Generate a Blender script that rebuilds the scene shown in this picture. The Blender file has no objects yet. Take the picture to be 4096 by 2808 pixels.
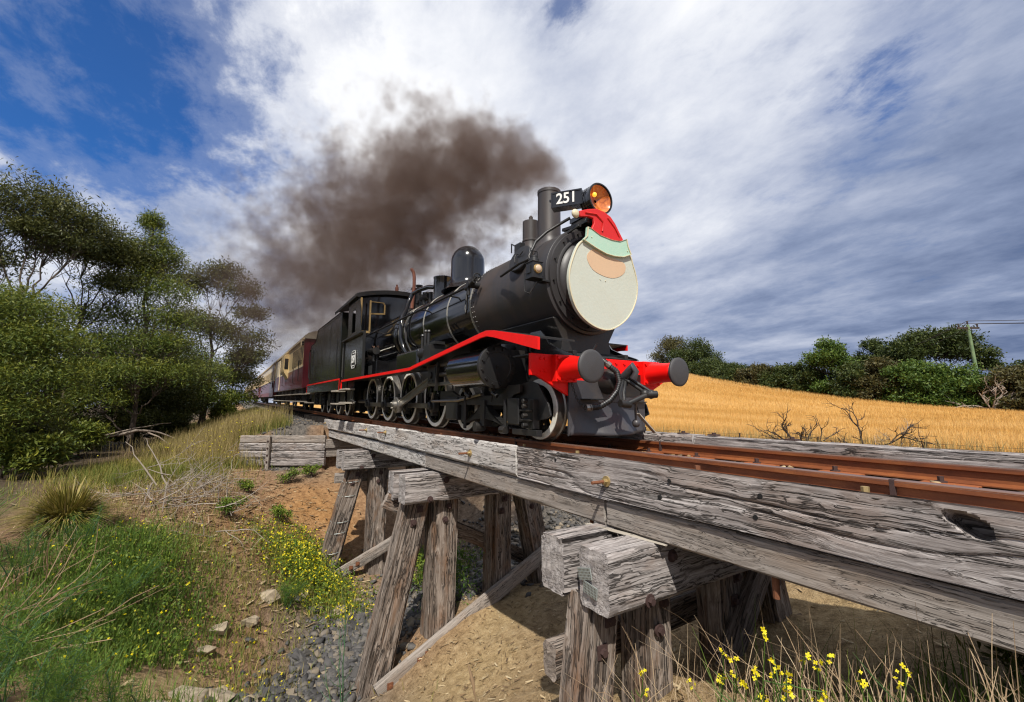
import bpy, math, random
import numpy as np
from mathutils import Vector, Matrix
random.seed(7); RNG = np.random.default_rng(11)
SC = bpy.context.scene; COL = SC.collection
R = math.radians

# ------------------------------------------------------------------ camera
cam_d = bpy.data.cameras.new('camera'); cam = bpy.data.objects.new('camera', cam_d); COL.objects.link(cam)
cam_d.sensor_fit = 'HORIZONTAL'; cam_d.sensor_width = 36; cam_d.lens = 15.47
cam_d.clip_start = 0.05; cam_d.clip_end = 3000
EYE = np.array([0.0, -3.81, 0.40])
TH, PI_ = R(32.209), R(7.381)
FWD = Vector((-math.cos(TH)*math.cos(PI_), math.sin(TH)*math.cos(PI_), math.sin(PI_)))
cam.location = EYE
cam.rotation_euler = FWD.to_track_quat('-Z', 'Y').to_euler()
SC.camera = cam

# ------------------------------------------------------------------ world: sky with procedural cloud
SUN_DIR = Vector((0.72, -0.50, 1.12)).normalized()        # towards the sun
world = bpy.data.worlds.new('World'); SC.world = world; world.use_nodes = True
wn, wl = world.node_tree.nodes, world.node_tree.links
wn.clear()
def N(tree, typ, **kw):
    n = tree.nodes.new(typ)
    for k, v in kw.items():
        if k == 'inp':
            for i, val in v.items(): n.inputs[i].default_value = val
        else: setattr(n, k, v)
    return n
def W(typ, **kw): return N(world.node_tree, typ, **kw)
def math_node(tree, op, a, b=None, clamp=False):
    n = tree.nodes.new('ShaderNodeMath'); n.operation = op; n.use_clamp = clamp
    for i, s in enumerate((a, b)):
        if s is None: continue
        if isinstance(s, (int, float)): n.inputs[i].default_value = s
        else: tree.links.new(s, n.inputs[i])
    return n.outputs[0]
def ramp(tree, fac, stops, interp='LINEAR'):
    n = tree.nodes.new('ShaderNodeValToRGB'); cr = n.color_ramp; cr.interpolation = interp
    while len(cr.elements) < len(stops): cr.elements.new(0.5)
    for e, (p, c) in zip(cr.elements, stops):
        e.position = p; e.color = (c[0], c[1], c[2], 1) if not isinstance(c, (int, float)) else (c, c, c, 1)
    if fac is not None: tree.links.new(fac, n.inputs[0])
    return n.outputs[0]
def mixc(tree, fac, a, b, typ='MIX'):
    n = tree.nodes.new('ShaderNodeMix'); n.data_type = 'RGBA'; n.blend_type = typ
    for i, s in ((0, fac), (6, a), (7, b)):
        if isinstance(s, (int, float)): n.inputs[i].default_value = s
        elif isinstance(s, (tuple, list)): n.inputs[i].default_value = (s[0], s[1], s[2], 1)
        else: tree.links.new(s, n.inputs[i])
    return n.outputs[2]
T = world.node_tree
sky = W('ShaderNodeTexSky'); sky.sky_type = 'NISHITA'; sky.sun_disc = False
sky.sun_elevation = math.asin(SUN_DIR.z); sky.sun_rotation = math.atan2(SUN_DIR.x, SUN_DIR.y)
sky.air_density = 1.0; sky.dust_density = 0.6; sky.ozone_density = 3.0
skyd = mixc(T, 1.0, sky.outputs[0], (0.022, 0.062, 0.112), 'MULTIPLY')     # strength about 0.1, slightly bluer
tc = W('ShaderNodeTexCoord'); gen = tc.outputs['Generated']
sep = W('ShaderNodeSeparateXYZ'); wl.new(gen, sep.inputs[0])
zz = math_node(T, 'ADD', math_node(T, 'MAXIMUM', sep.outputs[2], 0.0), 0.17)
px = math_node(T, 'DIVIDE', sep.outputs[0], zz); py = math_node(T, 'DIVIDE', sep.outputs[1], zz)
cmb = W('ShaderNodeCombineXYZ'); wl.new(px, cmb.inputs[0]); wl.new(py, cmb.inputs[1])
# the cloud streets run roughly along the line of the railway: stretch a little along that direction
rot = W('ShaderNodeMapping'); rot.vector_type = 'POINT'; rot.inputs['Rotation'].default_value = (0, 0, R(14)); rot.inputs['Scale'].default_value = (0.86, 1.15, 1)
wl.new(cmb.outputs[0], rot.inputs[0])
def wnoise(scale, detail, rough, dist, off=(0, 0, 0), vec=None):
    mp = W('ShaderNodeMapping'); mp.inputs['Location'].default_value = off; wl.new(vec or rot.outputs[0], mp.inputs[0])
    n = W('ShaderNodeTexNoise'); n.inputs['Scale'].default_value = scale; n.inputs['Detail'].default_value = detail
    n.inputs['Roughness'].default_value = rough; n.inputs['Distortion'].default_value = dist
    wl.new(mp.outputs[0], n.inputs[0]); return n.outputs[0]
n_big = wnoise(1.1, 5, 0.55, 0.4, (3.1, 0.7, 0))
n_mid = wnoise(2.6, 9, 0.60, 0.15, (1.3, 5.2, 0))
n_fine = wnoise(8.5, 10, 0.66, 0.2, (9.1, 2.2, 0))
n_soft = wnoise(1.5, 3, 0.45, 0.2, (4.4, 8.3, 0))
def lobe(d, k):
    v = Vector(d).normalized()
    dn = W('ShaderNodeVectorMath'); dn.operation = 'DOT_PRODUCT'; wl.new(gen, dn.inputs[0]); dn.inputs[1].default_value = v
    return math_node(T, 'POWER', math_node(T, 'MAXIMUM', dn.outputs['Value'], 0.0), k)
blue_side = math_node(T, 'MAXIMUM', lobe((-0.84, -0.235, 0.50), 22), math_node(T, 'MULTIPLY', lobe((-0.88, -0.09, 0.465), 60), 0.85))    # open sky over the grove
bright = lobe((-0.62, 0.42, 0.66), 6)                  # thin bright cloud high over the line
grey = lobe((-0.25, 0.94, 0.22), 6)                    # heavier cloud over the paddock
rift = math_node(T, 'ADD', lobe((-0.534, 0.454, 0.713), 500), math_node(T, 'MULTIPLY', lobe((-0.217, 0.836, 0.503), 160), 1.0))
base = math_node(T, 'ADD', math_node(T, 'MULTIPLY', n_big, 0.36), math_node(T, 'ADD', math_node(T, 'MULTIPLY', n_mid, 0.36), math_node(T, 'MULTIPLY', n_fine, 0.28)))
cover = math_node(T, 'SUBTRACT', math_node(T, 'ADD', base, 0.22), math_node(T, 'MULTIPLY', blue_side, 0.34))
cover = math_node(T, 'SUBTRACT', cover, math_node(T, 'MULTIPLY', rift, 0.24))
mask = ramp(T, cover, [(0.36, 0.02), (0.45, 0.22), (0.56, 0.82), (0.66, 1.0)], 'EASE')
tex = math_node(T, 'ADD', math_node(T, 'MULTIPLY', n_soft, 0.52), math_node(T, 'ADD', math_node(T, 'MULTIPLY', n_mid, 0.32), math_node(T, 'MULTIPLY', n_fine, 0.16)))
shade = math_node(T, 'ADD', math_node(T, 'MULTIPLY', math_node(T, 'SUBTRACT', tex, 0.5), 2.2),
                  math_node(T, 'SUBTRACT', math_node(T, 'ADD', math_node(T, 'MULTIPLY', bright, 0.46), 0.54), math_node(T, 'MULTIPLY', grey, 0.40)))
ccol = ramp(T, shade, [(0.0, (0.12, 0.165, 0.29)), (0.25, (0.24, 0.295, 0.44)), (0.50, (0.43, 0.475, 0.60)), (0.75, (0.66, 0.69, 0.77)), (1.0, (0.88, 0.89, 0.92))])
allc = mixc(T, mask, skyd, ccol)
bg = W('ShaderNodeBackground'); bg.inputs[1].default_value = 1.0
wl.new(allc, bg.inputs[0])
wo = W('ShaderNodeOutputWorld'); wl.new(bg.outputs[0], wo.inputs[0])

# ------------------------------------------------------------------ sun, exposure
sun_d = bpy.data.lights.new('sun', 'SUN'); sun = bpy.data.objects.new('sun', sun_d); COL.objects.link(sun)
sun_d.energy = 5.0; sun_d.angle = R(0.8); sun_d.color = (1.0, 0.95, 0.87)
sun.rotation_euler = SUN_DIR.to_track_quat('Z', 'Y').to_euler(); sun.location = (0, 0, 60)
SC.view_settings.view_transform = 'Standard'; SC.view_settings.look = 'None'
SC.view_settings.exposure = 0.18; SC.view_settings.gamma = 1.0; SC.view_settings.use_curve_mapping = False
SC.render.engine = 'CYCLES'
SC.cycles.max_bounces = 6; SC.cycles.diffuse_bounces = 3; SC.cycles.glossy_bounces = 3; SC.cycles.transparent_max_bounces = 8
SC.cycles.volume_bounces = 1; SC.cycles.volume_step_rate = 0.2; SC.cycles.volume_max_steps = 160
SC.cycles.use_denoising = True; SC.cycles.filter_width = 1.2; SC.cycles.sample_clamp_indirect = 2.5

# ------------------------------------------------------------------ helpers
REF = {}
def vh(i, j, k, s):
    i = np.asarray(i, dtype=np.int64); j = np.asarray(j, dtype=np.int64); k = np.asarray(k, dtype=np.int64)
    h = (i*374761393 + j*668265263 + k*2147483647 + s*1274126177) & 0xffffffff
    h = ((h ^ (h >> 13))*1274126177) & 0xffffffff
    return ((h ^ (h >> 16)) & 0xffff)/65535.0
def vnoise(x, y, z=0.0, s=0):
    x = np.asarray(x, float); y = np.asarray(y, float)+0*x; z = np.asarray(z, float)+0*x
    i, j, k = np.floor(x), np.floor(y), np.floor(z)
    u, v, w = x-i, y-j, z-k
    u, v, w = u*u*(3-2*u), v*v*(3-2*v), w*w*(3-2*w)
    i, j, k = i.astype(np.int64), j.astype(np.int64), k.astype(np.int64)
    r = 0
    for a in (0, 1):
        for b in (0, 1):
            for c in (0, 1):
                r = r + vh(i+a, j+b, k+c, s)*(u if a else 1-u)*(v if b else 1-v)*(w if c else 1-w)
    return r
def fbm(x, y, z=0.0, oct=4, s=0, gain=0.5):
    t, a, n = 0, 1.0, 0
    for o in range(oct):
        t = t + a*vnoise(np.asarray(x)*2**o, np.asarray(y)*2**o, np.asarray(z)*2**o, s+o); n += a; a *= gain
    return t/n
def sstep(a, b, x):
    t = np.clip((x-a)/(b-a), 0, 1); return t*t*(3-2*t)
def frame(d):
    d = Vector(d).normalized(); up = Vector((0, 0, 1)) if abs(d.z) < 0.95 else Vector((1, 0, 0))
    a = d.cross(up).normalized(); return a, a.cross(d).normalized(), d
class MB:
    def __init__(s): s.v = []; s.f = []; s.g = None
    def add(s, vs, fs):
        o = len(s.v); s.v.extend([tuple(map(float, p)) for p in vs]); s.f.extend([tuple(i+o for i in f) for f in fs]); return s
    def box(s, c, size, rot=None):
        x, y, z = [q/2 for q in size]
        p = [Vector(q) for q in ((-x,-y,-z),(x,-y,-z),(x,y,-z),(-x,y,-z),(-x,-y,z),(x,-y,z),(x,y,z),(-x,y,z))]
        if rot is not None: p = [rot @ q for q in p]
        return s.add([q+Vector(c) for q in p], [(0,3,2,1),(4,5,6,7),(0,1,5,4),(1,2,6,5),(2,3,7,6),(3,0,4,7)])
    def bx(s, x0, x1, y0, y1, z0, z1): return s.box(((x0+x1)/2, (y0+y1)/2, (z0+z1)/2), (abs(x1-x0), abs(y1-y0), abs(z1-z0)))
    def bar(s, p0, p1, w, h, up=(0, 0, 1)):
        p0, p1 = Vector(p0), Vector(p1); d = (p1-p0).normalized(); a = d.cross(Vector(up)).normalized(); b = a.cross(d)
        vs = []
        for p in (p0, p1):
            for sx, sy in ((-1,-1),(1,-1),(1,1),(-1,1)): vs.append(p+a*(sx*w/2)+b*(sy*h/2))
        return s.add(vs, [(0,1,2,3),(7,6,5,4),(0,4,5,1),(1,5,6,2),(2,6,7,3),(3,7,4,0)])
    def cyl(s, p0, p1, r0, r1=None, n=16, caps=True):
        return s.lathe([(0, r0), ((Vector(p1)-Vector(p0)).length, r0 if r1 is None else r1)], p0, Vector(p1)-Vector(p0), n, caps)
    def lathe(s, prof, org, axis, n=24, caps=True):
        a, b, d = frame(axis); o = Vector(org); vs = []; fs = []
        for t, r in prof:
            for i in range(n):
                an = 2*math.pi*i/n; vs.append(o+d*t+(a*math.cos(an)+b*math.sin(an))*r)
        for k in range(len(prof)-1):
            for i in range(n):
                j = (i+1) % n; fs.append((k*n+i, k*n+j, (k+1)*n+j, (k+1)*n+i))
        if caps:
            fs.append(tuple(range(n-1, -1, -1))); fs.append(tuple(range((len(prof)-1)*n, len(prof)*n)))
        return s.add(vs, fs)
    def tube(s, pts, r, n=8):
        pts = [Vector(p) for p in pts]; rs = r if isinstance(r, (list, tuple)) else [r]*len(pts)
        vs = []; fs = []; pa = None
        for k, p in enumerate(pts):
            d = (pts[min(k+1, len(pts)-1)]-pts[max(k-1, 0)])
            if d.length < 1e-9: d = Vector((0, 0, 1))
            d.normalize()
            if pa is None: a = frame(d)[0]
            else:
                a = pa-d*pa.dot(d)
                a = a.normalized() if a.length > 1e-6 else frame(d)[0]
            pa = a; b = d.cross(a)
            for i in range(n):
                an = 2*math.pi*i/n; vs.append(p+(a*math.cos(an)+b*math.sin(an))*rs[k])
        for k in range(len(pts)-1):
            for i in range(n):
                j = (i+1) % n; fs.append((k*n+i, k*n+j, (k+1)*n+j, (k+1)*n+i))
        fs.append(tuple(range(n-1, -1, -1))); fs.append(tuple(range((len(pts)-1)*n, len(pts)*n)))
        return s.add(vs, fs)
    def prism(s, poly, lo, hi, axis='y'):
        n = len(poly)
        f = {'y': lambda p, t: (p[0], t, p[1]), 'x': lambda p, t: (t, p[0], p[1]), 'z': lambda p, t: (p[0], p[1], t)}[axis]
        vs = [f(p, lo) for p in poly]+[f(p, hi) for p in poly]
        fs = [tuple(range(n)), tuple(range(2*n-1, n-1, -1))]+[((i+1) % n, i, i+n, (i+1) % n+n) for i in range(n)]
        return s.add(vs, fs)
    def ring(s, poly_o, poly_i, lo, hi, axis='x'):
        n = len(poly_o)
        f = {'y': lambda p, t: (p[0], t, p[1]), 'x': lambda p, t: (t, p[0], p[1])}[axis]
        vs = [f(p, t) for t in (lo, hi) for pl in (poly_o, poly_i) for p in pl]; fs = []
        for i in range(n):
            j = (i+1) % n; A, B, C_, D = i, j, n+j, n+i
            fs += [(A, B, C_, D), (2*n+D, 2*n+C_, 2*n+B, 2*n+A), (A, 2*n+A, 2*n+B, B), (D, C_, 2*n+C_, 2*n+D)]
        return s.add(vs, fs)
    def strip(s, prof, y0, y1):
        """sheet swept along y from an (x, z) profile"""
        n = len(prof); vs = [(x, y0, z) for x, z in prof]+[(x, y1, z) for x, z in prof]
        return s.add(vs, [(i, i+1, n+i+1, n+i) for i in range(n-1)])
    def sphere(s, c, r, seg=12, sc=(1, 1, 1)):
        c = Vector(c); vs = [c+Vector((0, 0, r*sc[2]))]; fs = []; m = max(4, seg//2)
        for i in range(1, m):
            t = math.pi*i/m
            for j in range(seg):
                a = 2*math.pi*j/seg; vs.append(c+Vector((r*math.sin(t)*math.cos(a)*sc[0], r*math.sin(t)*math.sin(a)*sc[1], r*math.cos(t)*sc[2])))
        vs.append(c-Vector((0, 0, r*sc[2]))); last = len(vs)-1
        for j in range(seg):
            fs.append((0, 1+j, 1+(j+1) % seg)); fs.append((last, last-seg+(j+1) % seg, last-seg+j))
        for i in range(m-2):
            for j in range(seg):
                a = 1+i*seg+j; b = 1+i*seg+(j+1) % seg; fs.append((a, a+seg, b+seg, b))
        return s.add(vs, fs)
    def bolts(s, pts, axis, r=0.014, h=0.012, n=6):
        for p in pts: s.cyl(p, Vector(p)+Vector(axis)*h, r, r*0.85, n)
        return s
    def build(s, name, mat, parent=None, bevel=0, smooth=35, seg=2, fix=True):
        me = bpy.data.meshes.new(name); ref = Vector(REF.get(parent.name, (0, 0, 0))) if parent else Vector((0, 0, 0))
        me.from_pydata([Vector(p)-ref for p in s.v], [], s.f); me.update()
        if fix:
            import bmesh
            bm = bmesh.new(); bm.from_mesh(me); bmesh.ops.recalc_face_normals(bm, faces=bm.faces); bm.to_mesh(me); bm.free()
        return link(name, me, mat, parent, bevel, smooth, seg)
def link(name, me, mat, parent=None, bevel=0, smooth=35, seg=2):
    o = bpy.data.objects.new(name, me); COL.objects.link(o)
    if mat: me.materials.append(mat)
    if smooth: me.shade_smooth(); me.set_sharp_from_angle(angle=R(smooth))
    if parent:
        o.parent = parent; REF[o.name] = REF.get(parent.name, (0, 0, 0))
    if bevel:
        b = o.modifiers.new('bevel', 'BEVEL'); b.width = bevel; b.segments = seg; b.limit_method = 'ANGLE'; b.angle_limit = R(40)
        if smooth: b.harden_normals = True
    return o
def raw(name, V, F, mat, parent=None, smooth=0, attr=None):
    """mesh from numpy arrays; F is (n,3) or (n,4)"""
    me = bpy.data.meshes.new(name); V = np.asarray(V, np.float32); F = np.asarray(F, np.int32)
    ref = REF.get(parent.name, (0, 0, 0)) if parent else (0, 0, 0)
    V = V-np.asarray(ref, np.float32)
    me.vertices.add(len(V)); me.vertices.foreach_set('co', V.ravel())
    n, k = F.shape
    me.loops.add(n*k); me.loops.foreach_set('vertex_index', F.ravel())
    me.polygons.add(n); me.polygons.foreach_set('loop_start', np.arange(0, n*k, k, dtype=np.int32)); me.polygons.foreach_set('loop_total', np.full(n, k, np.int32))
    me.update(calc_edges=True)
    if attr:
        for an, arr in attr.items():
            arr = np.asarray(arr, np.float32)
            if arr.ndim == 1:
                a = me.attributes.new(an, 'FLOAT', 'POINT'); a.data.foreach_set('value', arr)
            else:
                a = me.attributes.new(an, 'FLOAT_VECTOR', 'POINT'); a.data.foreach_set('vector', arr.ravel())
    return link(name, me, mat, parent, 0, smooth)
def tag(o, label=None, cat=None, group=None, kind=None):
    if label: o['label'] = label
    if cat: o['category'] = cat
    if group: o['group'] = group
    if kind: o['kind'] = kind
    return o
def empty(name, loc, label=None, cat=None, group=None, kind=None, rot=None):
    o = bpy.data.objects.new(name, None); COL.objects.link(o); o.location = loc; o.empty_display_size = 0.2
    if rot: o.rotation_euler = rot
    REF[o.name] = tuple(loc); return tag(o, label, cat, group, kind)
def circ(cx, cz, r, n=32, a0=0.0): return [(cx+r*math.cos(a0+2*math.pi*i/n), cz+r*math.sin(a0+2*math.pi*i/n)) for i in range(n)]
# ------------------------------------------------------------------ materials
def newmat(name):
    m = bpy.data.materials.new(name); m.use_nodes = True; t = m.node_tree
    b = t.nodes['Principled BSDF']; return m, t, b
def tnoise(t, vec, scale, detail=4, rough=0.55, dist=0.0, mapscale=None, loc=None):
    if mapscale or loc:
        mp = t.nodes.new('ShaderNodeMapping')
        if mapscale: mp.inputs['Scale'].default_value = mapscale
        if loc: mp.inputs['Location'].default_value = loc
        t.links.new(vec, mp.inputs[0]); vec = mp.outputs[0]
    n = t.nodes.new('ShaderNodeTexNoise'); n.inputs['Scale'].default_value = scale; n.inputs['Detail'].default_value = detail
    n.inputs['Roughness'].default_value = rough; n.inputs['Distortion'].default_value = dist
    t.links.new(vec, n.inputs[0]); return n.outputs[0]
def bump(t, b, h, strength=0.3, dist=0.02):
    n = t.nodes.new('ShaderNodeBump'); n.inputs['Strength'].default_value = strength; n.inputs['Distance'].default_value = dist
    t.links.new(h, n.inputs['Height']); t.links.new(n.outputs[0], b.inputs['Normal']); return n
def paint(name, col, rough=0.35, metal=0.0, dirt=0.35, dirtcol=(0.05, 0.035, 0.025), scale=3.0, coat=0.0, bstr=0.05, spec=0.5, streak=False):
    m, t, b = newmat(name); tcn = t.nodes.new('ShaderNodeTexCoord'); vec = tcn.outputs['Object']
    n1 = tnoise(t, vec, scale, 6, 0.65, 0.4, mapscale=(1, 1, 0.25) if streak else None); n2 = tnoise(t, vec, scale*9, 4, 0.6)
    f = math_node(t, 'MULTIPLY', ramp(t, n1, [(0.48, 0), (0.72, 1)]), dirt)
    c = mixc(t, f, col, dirtcol)
    c = mixc(t, math_node(t, 'MULTIPLY', n2, 0.25), c, tuple(x*0.7 for x in col)); t.links.new(c, b.inputs['Base Color'])
    r = math_node(t, 'ADD', rough-0.06, math_node(t, 'MULTIPLY', n1, 0.2), True); t.links.new(r, b.inputs['Roughness'])
    b.inputs['Metallic'].default_value = metal; b.inputs['Coat Weight'].default_value = coat; b.inputs['Coat Roughness'].default_value = 0.06
    b.inputs['Specular IOR Level'].default_value = spec
    bump(t, b, n2, bstr, 0.01); return m
M = {}
M['gloss'] = paint('gloss_black_paint', (0.006, 0.006, 0.007), 0.13, dirt=0.35, dirtcol=(0.016, 0.014, 0.012), coat=0.8, bstr=0.035, scale=1.6)
M['tank'] = paint('tender_black_paint', (0.009, 0.010, 0.008), 0.20, dirt=0.5, dirtcol=(0.022, 0.022, 0.016), coat=0.35, bstr=0.06, scale=1.3, streak=True, spec=0.4)
M['matt'] = paint('smokebox_black', (0.036, 0.033, 0.033), 0.42, dirt=0.65, dirtcol=(0.105, 0.068, 0.048), bstr=0.10, scale=1.4, streak=True)
M['iron'] = paint('frame_black', (0.013, 0.013, 0.013), 0.42, dirt=0.55, dirtcol=(0.050, 0.038, 0.027), bstr=0.12, scale=4)
M['plow'] = paint('plough_grey_black', (0.048, 0.047, 0.053), 0.36, dirt=0.5, dirtcol=(0.11, 0.09, 0.075), bstr=0.08, scale=3)
M['red'] = paint('signal_red_paint', (0.84, 0.008, 0.006), 0.36, dirt=0.35, dirtcol=(0.40, 0.025, 0.012), coat=0.0, bstr=0.03, spec=0.22)
M['steel'] = paint('bright_steel', (0.30, 0.28, 0.25), 0.34, metal=0.85, dirt=0.6, dirtcol=(0.10, 0.08, 0.06), scale=6)
M['bufface'] = paint('buffer_face_steel', (0.060, 0.058, 0.060), 0.55, metal=0.2, dirt=0.5, dirtcol=(0.05, 0.045, 0.04), scale=9, bstr=0.2)
M['white'] = paint('wheel_white', (0.80, 0.78, 0.70), 0.5, dirt=0.35, dirtcol=(0.26, 0.23, 0.18), scale=7, bstr=0.1)
M['brass'] = paint('brass_trim', (0.62, 0.42, 0.17), 0.3, metal=0.6, dirt=0.35, dirtcol=(0.2, 0.12, 0.05))
M['band'] = paint('boiler_band', (0.48, 0.46, 0.40), 0.3, metal=0.5, dirt=0.5, dirtcol=(0.2, 0.18, 0.14))
M['copper'] = paint('copper_pipe', (0.30, 0.12, 0.075), 0.42, metal=0.4, dirt=0.5, dirtcol=(0.12, 0.06, 0.05))
M['maroon'] = paint('maroon_paint', (0.115, 0.010, 0.018), 0.36, dirt=0.3, dirtcol=(0.06, 0.022, 0.022), coat=0.2, scale=1.3, streak=True)
M['brred'] = paint('brown_red_paint', (0.17, 0.018, 0.014), 0.4, dirt=0.3, dirtcol=(0.07, 0.02, 0.02), streak=True)
M['cream'] = paint('cream_paint', (0.66, 0.50, 0.25), 0.42, dirt=0.22, dirtcol=(0.40, 0.27, 0.13), scale=1.8, streak=True)
M['creampale'] = paint('pale_cream_paint', (0.74, 0.62, 0.42), 0.42, dirt=0.2, dirtcol=(0.45, 0.35, 0.22), scale=1.8)
M['roof'] = paint('carriage_roof_grey', (0.36, 0.33, 0.26), 0.7, dirt=0.5, dirtcol=(0.16, 0.14, 0.11))
M['board'] = paint('step_board_wood', (0.36, 0.32, 0.26), 0.75, dirt=0.5, dirtcol=(0.18, 0.15, 0.12))
M['hole'] = paint('dark_interior', (0.006, 0.006, 0.006), 0.9, dirt=0)
M['letter'] = paint('white_lettering', (0.78, 0.78, 0.74), 0.45, dirt=0.12, dirtcol=(0.4, 0.4, 0.36))
M['ivory'] = paint('ivory_board', (0.52, 0.55, 0.47), 0.55, dirt=0.4, dirtcol=(0.48, 0.47, 0.37), scale=3, bstr=0.25)
M['trim'] = paint('cream_trim', (0.62, 0.56, 0.38), 0.45, dirt=0.25, dirtcol=(0.42, 0.36, 0.22), scale=8)
M['mint'] = paint('mint_board', (0.40, 0.60, 0.47), 0.5, dirt=0.35, dirtcol=(0.56, 0.62, 0.50), scale=6, bstr=0.14)
M['peach'] = paint('peach_inset', (0.62, 0.43, 0.27), 0.5, dirt=0.2, dirtcol=(0.5, 0.32, 0.2), scale=6)
M['capred'] = paint('cap_red', (0.62, 0.014, 0.012), 0.42, dirt=0.15, dirtcol=(0.3, 0.01, 0.01), scale=5)
M['skin'] = paint('skin', (0.42, 0.24, 0.17), 0.6, dirt=0.1)
M['blueshirt'] = paint('navy_work_shirt', (0.035, 0.05, 0.10), 0.85, dirt=0.1)
M['hair'] = paint('dark_hair', (0.02, 0.015, 0.012), 0.8, dirt=0)
M['rust'] = paint('rusty_bolt', (0.20, 0.075, 0.032), 0.75, metal=0.1, dirt=0.6, dirtcol=(0.07, 0.03, 0.018), scale=30, bstr=0.3)
M['darkrust'] = paint('dark_rusty_bolt', (0.060, 0.032, 0.028), 0.75, metal=0.1, dirt=0.6, dirtcol=(0.03, 0.018, 0.016), scale=30, bstr=0.3)
M['galv'] = paint('galvanised_plate', (0.42, 0.46, 0.44), 0.5, metal=0.5, dirt=0.5, dirtcol=(0.25, 0.28, 0.26), scale=25, bstr=0.3)
M['yellowbolt'] = paint('yellow_passivated_bolt', (0.42, 0.32, 0.15), 0.45, metal=0.5, dirt=0.5, dirtcol=(0.28, 0.12, 0.04), scale=30)
def glassmat(name, col, rough=0.05, tr=0.0):
    m, t, b = newmat(name); b.inputs['Base Color'].default_value = (*col, 1); b.inputs['Roughness'].default_value = rough
    b.inputs['Transmission Weight'].default_value = tr; b.inputs['IOR'].default_value = 1.45
    n = tnoise(t, t.nodes.new('ShaderNodeTexCoord').outputs['Object'], 6, 3); bump(t, b, n, 0.05, 0.01); return m
M['pane'] = paint('dark_window_pane', (0.016, 0.015, 0.014), 0.45, dirt=0.2, spec=0.08)
M['glass'] = glassmat('window_glass', (0.012, 0.014, 0.016), 0.06)
M['plate_rust'] = paint('bearing_plate_rust', (0.30, 0.085, 0.022), 0.7, dirt=0.6, dirtcol=(0.17, 0.05, 0.018), scale=14, bstr=0.3)
M['amber'] = glassmat('amber_lens', (0.75, 0.20, 0.015), 0.12)
M['clear'] = glassmat('lamp_lens', (0.55, 0.42, 0.30), 0.1)
m, t, b = newmat('amber_bulb'); b.inputs['Base Color'].default_value = (1, 0.45, 0.05, 1); b.inputs['Emission Color'].default_value = (1, 0.42, 0.04, 1); b.inputs['Emission Strength'].default_value = 1.2; M['bulb'] = m
# amber reflector: mottled
m, t, b = newmat('amber_reflector'); v = t.nodes.new('ShaderNodeTexCoord').outputs['Object']
t.links.new(ramp(t, tnoise(t, v, 7, 4, 0.6, 1.0), [(0.35, (0.30, 0.065, 0.008)), (0.55, (0.62, 0.17, 0.02)), (0.7, (0.72, 0.32, 0.09))]), b.inputs['Base Color']); b.inputs['Roughness'].default_value = 0.18; b.inputs['Coat Weight'].default_value = 1.0; M['reflector'] = m
# rail steel: rust with a rubbed head
m, t, b = newmat('rail_rust'); v = t.nodes.new('ShaderNodeTexCoord').outputs['Object']
n1 = tnoise(t, v, 5, 6, 0.7, 0.3, mapscale=(0.6, 1, 3)); n2 = tnoise(t, v, 40, 4, 0.6, mapscale=(1, 1, 0.12))
c = ramp(t, n1, [(0.3, (0.115, 0.032, 0.010)), (0.52, (0.215, 0.062, 0.016)), (0.75, (0.33, 0.115, 0.030))])
t.links.new(mixc(t, math_node(t, 'MULTIPLY', n2, 0.35), c, (0.11, 0.028, 0.009)), b.inputs['Base Color']); b.inputs['Roughness'].default_value = 0.62
bump(t, b, n2, 0.12, 0.01); M['rail'] = m
m, t, b = newmat('rail_head_rubbed'); v = t.nodes.new('ShaderNodeTexCoord').outputs['Object']
n1 = tnoise(t, v, 4, 5, 0.6, mapscale=(0.3, 1, 1))
t.links.new(ramp(t, n1, [(0.3, (0.17, 0.085, 0.06)), (0.7, (0.29, 0.17, 0.12))]), b.inputs['Base Color']); b.inputs['Roughness'].default_value = 0.33; b.inputs['Metallic'].default_value = 0.55; M['railhead'] = m
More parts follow.
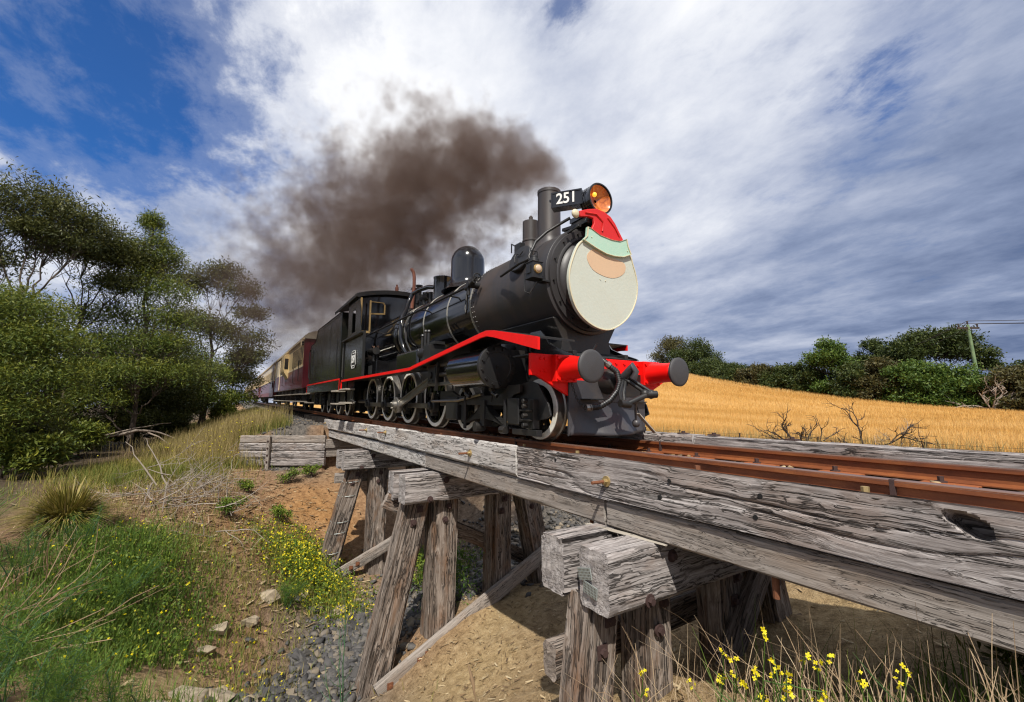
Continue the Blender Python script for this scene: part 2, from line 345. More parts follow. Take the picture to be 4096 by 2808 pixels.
# weathered timber; coordinates along the grain come from the 'gc' attribute
def wood(name, dark, mid, light, warm=(0.20, 0.12, 0.07), warmamt=0.25, crack=1.0, grain=1.0, bs=0.7):
    m, t, b = newmat(name); at = t.nodes.new('ShaderNodeAttribute'); at.attribute_name = 'gc'; g = at.outputs['Vector']
    wv = tnoise(t, g, 1.0, 3, 0.5, 0, mapscale=(1.3, 4.5, 4.5))
    wv2 = tnoise(t, g, 1.0, 2, 0.5, 0, mapscale=(4.5, 9, 9), loc=(3, 1, 7))
    off = t.nodes.new('ShaderNodeCombineXYZ')
    o1 = math_node(t, 'ADD', math_node(t, 'MULTIPLY', math_node(t, 'SUBTRACT', wv, 0.5), 0.15), math_node(t, 'MULTIPLY', math_node(t, 'SUBTRACT', wv2, 0.5), 0.035))
    t.links.new(o1, off.inputs[1]); t.links.new(o1, off.inputs[2])
    ad = t.nodes.new('ShaderNodeVectorMath'); t.links.new(g, ad.inputs[0]); t.links.new(off.outputs[0], ad.inputs[1]); gv = ad.outputs[0]
    fine = tnoise(t, gv, 1.0, 6, 0.7, 0.0, mapscale=(1.5, 62*grain, 62*grain))
    med = tnoise(t, gv, 1.0, 5, 0.6, 0.0, mapscale=(0.9, 20*grain, 20*grain), loc=(5, 2, 8))
    ck = tnoise(t, gv, 1.0, 4, 0.6, 0.0, mapscale=(0.55, 24*grain, 24*grain), loc=(1, 9, 4))
    ckl = ramp(t, math_node(t, 'ABSOLUTE', math_node(t, 'SUBTRACT', ck, 0.5)), [(0.0, 1.0), (0.014*crack, 0.8), (0.034*crack, 0.0)])
    gate = ramp(t, tnoise(t, g, 1.0, 3, 0.5, 0, mapscale=(1.2, 5, 5), loc=(8, 8, 1)), [(0.34, 0.0), (0.48, 1.0)])
    ckl = math_node(t, 'MULTIPLY', ckl, gate)
    val = math_node(t, 'ADD', math_node(t, 'MULTIPLY', fine, 0.62), math_node(t, 'MULTIPLY', med, 0.38))
    c = ramp(t, val, [(0.36, dark), (0.48, mid), (0.60, light)])
    blot = ramp(t, tnoise(t, g, 1.0, 4, 0.6, 0.4, mapscale=(1.6, 4, 4), loc=(2, 6, 3)), [(0.50, 0.0), (0.68, 1.0)])
    c = mixc(t, math_node(t, 'MULTIPLY', blot, warmamt), c, warm)
    c = mixc(t, math_node(t, 'MULTIPLY', ckl, 0.92), c, (0.012, 0.010, 0.009))
    # sawn ends: rings and radial checks instead of long grain
    ef = t.nodes.new('ShaderNodeAttribute'); ef.attribute_name = 'endf'
    en = tnoise(t, g, 1.0, 5, 0.6, 0.6, mapscale=(1, 11, 11), loc=(4, 4, 2)); ec = tnoise(t, g, 1.0, 4, 0.6, 0.5, mapscale=(1, 4, 24), loc=(2, 7, 2))
    ecl = math_node(t, 'MULTIPLY', ramp(t, math_node(t, 'ABSOLUTE', math_node(t, 'SUBTRACT', ec, 0.5)), [(0.0, 1.0), (0.03, 0.0)]), 0.7)
    cend = mixc(t, ecl, ramp(t, en, [(0.32, mid), (0.62, light)]), (0.03, 0.024, 0.02))
    c = mixc(t, ef.outputs['Fac'], c, cend)
    t.links.new(c, b.inputs['Base Color']); b.inputs['Roughness'].default_value = 0.86; b.inputs['Specular IOR Level'].default_value = 0.25
    h = math_node(t, 'SUBTRACT', math_node(t, 'ADD', math_node(t, 'MULTIPLY', fine, 0.35), math_node(t, 'MULTIPLY', med, 0.6)), math_node(t, 'MULTIPLY', ckl, 0.9))
    bump(t, b, h, bs, 0.014); return m
M['wood_pale'] = wood('silvered_timber', (0.27, 0.245, 0.225), (0.47, 0.44, 0.415), (0.62, 0.595, 0.565), warm=(0.40, 0.30, 0.22), warmamt=0.40, crack=1.0, bs=0.5)
M['wood_grey'] = wood('grey_weathered_timber', (0.12, 0.104, 0.096), (0.28, 0.25, 0.236), (0.46, 0.425, 0.405), warm=(0.25, 0.17, 0.125), warmamt=0.42, crack=1.25)
M['wood_low'] = wood('grey_brown_sawn_timber', (0.17, 0.145, 0.122), (0.27, 0.235, 0.205), (0.37, 0.33, 0.295), warm=(0.30, 0.21, 0.145), warmamt=0.40, crack=0.6, grain=1.4, bs=0.5)
M['wood_post'] = wood('brown_grey_pile_timber', (0.085, 0.064, 0.050), (0.20, 0.158, 0.128), (0.34, 0.29, 0.25), warm=(0.17, 0.085, 0.040), warmamt=0.75, crack=1.3)
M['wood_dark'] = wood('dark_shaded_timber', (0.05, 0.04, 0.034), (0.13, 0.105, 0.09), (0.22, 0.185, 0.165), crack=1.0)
def beam(name, p0, p1, w, h, mat, parent, up=(0, 0, 1), nu=None, fall=0.0, rough=0.006, seed=0, deep=0.0, rnd=0.012, sub=None, taper=None, hole=None, endj=0.0):
    """timber of w x h between p0 and p1: a closed, finely divided box with displaced grain; gc holds coordinates along the grain"""
    p0, p1 = np.array(p0, float), np.array(p1, float); L = np.linalg.norm(p1-p0); d = (p1-p0)/L
    a = np.cross(d, up); a /= np.linalg.norm(a); bb = np.cross(a, d)
    nu = nu or max(6, int(L/0.09)); s = sub or max(2, int(max(w, h)/0.09))
    # cross-section loop (rounded rectangle)
    per = []
    def side(x0, y0, x1, y1):
        for i in range(s): per.append((x0+(x1-x0)*i/s, y0+(y1-y0)*i/s))
    side(-.5, -.5, .5, -.5); side(.5, -.5, .5, .5); side(.5, .5, -.5, .5); side(-.5, .5, -.5, -.5)
    per = np.array(per); m = len(per)
    u = np.linspace(0, 1, nu+1)
    U, K = np.meshgrid(u, np.arange(m), indexing='ij')
    Y = per[K, 0]*w; Z = per[K, 1]*h
    # outward normals and corner rounding
    ny = np.where(np.abs(np.abs(per[K, 0])-.5) < 1e-6, np.sign(per[K, 0]), 0.0); nz = np.where(np.abs(np.abs(per[K, 1])-.5) < 1e-6, np.sign(per[K, 1]), 0.0)
    corner = (np.abs(ny) > 0) & (np.abs(nz) > 0)
    Y = Y-np.where(corner, ny*rnd, 0); Z = Z-np.where(corner, nz*rnd, 0)
    X = U*L; so = seed*7.31
    wob = (vnoise(X*1.5+so, Y*5, Z*5, 3)-.5)*0.10
    g = vnoise(X*1.1+so, (Y+wob)*26, (Z+wob)*26, seed)+0.6*vnoise(X*3+so, (Y+wob)*60, (Z+wob)*60, seed+5)-0.8
    dsp = g*rough
    if deep:
        ridge = np.abs(vnoise(X*0.8+so, (Y+wob)*13, (Z+wob)*13, seed+9)-.5)
        dsp = dsp-deep*np.exp(-(ridge/0.05)**2)*sstep(0.4, 0.6, vnoise(X*1.5+so, Y*5, Z*5, seed+12))
    dsp = dsp+(vnoise(X*0.7+so, Y*2, Z*2, seed+20)-.5)*rough*2.0
    if hole is not None:
        hx, hz, rx, rz, dep, face = hole
        q = ((X-hx)/rx)**2+((Z-hz+.30*(X-hx))/rz)**2+0.9*(fbm(X*13, Z*13, 0, 3, 77)-.5)
        on = (ny*face > 0) & (~corner)
        dsp = dsp-np.where(on, dep*sstep(1.0, 0.45, q), 0)
    Y = Y+ny*dsp; Z = Z+nz*dsp
    if fall: Z = Z-fall*np.clip((.46-Y/w)/.92, 0, 1)*np.clip((Z/h+.1)/.6, 0, 1)
    sc = np.ones_like(U) if taper is None else (1+(taper-1)*U)
    P = p0+X[..., None]*d+(Y*sc)[..., None]*a+(Z*sc)[..., None]*bb
    if endj: P = P+d*np.where((U < 1e-6) | (U > 1-1e-6), (vnoise(Y*22+so, Z*22, 0, seed+31)-.5)*endj, 0)[..., None]
    V = P.reshape(-1, 3); gc = np.stack([X+so*3, Y+so, Z+so*1.7], -1).reshape(-1, 3)
    i, k = np.meshgrid(np.arange(nu), np.arange(m), indexing='ij'); k2 = (k+1) % m
    F = np.stack([i*m+k, (i+1)*m+k, (i+1)*m+k2, i*m+k2], -1).reshape(-1, 4)
    # end caps as quads: grid through matched loop points
    cp = []; cg = []; cf = []; base = len(V)
    for e, ui in ((0, 0), (1, nu)):
        loop = P[ui]; gl = np.stack([X[ui]+so*3, Y[ui]+so, Z[ui]+so*1.7], -1)
        bot = [j for j in range(0, s+1)]; top = [(3*s-j) % m for j in range(0, s+1)]
        lef = [(4*s-j) % m for j in range(0, s+1)]; rig = [s+j for j in range(0, s+1)]
        idx = np.zeros((s+1, s+1), int)
        for r in range(s+1):
            for c_ in range(s+1):
                edge = bot[c_] if r == 0 else top[c_] if r == s else lef[r] if c_ == 0 else rig[r] if c_ == s else None
                if edge is not None: cp.append(loop[edge]); cg.append(gl[edge]); idx[r, c_] = base+len(cp)-1
                else:
                    fr = r/s; pl, pr = loop[lef[r]], loop[rig[r]]; pt = pl+(pr-pl)*c_/s
                    pt = pt+d*(vnoise(c_*1.3+so, r*1.7, 0, seed)-.5)*(0.004+endj)
                    cp.append(pt); gg = gl[lef[r]]+(gl[rig[r]]-gl[lef[r]])*c_/s; cg.append(gg); idx[r, c_] = base+len(cp)-1
        for r in range(s):
            for c_ in range(s):
                q = [idx[r, c_], idx[r, c_+1], idx[r+1, c_+1], idx[r+1, c_]]
                cf.append(q if e else q[::-1])
    V = np.vstack([V, np.array(cp)]); gc = np.vstack([gc, np.array(cg)]); endf = np.r_[np.zeros(base), np.ones(len(cp))]
    F = np.vstack([F, np.array(cf)])[:, ::-1]
    return raw(name, V, F, mat, parent, smooth=40, attr={'gc': gc, 'endf': endf})
def bolt(parent, p, axis, mat, r=0.035, plate=0.05, square=False, length=0.0, name='bolt', hex_h=0.03):
    a = Vector(axis).normalized(); p = Vector(p); b = MB()
    if square:
        x, y, z = frame(a); pl = [p+x*(sx*plate)+y*(sy*plate) for sx, sy in ((-1,-1),(1,-1),(1,1),(-1,1))]
        b.add([q-a*0.01 for q in pl]+[q+a*0.008 for q in pl], [(3,2,1,0),(4,5,6,7),(0,1,5,4),(1,2,6,5),(2,3,7,6),(3,0,4,7)])
    else: b.cyl(p-a*0.01, p+a*0.008, plate, n=16)
    b.cyl(p, p+a*(0.008+hex_h), r*0.75, n=6)
    if length: b.cyl(p, p+a*length, r*0.38, n=8)
    return b.build(name, mat, parent, smooth=30)
# ------------------------------------------------------------------ ground
def zt(x):
    u = np.maximum(0.0, -4.0-np.asarray(x, float)); u = np.minimum(u, 130)
    return 0.018*u-0.054*(1-np.exp(-u/3.0))+0.0
CP = np.array([(-7.8,-3.5,-3.5),(-10.5,-2,-3.6),(-11.4,-.7,-3.75),(-12.2,1,-3.6),(-8.5,-1.5,-3.7),(-7.2,-.7,-3.15),(-7.0,-1.75,-3.85),(-5,-.8,-2.92),(-5,-2.6,-3.1),
 (-4,-1.3,-2.55),(-3,-1.5,-2.2),(-2.6,-1,-1.95),(-6.3,-3.8,-2.75),(-9,.5,-3.3),(-9,2.2,-3.2),(-5,1.6,-2.4),(-5.2,-5.2,-2.0),(-6.4,-4.9,-2.3),(-7.7,-5.9,-2.0),
 (0,-3.8,-1.35),(-1.5,-3.2,-1.75),(0,-2,-1.3),(1,-1,-1.0),(-1,-1,-1.45),(2.5,-3,-1.2),(2.5,1,-1.0),(0,2.5,-1.1),(-6,3,-2.3),(-6,5,-1.3),(-9,4.2,-2.3),(-9,6.5,-1.3),(-4,2.6,-1.9),(-4,4.4,-1.2),
 (-2,1.0,-1.7),(-1.5,3,-1.1),(-12.5,4,-2.3),(-14,5.5,-1.3),(-10.8,-6.2,-1.75),(-9.2,-4.8,-2.0),(-12.6,-4.6,-1.75),(-14.5,-5.2,-1.55),(-13.4,-3.2,-2.0),(-18,-6.8,-1.5),(-22,-8,-1.6),(-16,-1.3,-1.75),(-16.6,-2.6,-1.75),(-17.4,-4.1,-1.5),
 (-13.9,-1.8,-2.45),(-12.9,-1.5,-2.9),(-14.8,0,-2.1),(-15.6,1.5,-1.9),(-10.6,-3.4,-2.55),(-4,-6.5,-1.7),(0,-6.5,-1.4),(-8,-8.5,-1.7),(-12,-9,-1.6),(-24,-12,-1.5),(-16,-12,-1.5),(3,-8,-1.4),(4,4,-1.0),(-18,6,-1.2),(-18,3,-1.4)])
def tps_fit(P):
    n = len(P); d = np.linalg.norm(P[:, None, :2]-P[None, :, :2], axis=2)
    K = np.where(d > 0, d*d*np.log(d+1e-12), 0)+np.eye(n)*0.25
    A = np.zeros((n+3, n+3)); A[:n, :n] = K; A[:n, n] = 1; A[:n, n+1:] = P[:, :2]; A[n, :n] = 1; A[n+1:, :n] = P[:, :2].T
    return np.linalg.solve(A, np.concatenate([P[:, 2], np.zeros(3)]))
WT = tps_fit(CP)
def tps(x, y):
    x = np.asarray(x, float); y = np.asarray(y, float); r = np.zeros_like(x)+WT[-3]+WT[-2]*x+WT[-1]*y
    for (cx_, cy_, _), w in zip(CP, WT[:-3]):
        d2 = (x-cx_)**2+(y-cy_)**2; r = r+w*0.5*d2*np.log(d2+1e-9)
    return r
WALL_A = np.array([-16.45, -1.07]); WALL_B = np.array([-17.94, -3.42]); WDIR = (WALL_B-WALL_A)/np.linalg.norm(WALL_B-WALL_A)
def field_z(x, y):
    u = np.clip(-(x+8.0), 0, 50); yy = np.clip(y, 11, 66)
    far = np.clip(y-66, 0, 400)
    return -0.80+0.013*(yy-11)+0.00044*(yy-11)*u**1.5-far*0.012
def ground_z(x, y):
    x = np.asarray(x, float); y = np.asarray(y, float)
    xi = np.clip(x, -26, 4.5); yi = np.clip(y, -13, 7)
    low = tps(xi, yi)
    out = np.sqrt((x-xi)**2+(y-yi)**2); low = low+(-1.5-low)*sstep(0, 10, out)
    # embankment surface carrying the line
    ay = np.abs(y); sl = np.where(y < 0, 0.30, 0.35)
    up = zt(x)-0.34-np.maximum(0, ay-1.75)*sl
    up = np.maximum(up, -1.45+0.006*np.clip(-x-20, 0, 200))
    # signed distance behind the abutment and its wing wall
    nx, ny = WDIR[1], -WDIR[0]                        # normal pointing back (towards -x)
    if nx > 0: nx, ny = -nx, -ny
    sd_wing = (x-WALL_A[0])*nx+(y-WALL_A[1])*ny
    along = (x-WALL_A[0])*WDIR[0]+(y-WALL_A[1])*WDIR[1]
    sd_abut = -(x+16.75)
    sd = np.where(y > -1.07, sd_abut, sd_wing)
    past = np.maximum(0, along-2.75); pasty = np.maximum(0, y-1.6)
    wdt = 0.16+np.where(y < 0, past*1.3, pasty*1.2)
    m = sstep(0.0, 1.0, (sd+0.0*wdt)/wdt)
    z = low+(up-low)*m
    # paddock on the far side of the line
    fz = field_z(x, y); t = sstep(5.0, 11.0, y+0.0*x)
    z = z+(fz-z)*t
    # forest floor rises slowly to the left, behind
    z = z+0.010*np.clip(-y-14, 0, 60)
    # roughness, ledges of the eroded bank
    amp = np.where((x > -17) & (x < 3) & (y < 6) & (y > -9), 1.0, 0.35)*(1-t)
    z = z+amp*(0.16*(fbm(x*0.9, y*0.9, 0, 4, 3)-.5)+0.07*(fbm(x*4, y*4, 0, 3, 8)-.5))
    er = np.exp(-(((x+13.4)/1.6)**2+((y+2.0)/1.7)**2))
    z = z-er*0.35*(fbm(x*1.6, y*1.6, 0, 4, 21)-.35)
    corr = (ay < 1.9) & (x < -17.2)
    return np.where(corr, np.minimum(z, zt(x)-0.30), z)
def axis_pts(lo, hi, step, far, g=1.22):
    a = list(np.arange(lo, hi+1e-6, step)); s = step; p = hi
    while p < far: s *= g; p += s; a.append(p)
    s = step; p = lo
    while p > -far: s *= g; p -= s; a.insert(0, p)
    return np.array(a)
gx = axis_pts(-19, 2.6, 0.085, 1500); gy = axis_pts(-7.2, 4.5, 0.085, 1500)
GX, GY = np.meshgrid(gx, gy, indexing='ij'); GZ = ground_z(GX, GY)
V = np.stack([GX, GY, GZ], -1).reshape(-1, 3); nxg, nyg = GX.shape
ii, jj = np.meshgrid(np.arange(nxg-1), np.arange(nyg-1), indexing='ij')
F = np.stack([ii*nyg+jj, (ii+1)*nyg+jj, (ii+1)*nyg+jj+1, ii*nyg+jj+1], -1).reshape(-1, 4)
X_, Y_ = V[:, 0], V[:, 1]
def gauss(cx_, cy_, sx, sy): return np.exp(-(((X_-cx_)/sx)**2+((Y_-cy_)/sy)**2))
nz1 = fbm(X_*0.7, Y_*0.7, 0, 4, 41)
sand = np.clip(np.maximum.reduce([gauss(-4.2, -1.4, 2.9, 2.3), gauss(-6.0, .6, 2.2, 1.6), gauss(-1.6, .6, 2.0, 2.2), 0.9*gauss(-6.2, -4.1, 1.5, .7)])*1.6+(nz1-.5)*1.2, 0, 1)
orange = np.clip(np.maximum(gauss(-13.6, -1.7, 1.7, 1.2)*1.5, gauss(-12.2, -3.3, 1.6, .9)*.75)+(nz1-.5)*.9, 0, 1)*(Y_ < 2)
grav = np.clip(np.maximum.reduce([gauss(-8.0, -2.2, 1.9, .8), gauss(-9.4, 0.6, 2.0, 2.0), gauss(-9, 3.2, 3.5, 2.2), 0.9*((np.abs(Y_) < 2.6) & (X_ < -16.9)), 0.9*gauss(-18.3, -1.9, 2.2, .9)])*1.4+(nz1-.5)*.8, 0, 1)
litter_shade = np.clip(sstep(-5.5, -8.5, Y_)*sstep(-9, -13, X_)+sstep(-9, -12, Y_), 0, 1)
strawz = np.clip(sstep(9.0, 10.5, Y_)*(1-sstep(65.5, 67.5, Y_)), 0, 1)
litter_shade = np.maximum(litter_shade, np.clip(1.6*gauss(.2, .9, 1.5, 2.4), 0, 1)*(Y_ > -2.4))  # dark tone painted on under the deck's right end, deepens the shade there
litter_shade = np.maximum(litter_shade, sstep(65.5, 67.5, Y_))
m, t, b = newmat('earth'); v = t.nodes.new('ShaderNodeTexCoord').outputs['Object']
def at(n):
    a = t.nodes.new('ShaderNodeAttribute'); a.attribute_name = n; return a.outputs['Fac']
na = tnoise(t, v, 1.1, 6, 0.6); nb = tnoise(t, v, 9, 6, 0.7); nc_ = tnoise(t, v, 48, 4, 0.65)
dirt = ramp(t, nb, [(0.30, (0.13, 0.074, 0.042)), (0.5, (0.275, 0.168, 0.095)), (0.72, (0.39, 0.26, 0.155))])
sandc = ramp(t, nb, [(0.28, (0.22, 0.150, 0.070)), (0.5, (0.40, 0.285, 0.145)), (0.75, (0.54, 0.41, 0.23))])
oran = ramp(t, nb, [(0.28, (0.17, 0.085, 0.035)), (0.5, (0.34, 0.18, 0.070)), (0.75, (0.46, 0.275, 0.125))])
grc = ramp(t, nb, [(0.3, (0.05, 0.047, 0.043)), (0.5, (0.13, 0.118, 0.105)), (0.75, (0.26, 0.225, 0.185))])
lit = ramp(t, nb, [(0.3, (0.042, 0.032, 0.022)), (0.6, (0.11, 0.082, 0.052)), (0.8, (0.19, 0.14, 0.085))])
stw = ramp(t, nb, [(0.3, (0.36, 0.19, 0.050)), (0.55, (0.54, 0.31, 0.095)), (0.8, (0.66, 0.42, 0.16))])
c = dirt
for nm, cc in (('sand', sandc), ('orange', oran), ('gravel', grc), ('litter_shade', lit), ('straw', stw)): c = mixc(t, at(nm), c, cc)
c = mixc(t, math_node(t, 'MULTIPLY', ramp(t, nc_, [(0.52, 0), (0.66, 1)]), 0.45), c, (0.06, 0.045, 0.032))
t.links.new(c, b.inputs['Base Color']); b.inputs['Roughness'].default_value = 0.95; b.inputs['Specular IOR Level'].default_value = 0.15
hsum = math_node(t, 'ADD', math_node(t, 'MULTIPLY', nb, 0.8), math_node(t, 'MULTIPLY', nc_, 0.45)); bump(t, b, hsum, 1.0, 0.06); M['earth'] = m
ground = raw('ground', V, F, M['earth'], None, smooth=60, attr={'sand': sand, 'orange': orange, 'gravel': grav, 'litter_shade': litter_shade, 'straw': strawz})
tag(ground, 'sandy gully and grassy railway bank running out to a golden paddock', kind='structure')

# ------------------------------------------------------------------ stones of the creek bed
def stone_mesh(seed, mat, flat=0.6):
    """angular broken stone: convex hull of a few random points"""
    import bmesh
    r = np.random.default_rng(seed); p = r.normal(0, 1, (11, 3)); p /= np.linalg.norm(p, axis=1)[:, None]; p *= r.uniform(.75, 1.1, (11, 1)); p[:, 0] *= r.uniform(1.0, 1.45); p[:, 2] *= flat
    bm = bmesh.new(); vs = [bm.verts.new(q) for q in p]; bmesh.ops.convex_hull(bm, input=vs, use_existing_faces=False)
    bmesh.ops.delete(bm, geom=[v for v in bm.verts if not v.link_faces], context='VERTS'); bmesh.ops.triangulate(bm, faces=bm.faces); bm.verts.index_update()
    v = np.array([tuple(q.co) for q in bm.verts]); f = np.array([[q.index for q in fc.verts] for fc in bm.faces]); bm.free(); return v, f
m, t, b = newmat('basalt_ballast'); v = t.nodes.new('ShaderNodeTexCoord').outputs['Object']; oi = t.nodes.new('ShaderNodeObjectInfo').outputs['Random']
gi = t.nodes.new('ShaderNodeNewGeometry').outputs['Random Per Island']; rr = math_node(t, 'FRACT', math_node(t, 'ADD', oi, gi))
c = ramp(t, rr, [(0.0, (0.045, 0.044, 0.046)), (0.45, (0.085, 0.082, 0.082)), (0.75, (0.14, 0.13, 0.12)), (0.9, (0.22, 0.18, 0.13)), (1.0, (0.30, 0.24, 0.17))])
n = tnoise(t, v, 18, 5, 0.65); t.links.new(mixc(t, math_node(t, 'MULTIPLY', n, 0.6), c, (0.055, 0.05, 0.045)), b.inputs['Base Color']); b.inputs['Roughness'].default_value = 0.8; bump(t, b, n, 0.6, 0.02); M['stone'] = m
m, t, b = newmat('tan_rock'); v = t.nodes.new('ShaderNodeTexCoord').outputs['Object']; n = tnoise(t, v, 8, 6, 0.65)
t.links.new(ramp(t, n, [(0.3, (0.17, 0.13, 0.085)), (0.6, (0.34, 0.28, 0.195)), (0.8, (0.44, 0.37, 0.27))]), b.inputs['Base Color']); b.inputs['Roughness'].default_value = 0.9; bump(t, b, n, 0.8, 0.03); M['tan'] = m
def in_creek(n, rng):
    a = [(-6.6, -3.15, .50, .38), (-7.4, -2.65, .55, .45), (-8.2, -2.1, .6, .5), (-9.0, -1.5, .7, .6), (-9.6, .6, 1.3, 1.6), (-9.0, 3.0, 2.8, 1.3), (-8.4, -.4, .7, .9)]
    w = np.array([.10, .11, .12, .13, .18, .26, .10]); k = rng.choice(len(a), n, p=w); a = np.array(a)[k]
    p = rng.normal(0, .62, (n, 2)); return a[:, 0]+p[:, 0]*a[:, 2], a[:, 1]+p[:, 1]*a[:, 3]
rs = np.random.default_rng(5)
sx, sy = in_creek(280, rs); order = np.argsort((sx)**2+(sy+3.8)**2)
smesh = []
for k in range(7):
    v_, f_ = stone_mesh(100+k, None, rs.uniform(.5, .8)); me = bpy.data.meshes.new('stone'); me.from_pydata(v_.tolist(), [], f_.tolist()); me.materials.append(M['stone']); smesh.append(me)
for k in range(280):
    o = bpy.data.objects.new('stone', smesh[k % 7]); COL.objects.link(o); o.parent = ground
    s = float(rs.choice([.055, .075, .10, .14], p=[.22, .33, .30, .15])); o.scale = (s, s*rs.uniform(.8, 1.1), s)
    o.location = (sx[k], sy[k], float(ground_z(sx[k], sy[k]))+s*.25); o.rotation_euler = (rs.uniform(-.5, .5), rs.uniform(-.5, .5), rs.uniform(0, 6.3))
def scatter_stones(name, xs, ys, sizes, mat, parent, lift=.2, zoff=None):
    Vs = []; Fs = []; n = len(xs); zs = ground_z(xs, ys) if zoff is None else zoff
    base = [stone_mesh(300+k, None, .65) for k in range(9)]; o = 0
    for k in range(n):
        v_, f_ = base[k % 9]; a = rs.uniform(0, 6.28); ca, sa = math.cos(a), math.sin(a); s = sizes[k]
        q = np.stack([v_[:, 0]*ca-v_[:, 1]*sa, v_[:, 0]*sa+v_[:, 1]*ca, v_[:, 2]+.3*rs.uniform(-1, 1)*v_[:, 0]], 1)*s
        Vs.append(q+np.array([xs[k], ys[k], zs[k]+s*lift])); Fs.append(f_+o); o += len(v_)
    return raw(name, np.vstack(Vs), np.vstack(Fs), mat, parent)
sx, sy = in_creek(5200, rs); ob = scatter_stones('stone_rubble', sx, sy, rs.choice([.035, .05, .07, .095, .125], len(sx), p=[.2, .28, .28, .17, .07]), M['stone'], ground); tag(ob, kind='stuff')
# ballast shoulder of the line beyond the bridge
n = 5200; sx = -17.0-np.abs(rs.normal(0, 5.5, n)); sy = rs.uniform(-2.9, 1.9, n); keep = ~((sx > -17.4) & (np.abs(sy) < .9))
sx, sy = sx[keep], sy[keep]
ob = scatter_stones('ballast', sx, sy, rs.choice([.025, .035, .05], len(sx)), M['stone'], ground); tag(ob, kind='stuff')
# tan rocks: broken slab by the creek and boulders at the toe of the bank
for k, (x, y, s, fl) in enumerate([(-6.35, -3.72, .24, .3), (-6.75, -3.45, .2, .35), (-6.1, -4.0, .26, .25), (-7.25, -3.7, .16, .5), (-8.6, -3.75, .18, .7), (-8.95, -3.35, .16, .8), (-9.7, -3.0, .2, .7), (-10.4, -2.3, .17, .7), (-8.1, -3.9, .15, .8), (-5.8, -4.2, .22, .22), (-10.6, -1.2, .24, .7), (-9.9, -1.7, .2, .7), (-9.3, -.9, .2, .7)]):
    v_, f_ = stone_mesh(700+k, None, fl); me = bpy.data.meshes.new('rock'); me.from_pydata((v_*s).tolist(), [], f_.tolist()); o = link('rock', me, M['tan'], ground, .02*s*2, 25)
    o.location = (x, y, float(ground_z(x, y))+s*fl*.25); o.rotation_euler = (0, 0, k*1.7)
# chips of bark and leaf litter on the sand
def chips(name, n, cx_, cy_, sx_, sy_, mat, ln=(.03, .10)):
    xs = rs.normal(cx_, sx_, n); ys = rs.normal(cy_, sy_, n); zs = ground_z(xs, ys)+.012; a = rs.uniform(0, 6.28, n); L = rs.uniform(*ln, n); w = L*rs.uniform(.08, .25, n)
    dx, dy = np.cos(a), np.sin(a); P = []
    for sgn, (u, v_) in enumerate(((-.5, -.5), (.5, -.5), (.5, .5), (-.5, .5))): P.append(np.stack([xs+dx*u*L-dy*v_*w, ys+dy*u*L+dx*v_*w, zs+rs.uniform(0, .02, n)], 1))
    return raw(name, np.stack(P, 1).reshape(-1, 3), np.arange(n*4).reshape(-1, 4), mat, ground)
m, t, b = newmat('leaf_litter'); ri = t.nodes.new('ShaderNodeNewGeometry').outputs['Random Per Island']
t.links.new(ramp(t, ri, [(0, (0.09, 0.055, 0.03)), (0.5, (0.26, 0.17, 0.08)), (1, (0.45, 0.36, 0.22))]), b.inputs['Base Color']); b.inputs['Roughness'].default_value = 0.9; M['chip'] = m
tag(chips('leaf_litter', 2600, -4.6, -.6, 2.2, 1.8, M['chip']), kind='stuff')
tag(chips('twig_litter', 2200, -13, -3.6, 2.4, 1.6, M['chip'], (.05, .22)), kind='stuff')

# ------------------------------------------------------------------ railway track
RY = 0.609
track = empty('railway_track', (-10, 0, 0), 'rust brown rails running over the timber bridge towards the camera', kind='structure')
def rail_sweep(name, prof, y, x0, x1, mat, parent, flip=1):
    xs = np.concatenate([np.arange(x0, -20, 2.5), np.arange(-20, x1+.01, .5)]) if x0 < -20 else np.arange(x0, x1+.01, .5)
    n = len(prof); V = []; zz_ = zt(xs)
    for x, z in zip(xs, zz_): V += [(x, y+flip*a, z+h) for a, h in prof]
    F = [(k*n+i, k*n+(i+1) % n, (k+1)*n+(i+1) % n, (k+1)*n+i) for k in range(len(xs)-1) for i in range(n)]
    return raw(name, V, F, mat, parent, smooth=30)
web = [(-.062, -.130), (-.062, -.122), (-.012, -.106), (-.009, -.042), (-.034, -.034), (-.034, -.006), (.034, -.006), (.034, -.034), (.009, -.042), (.012, -.106), (.062, -.122), (.062, -.130)]
head = [(-.0345, -.012), (-.031, -.003), (-.022, 0.0), (.022, 0.0), (.031, -.003), (.0345, -.012), (.03, -.011), (-.03, -.011)]
for y in (-RY, RY):
    r_ = rail_sweep('rail', web, y, -150, 3.2, M['rail'], track); rail_sweep('rail_head', head, y, -150, 3.2, M['railhead'], r_)
    for jx in ((-12.45, -1.02, -4.95) if y < 0 else (-3.62, -12.45)):
        z = float(zt(jx)); j = MB(); s_ = -1 if y < 0 else -1
        j.bx(jx-.012, jx+.012, y-.035, y+.035, z-.145, z+.001); j.build('rail_joint', M['darkrust'], r_)
    z = float(zt(-12.45)); f = MB(); f.bx(-12.75, -12.15, y-.045, y-.012, z-.115, z-.05); f.bolts([(-12.67+.17*q, y-.045, z-.083) for q in range(4)], (0, -1, 0), .022, .03); f.build('fishplate', M['rail'], r_)
tie_mesh = {}
xs_t = list(np.arange(-16.9, 3.0, .66))
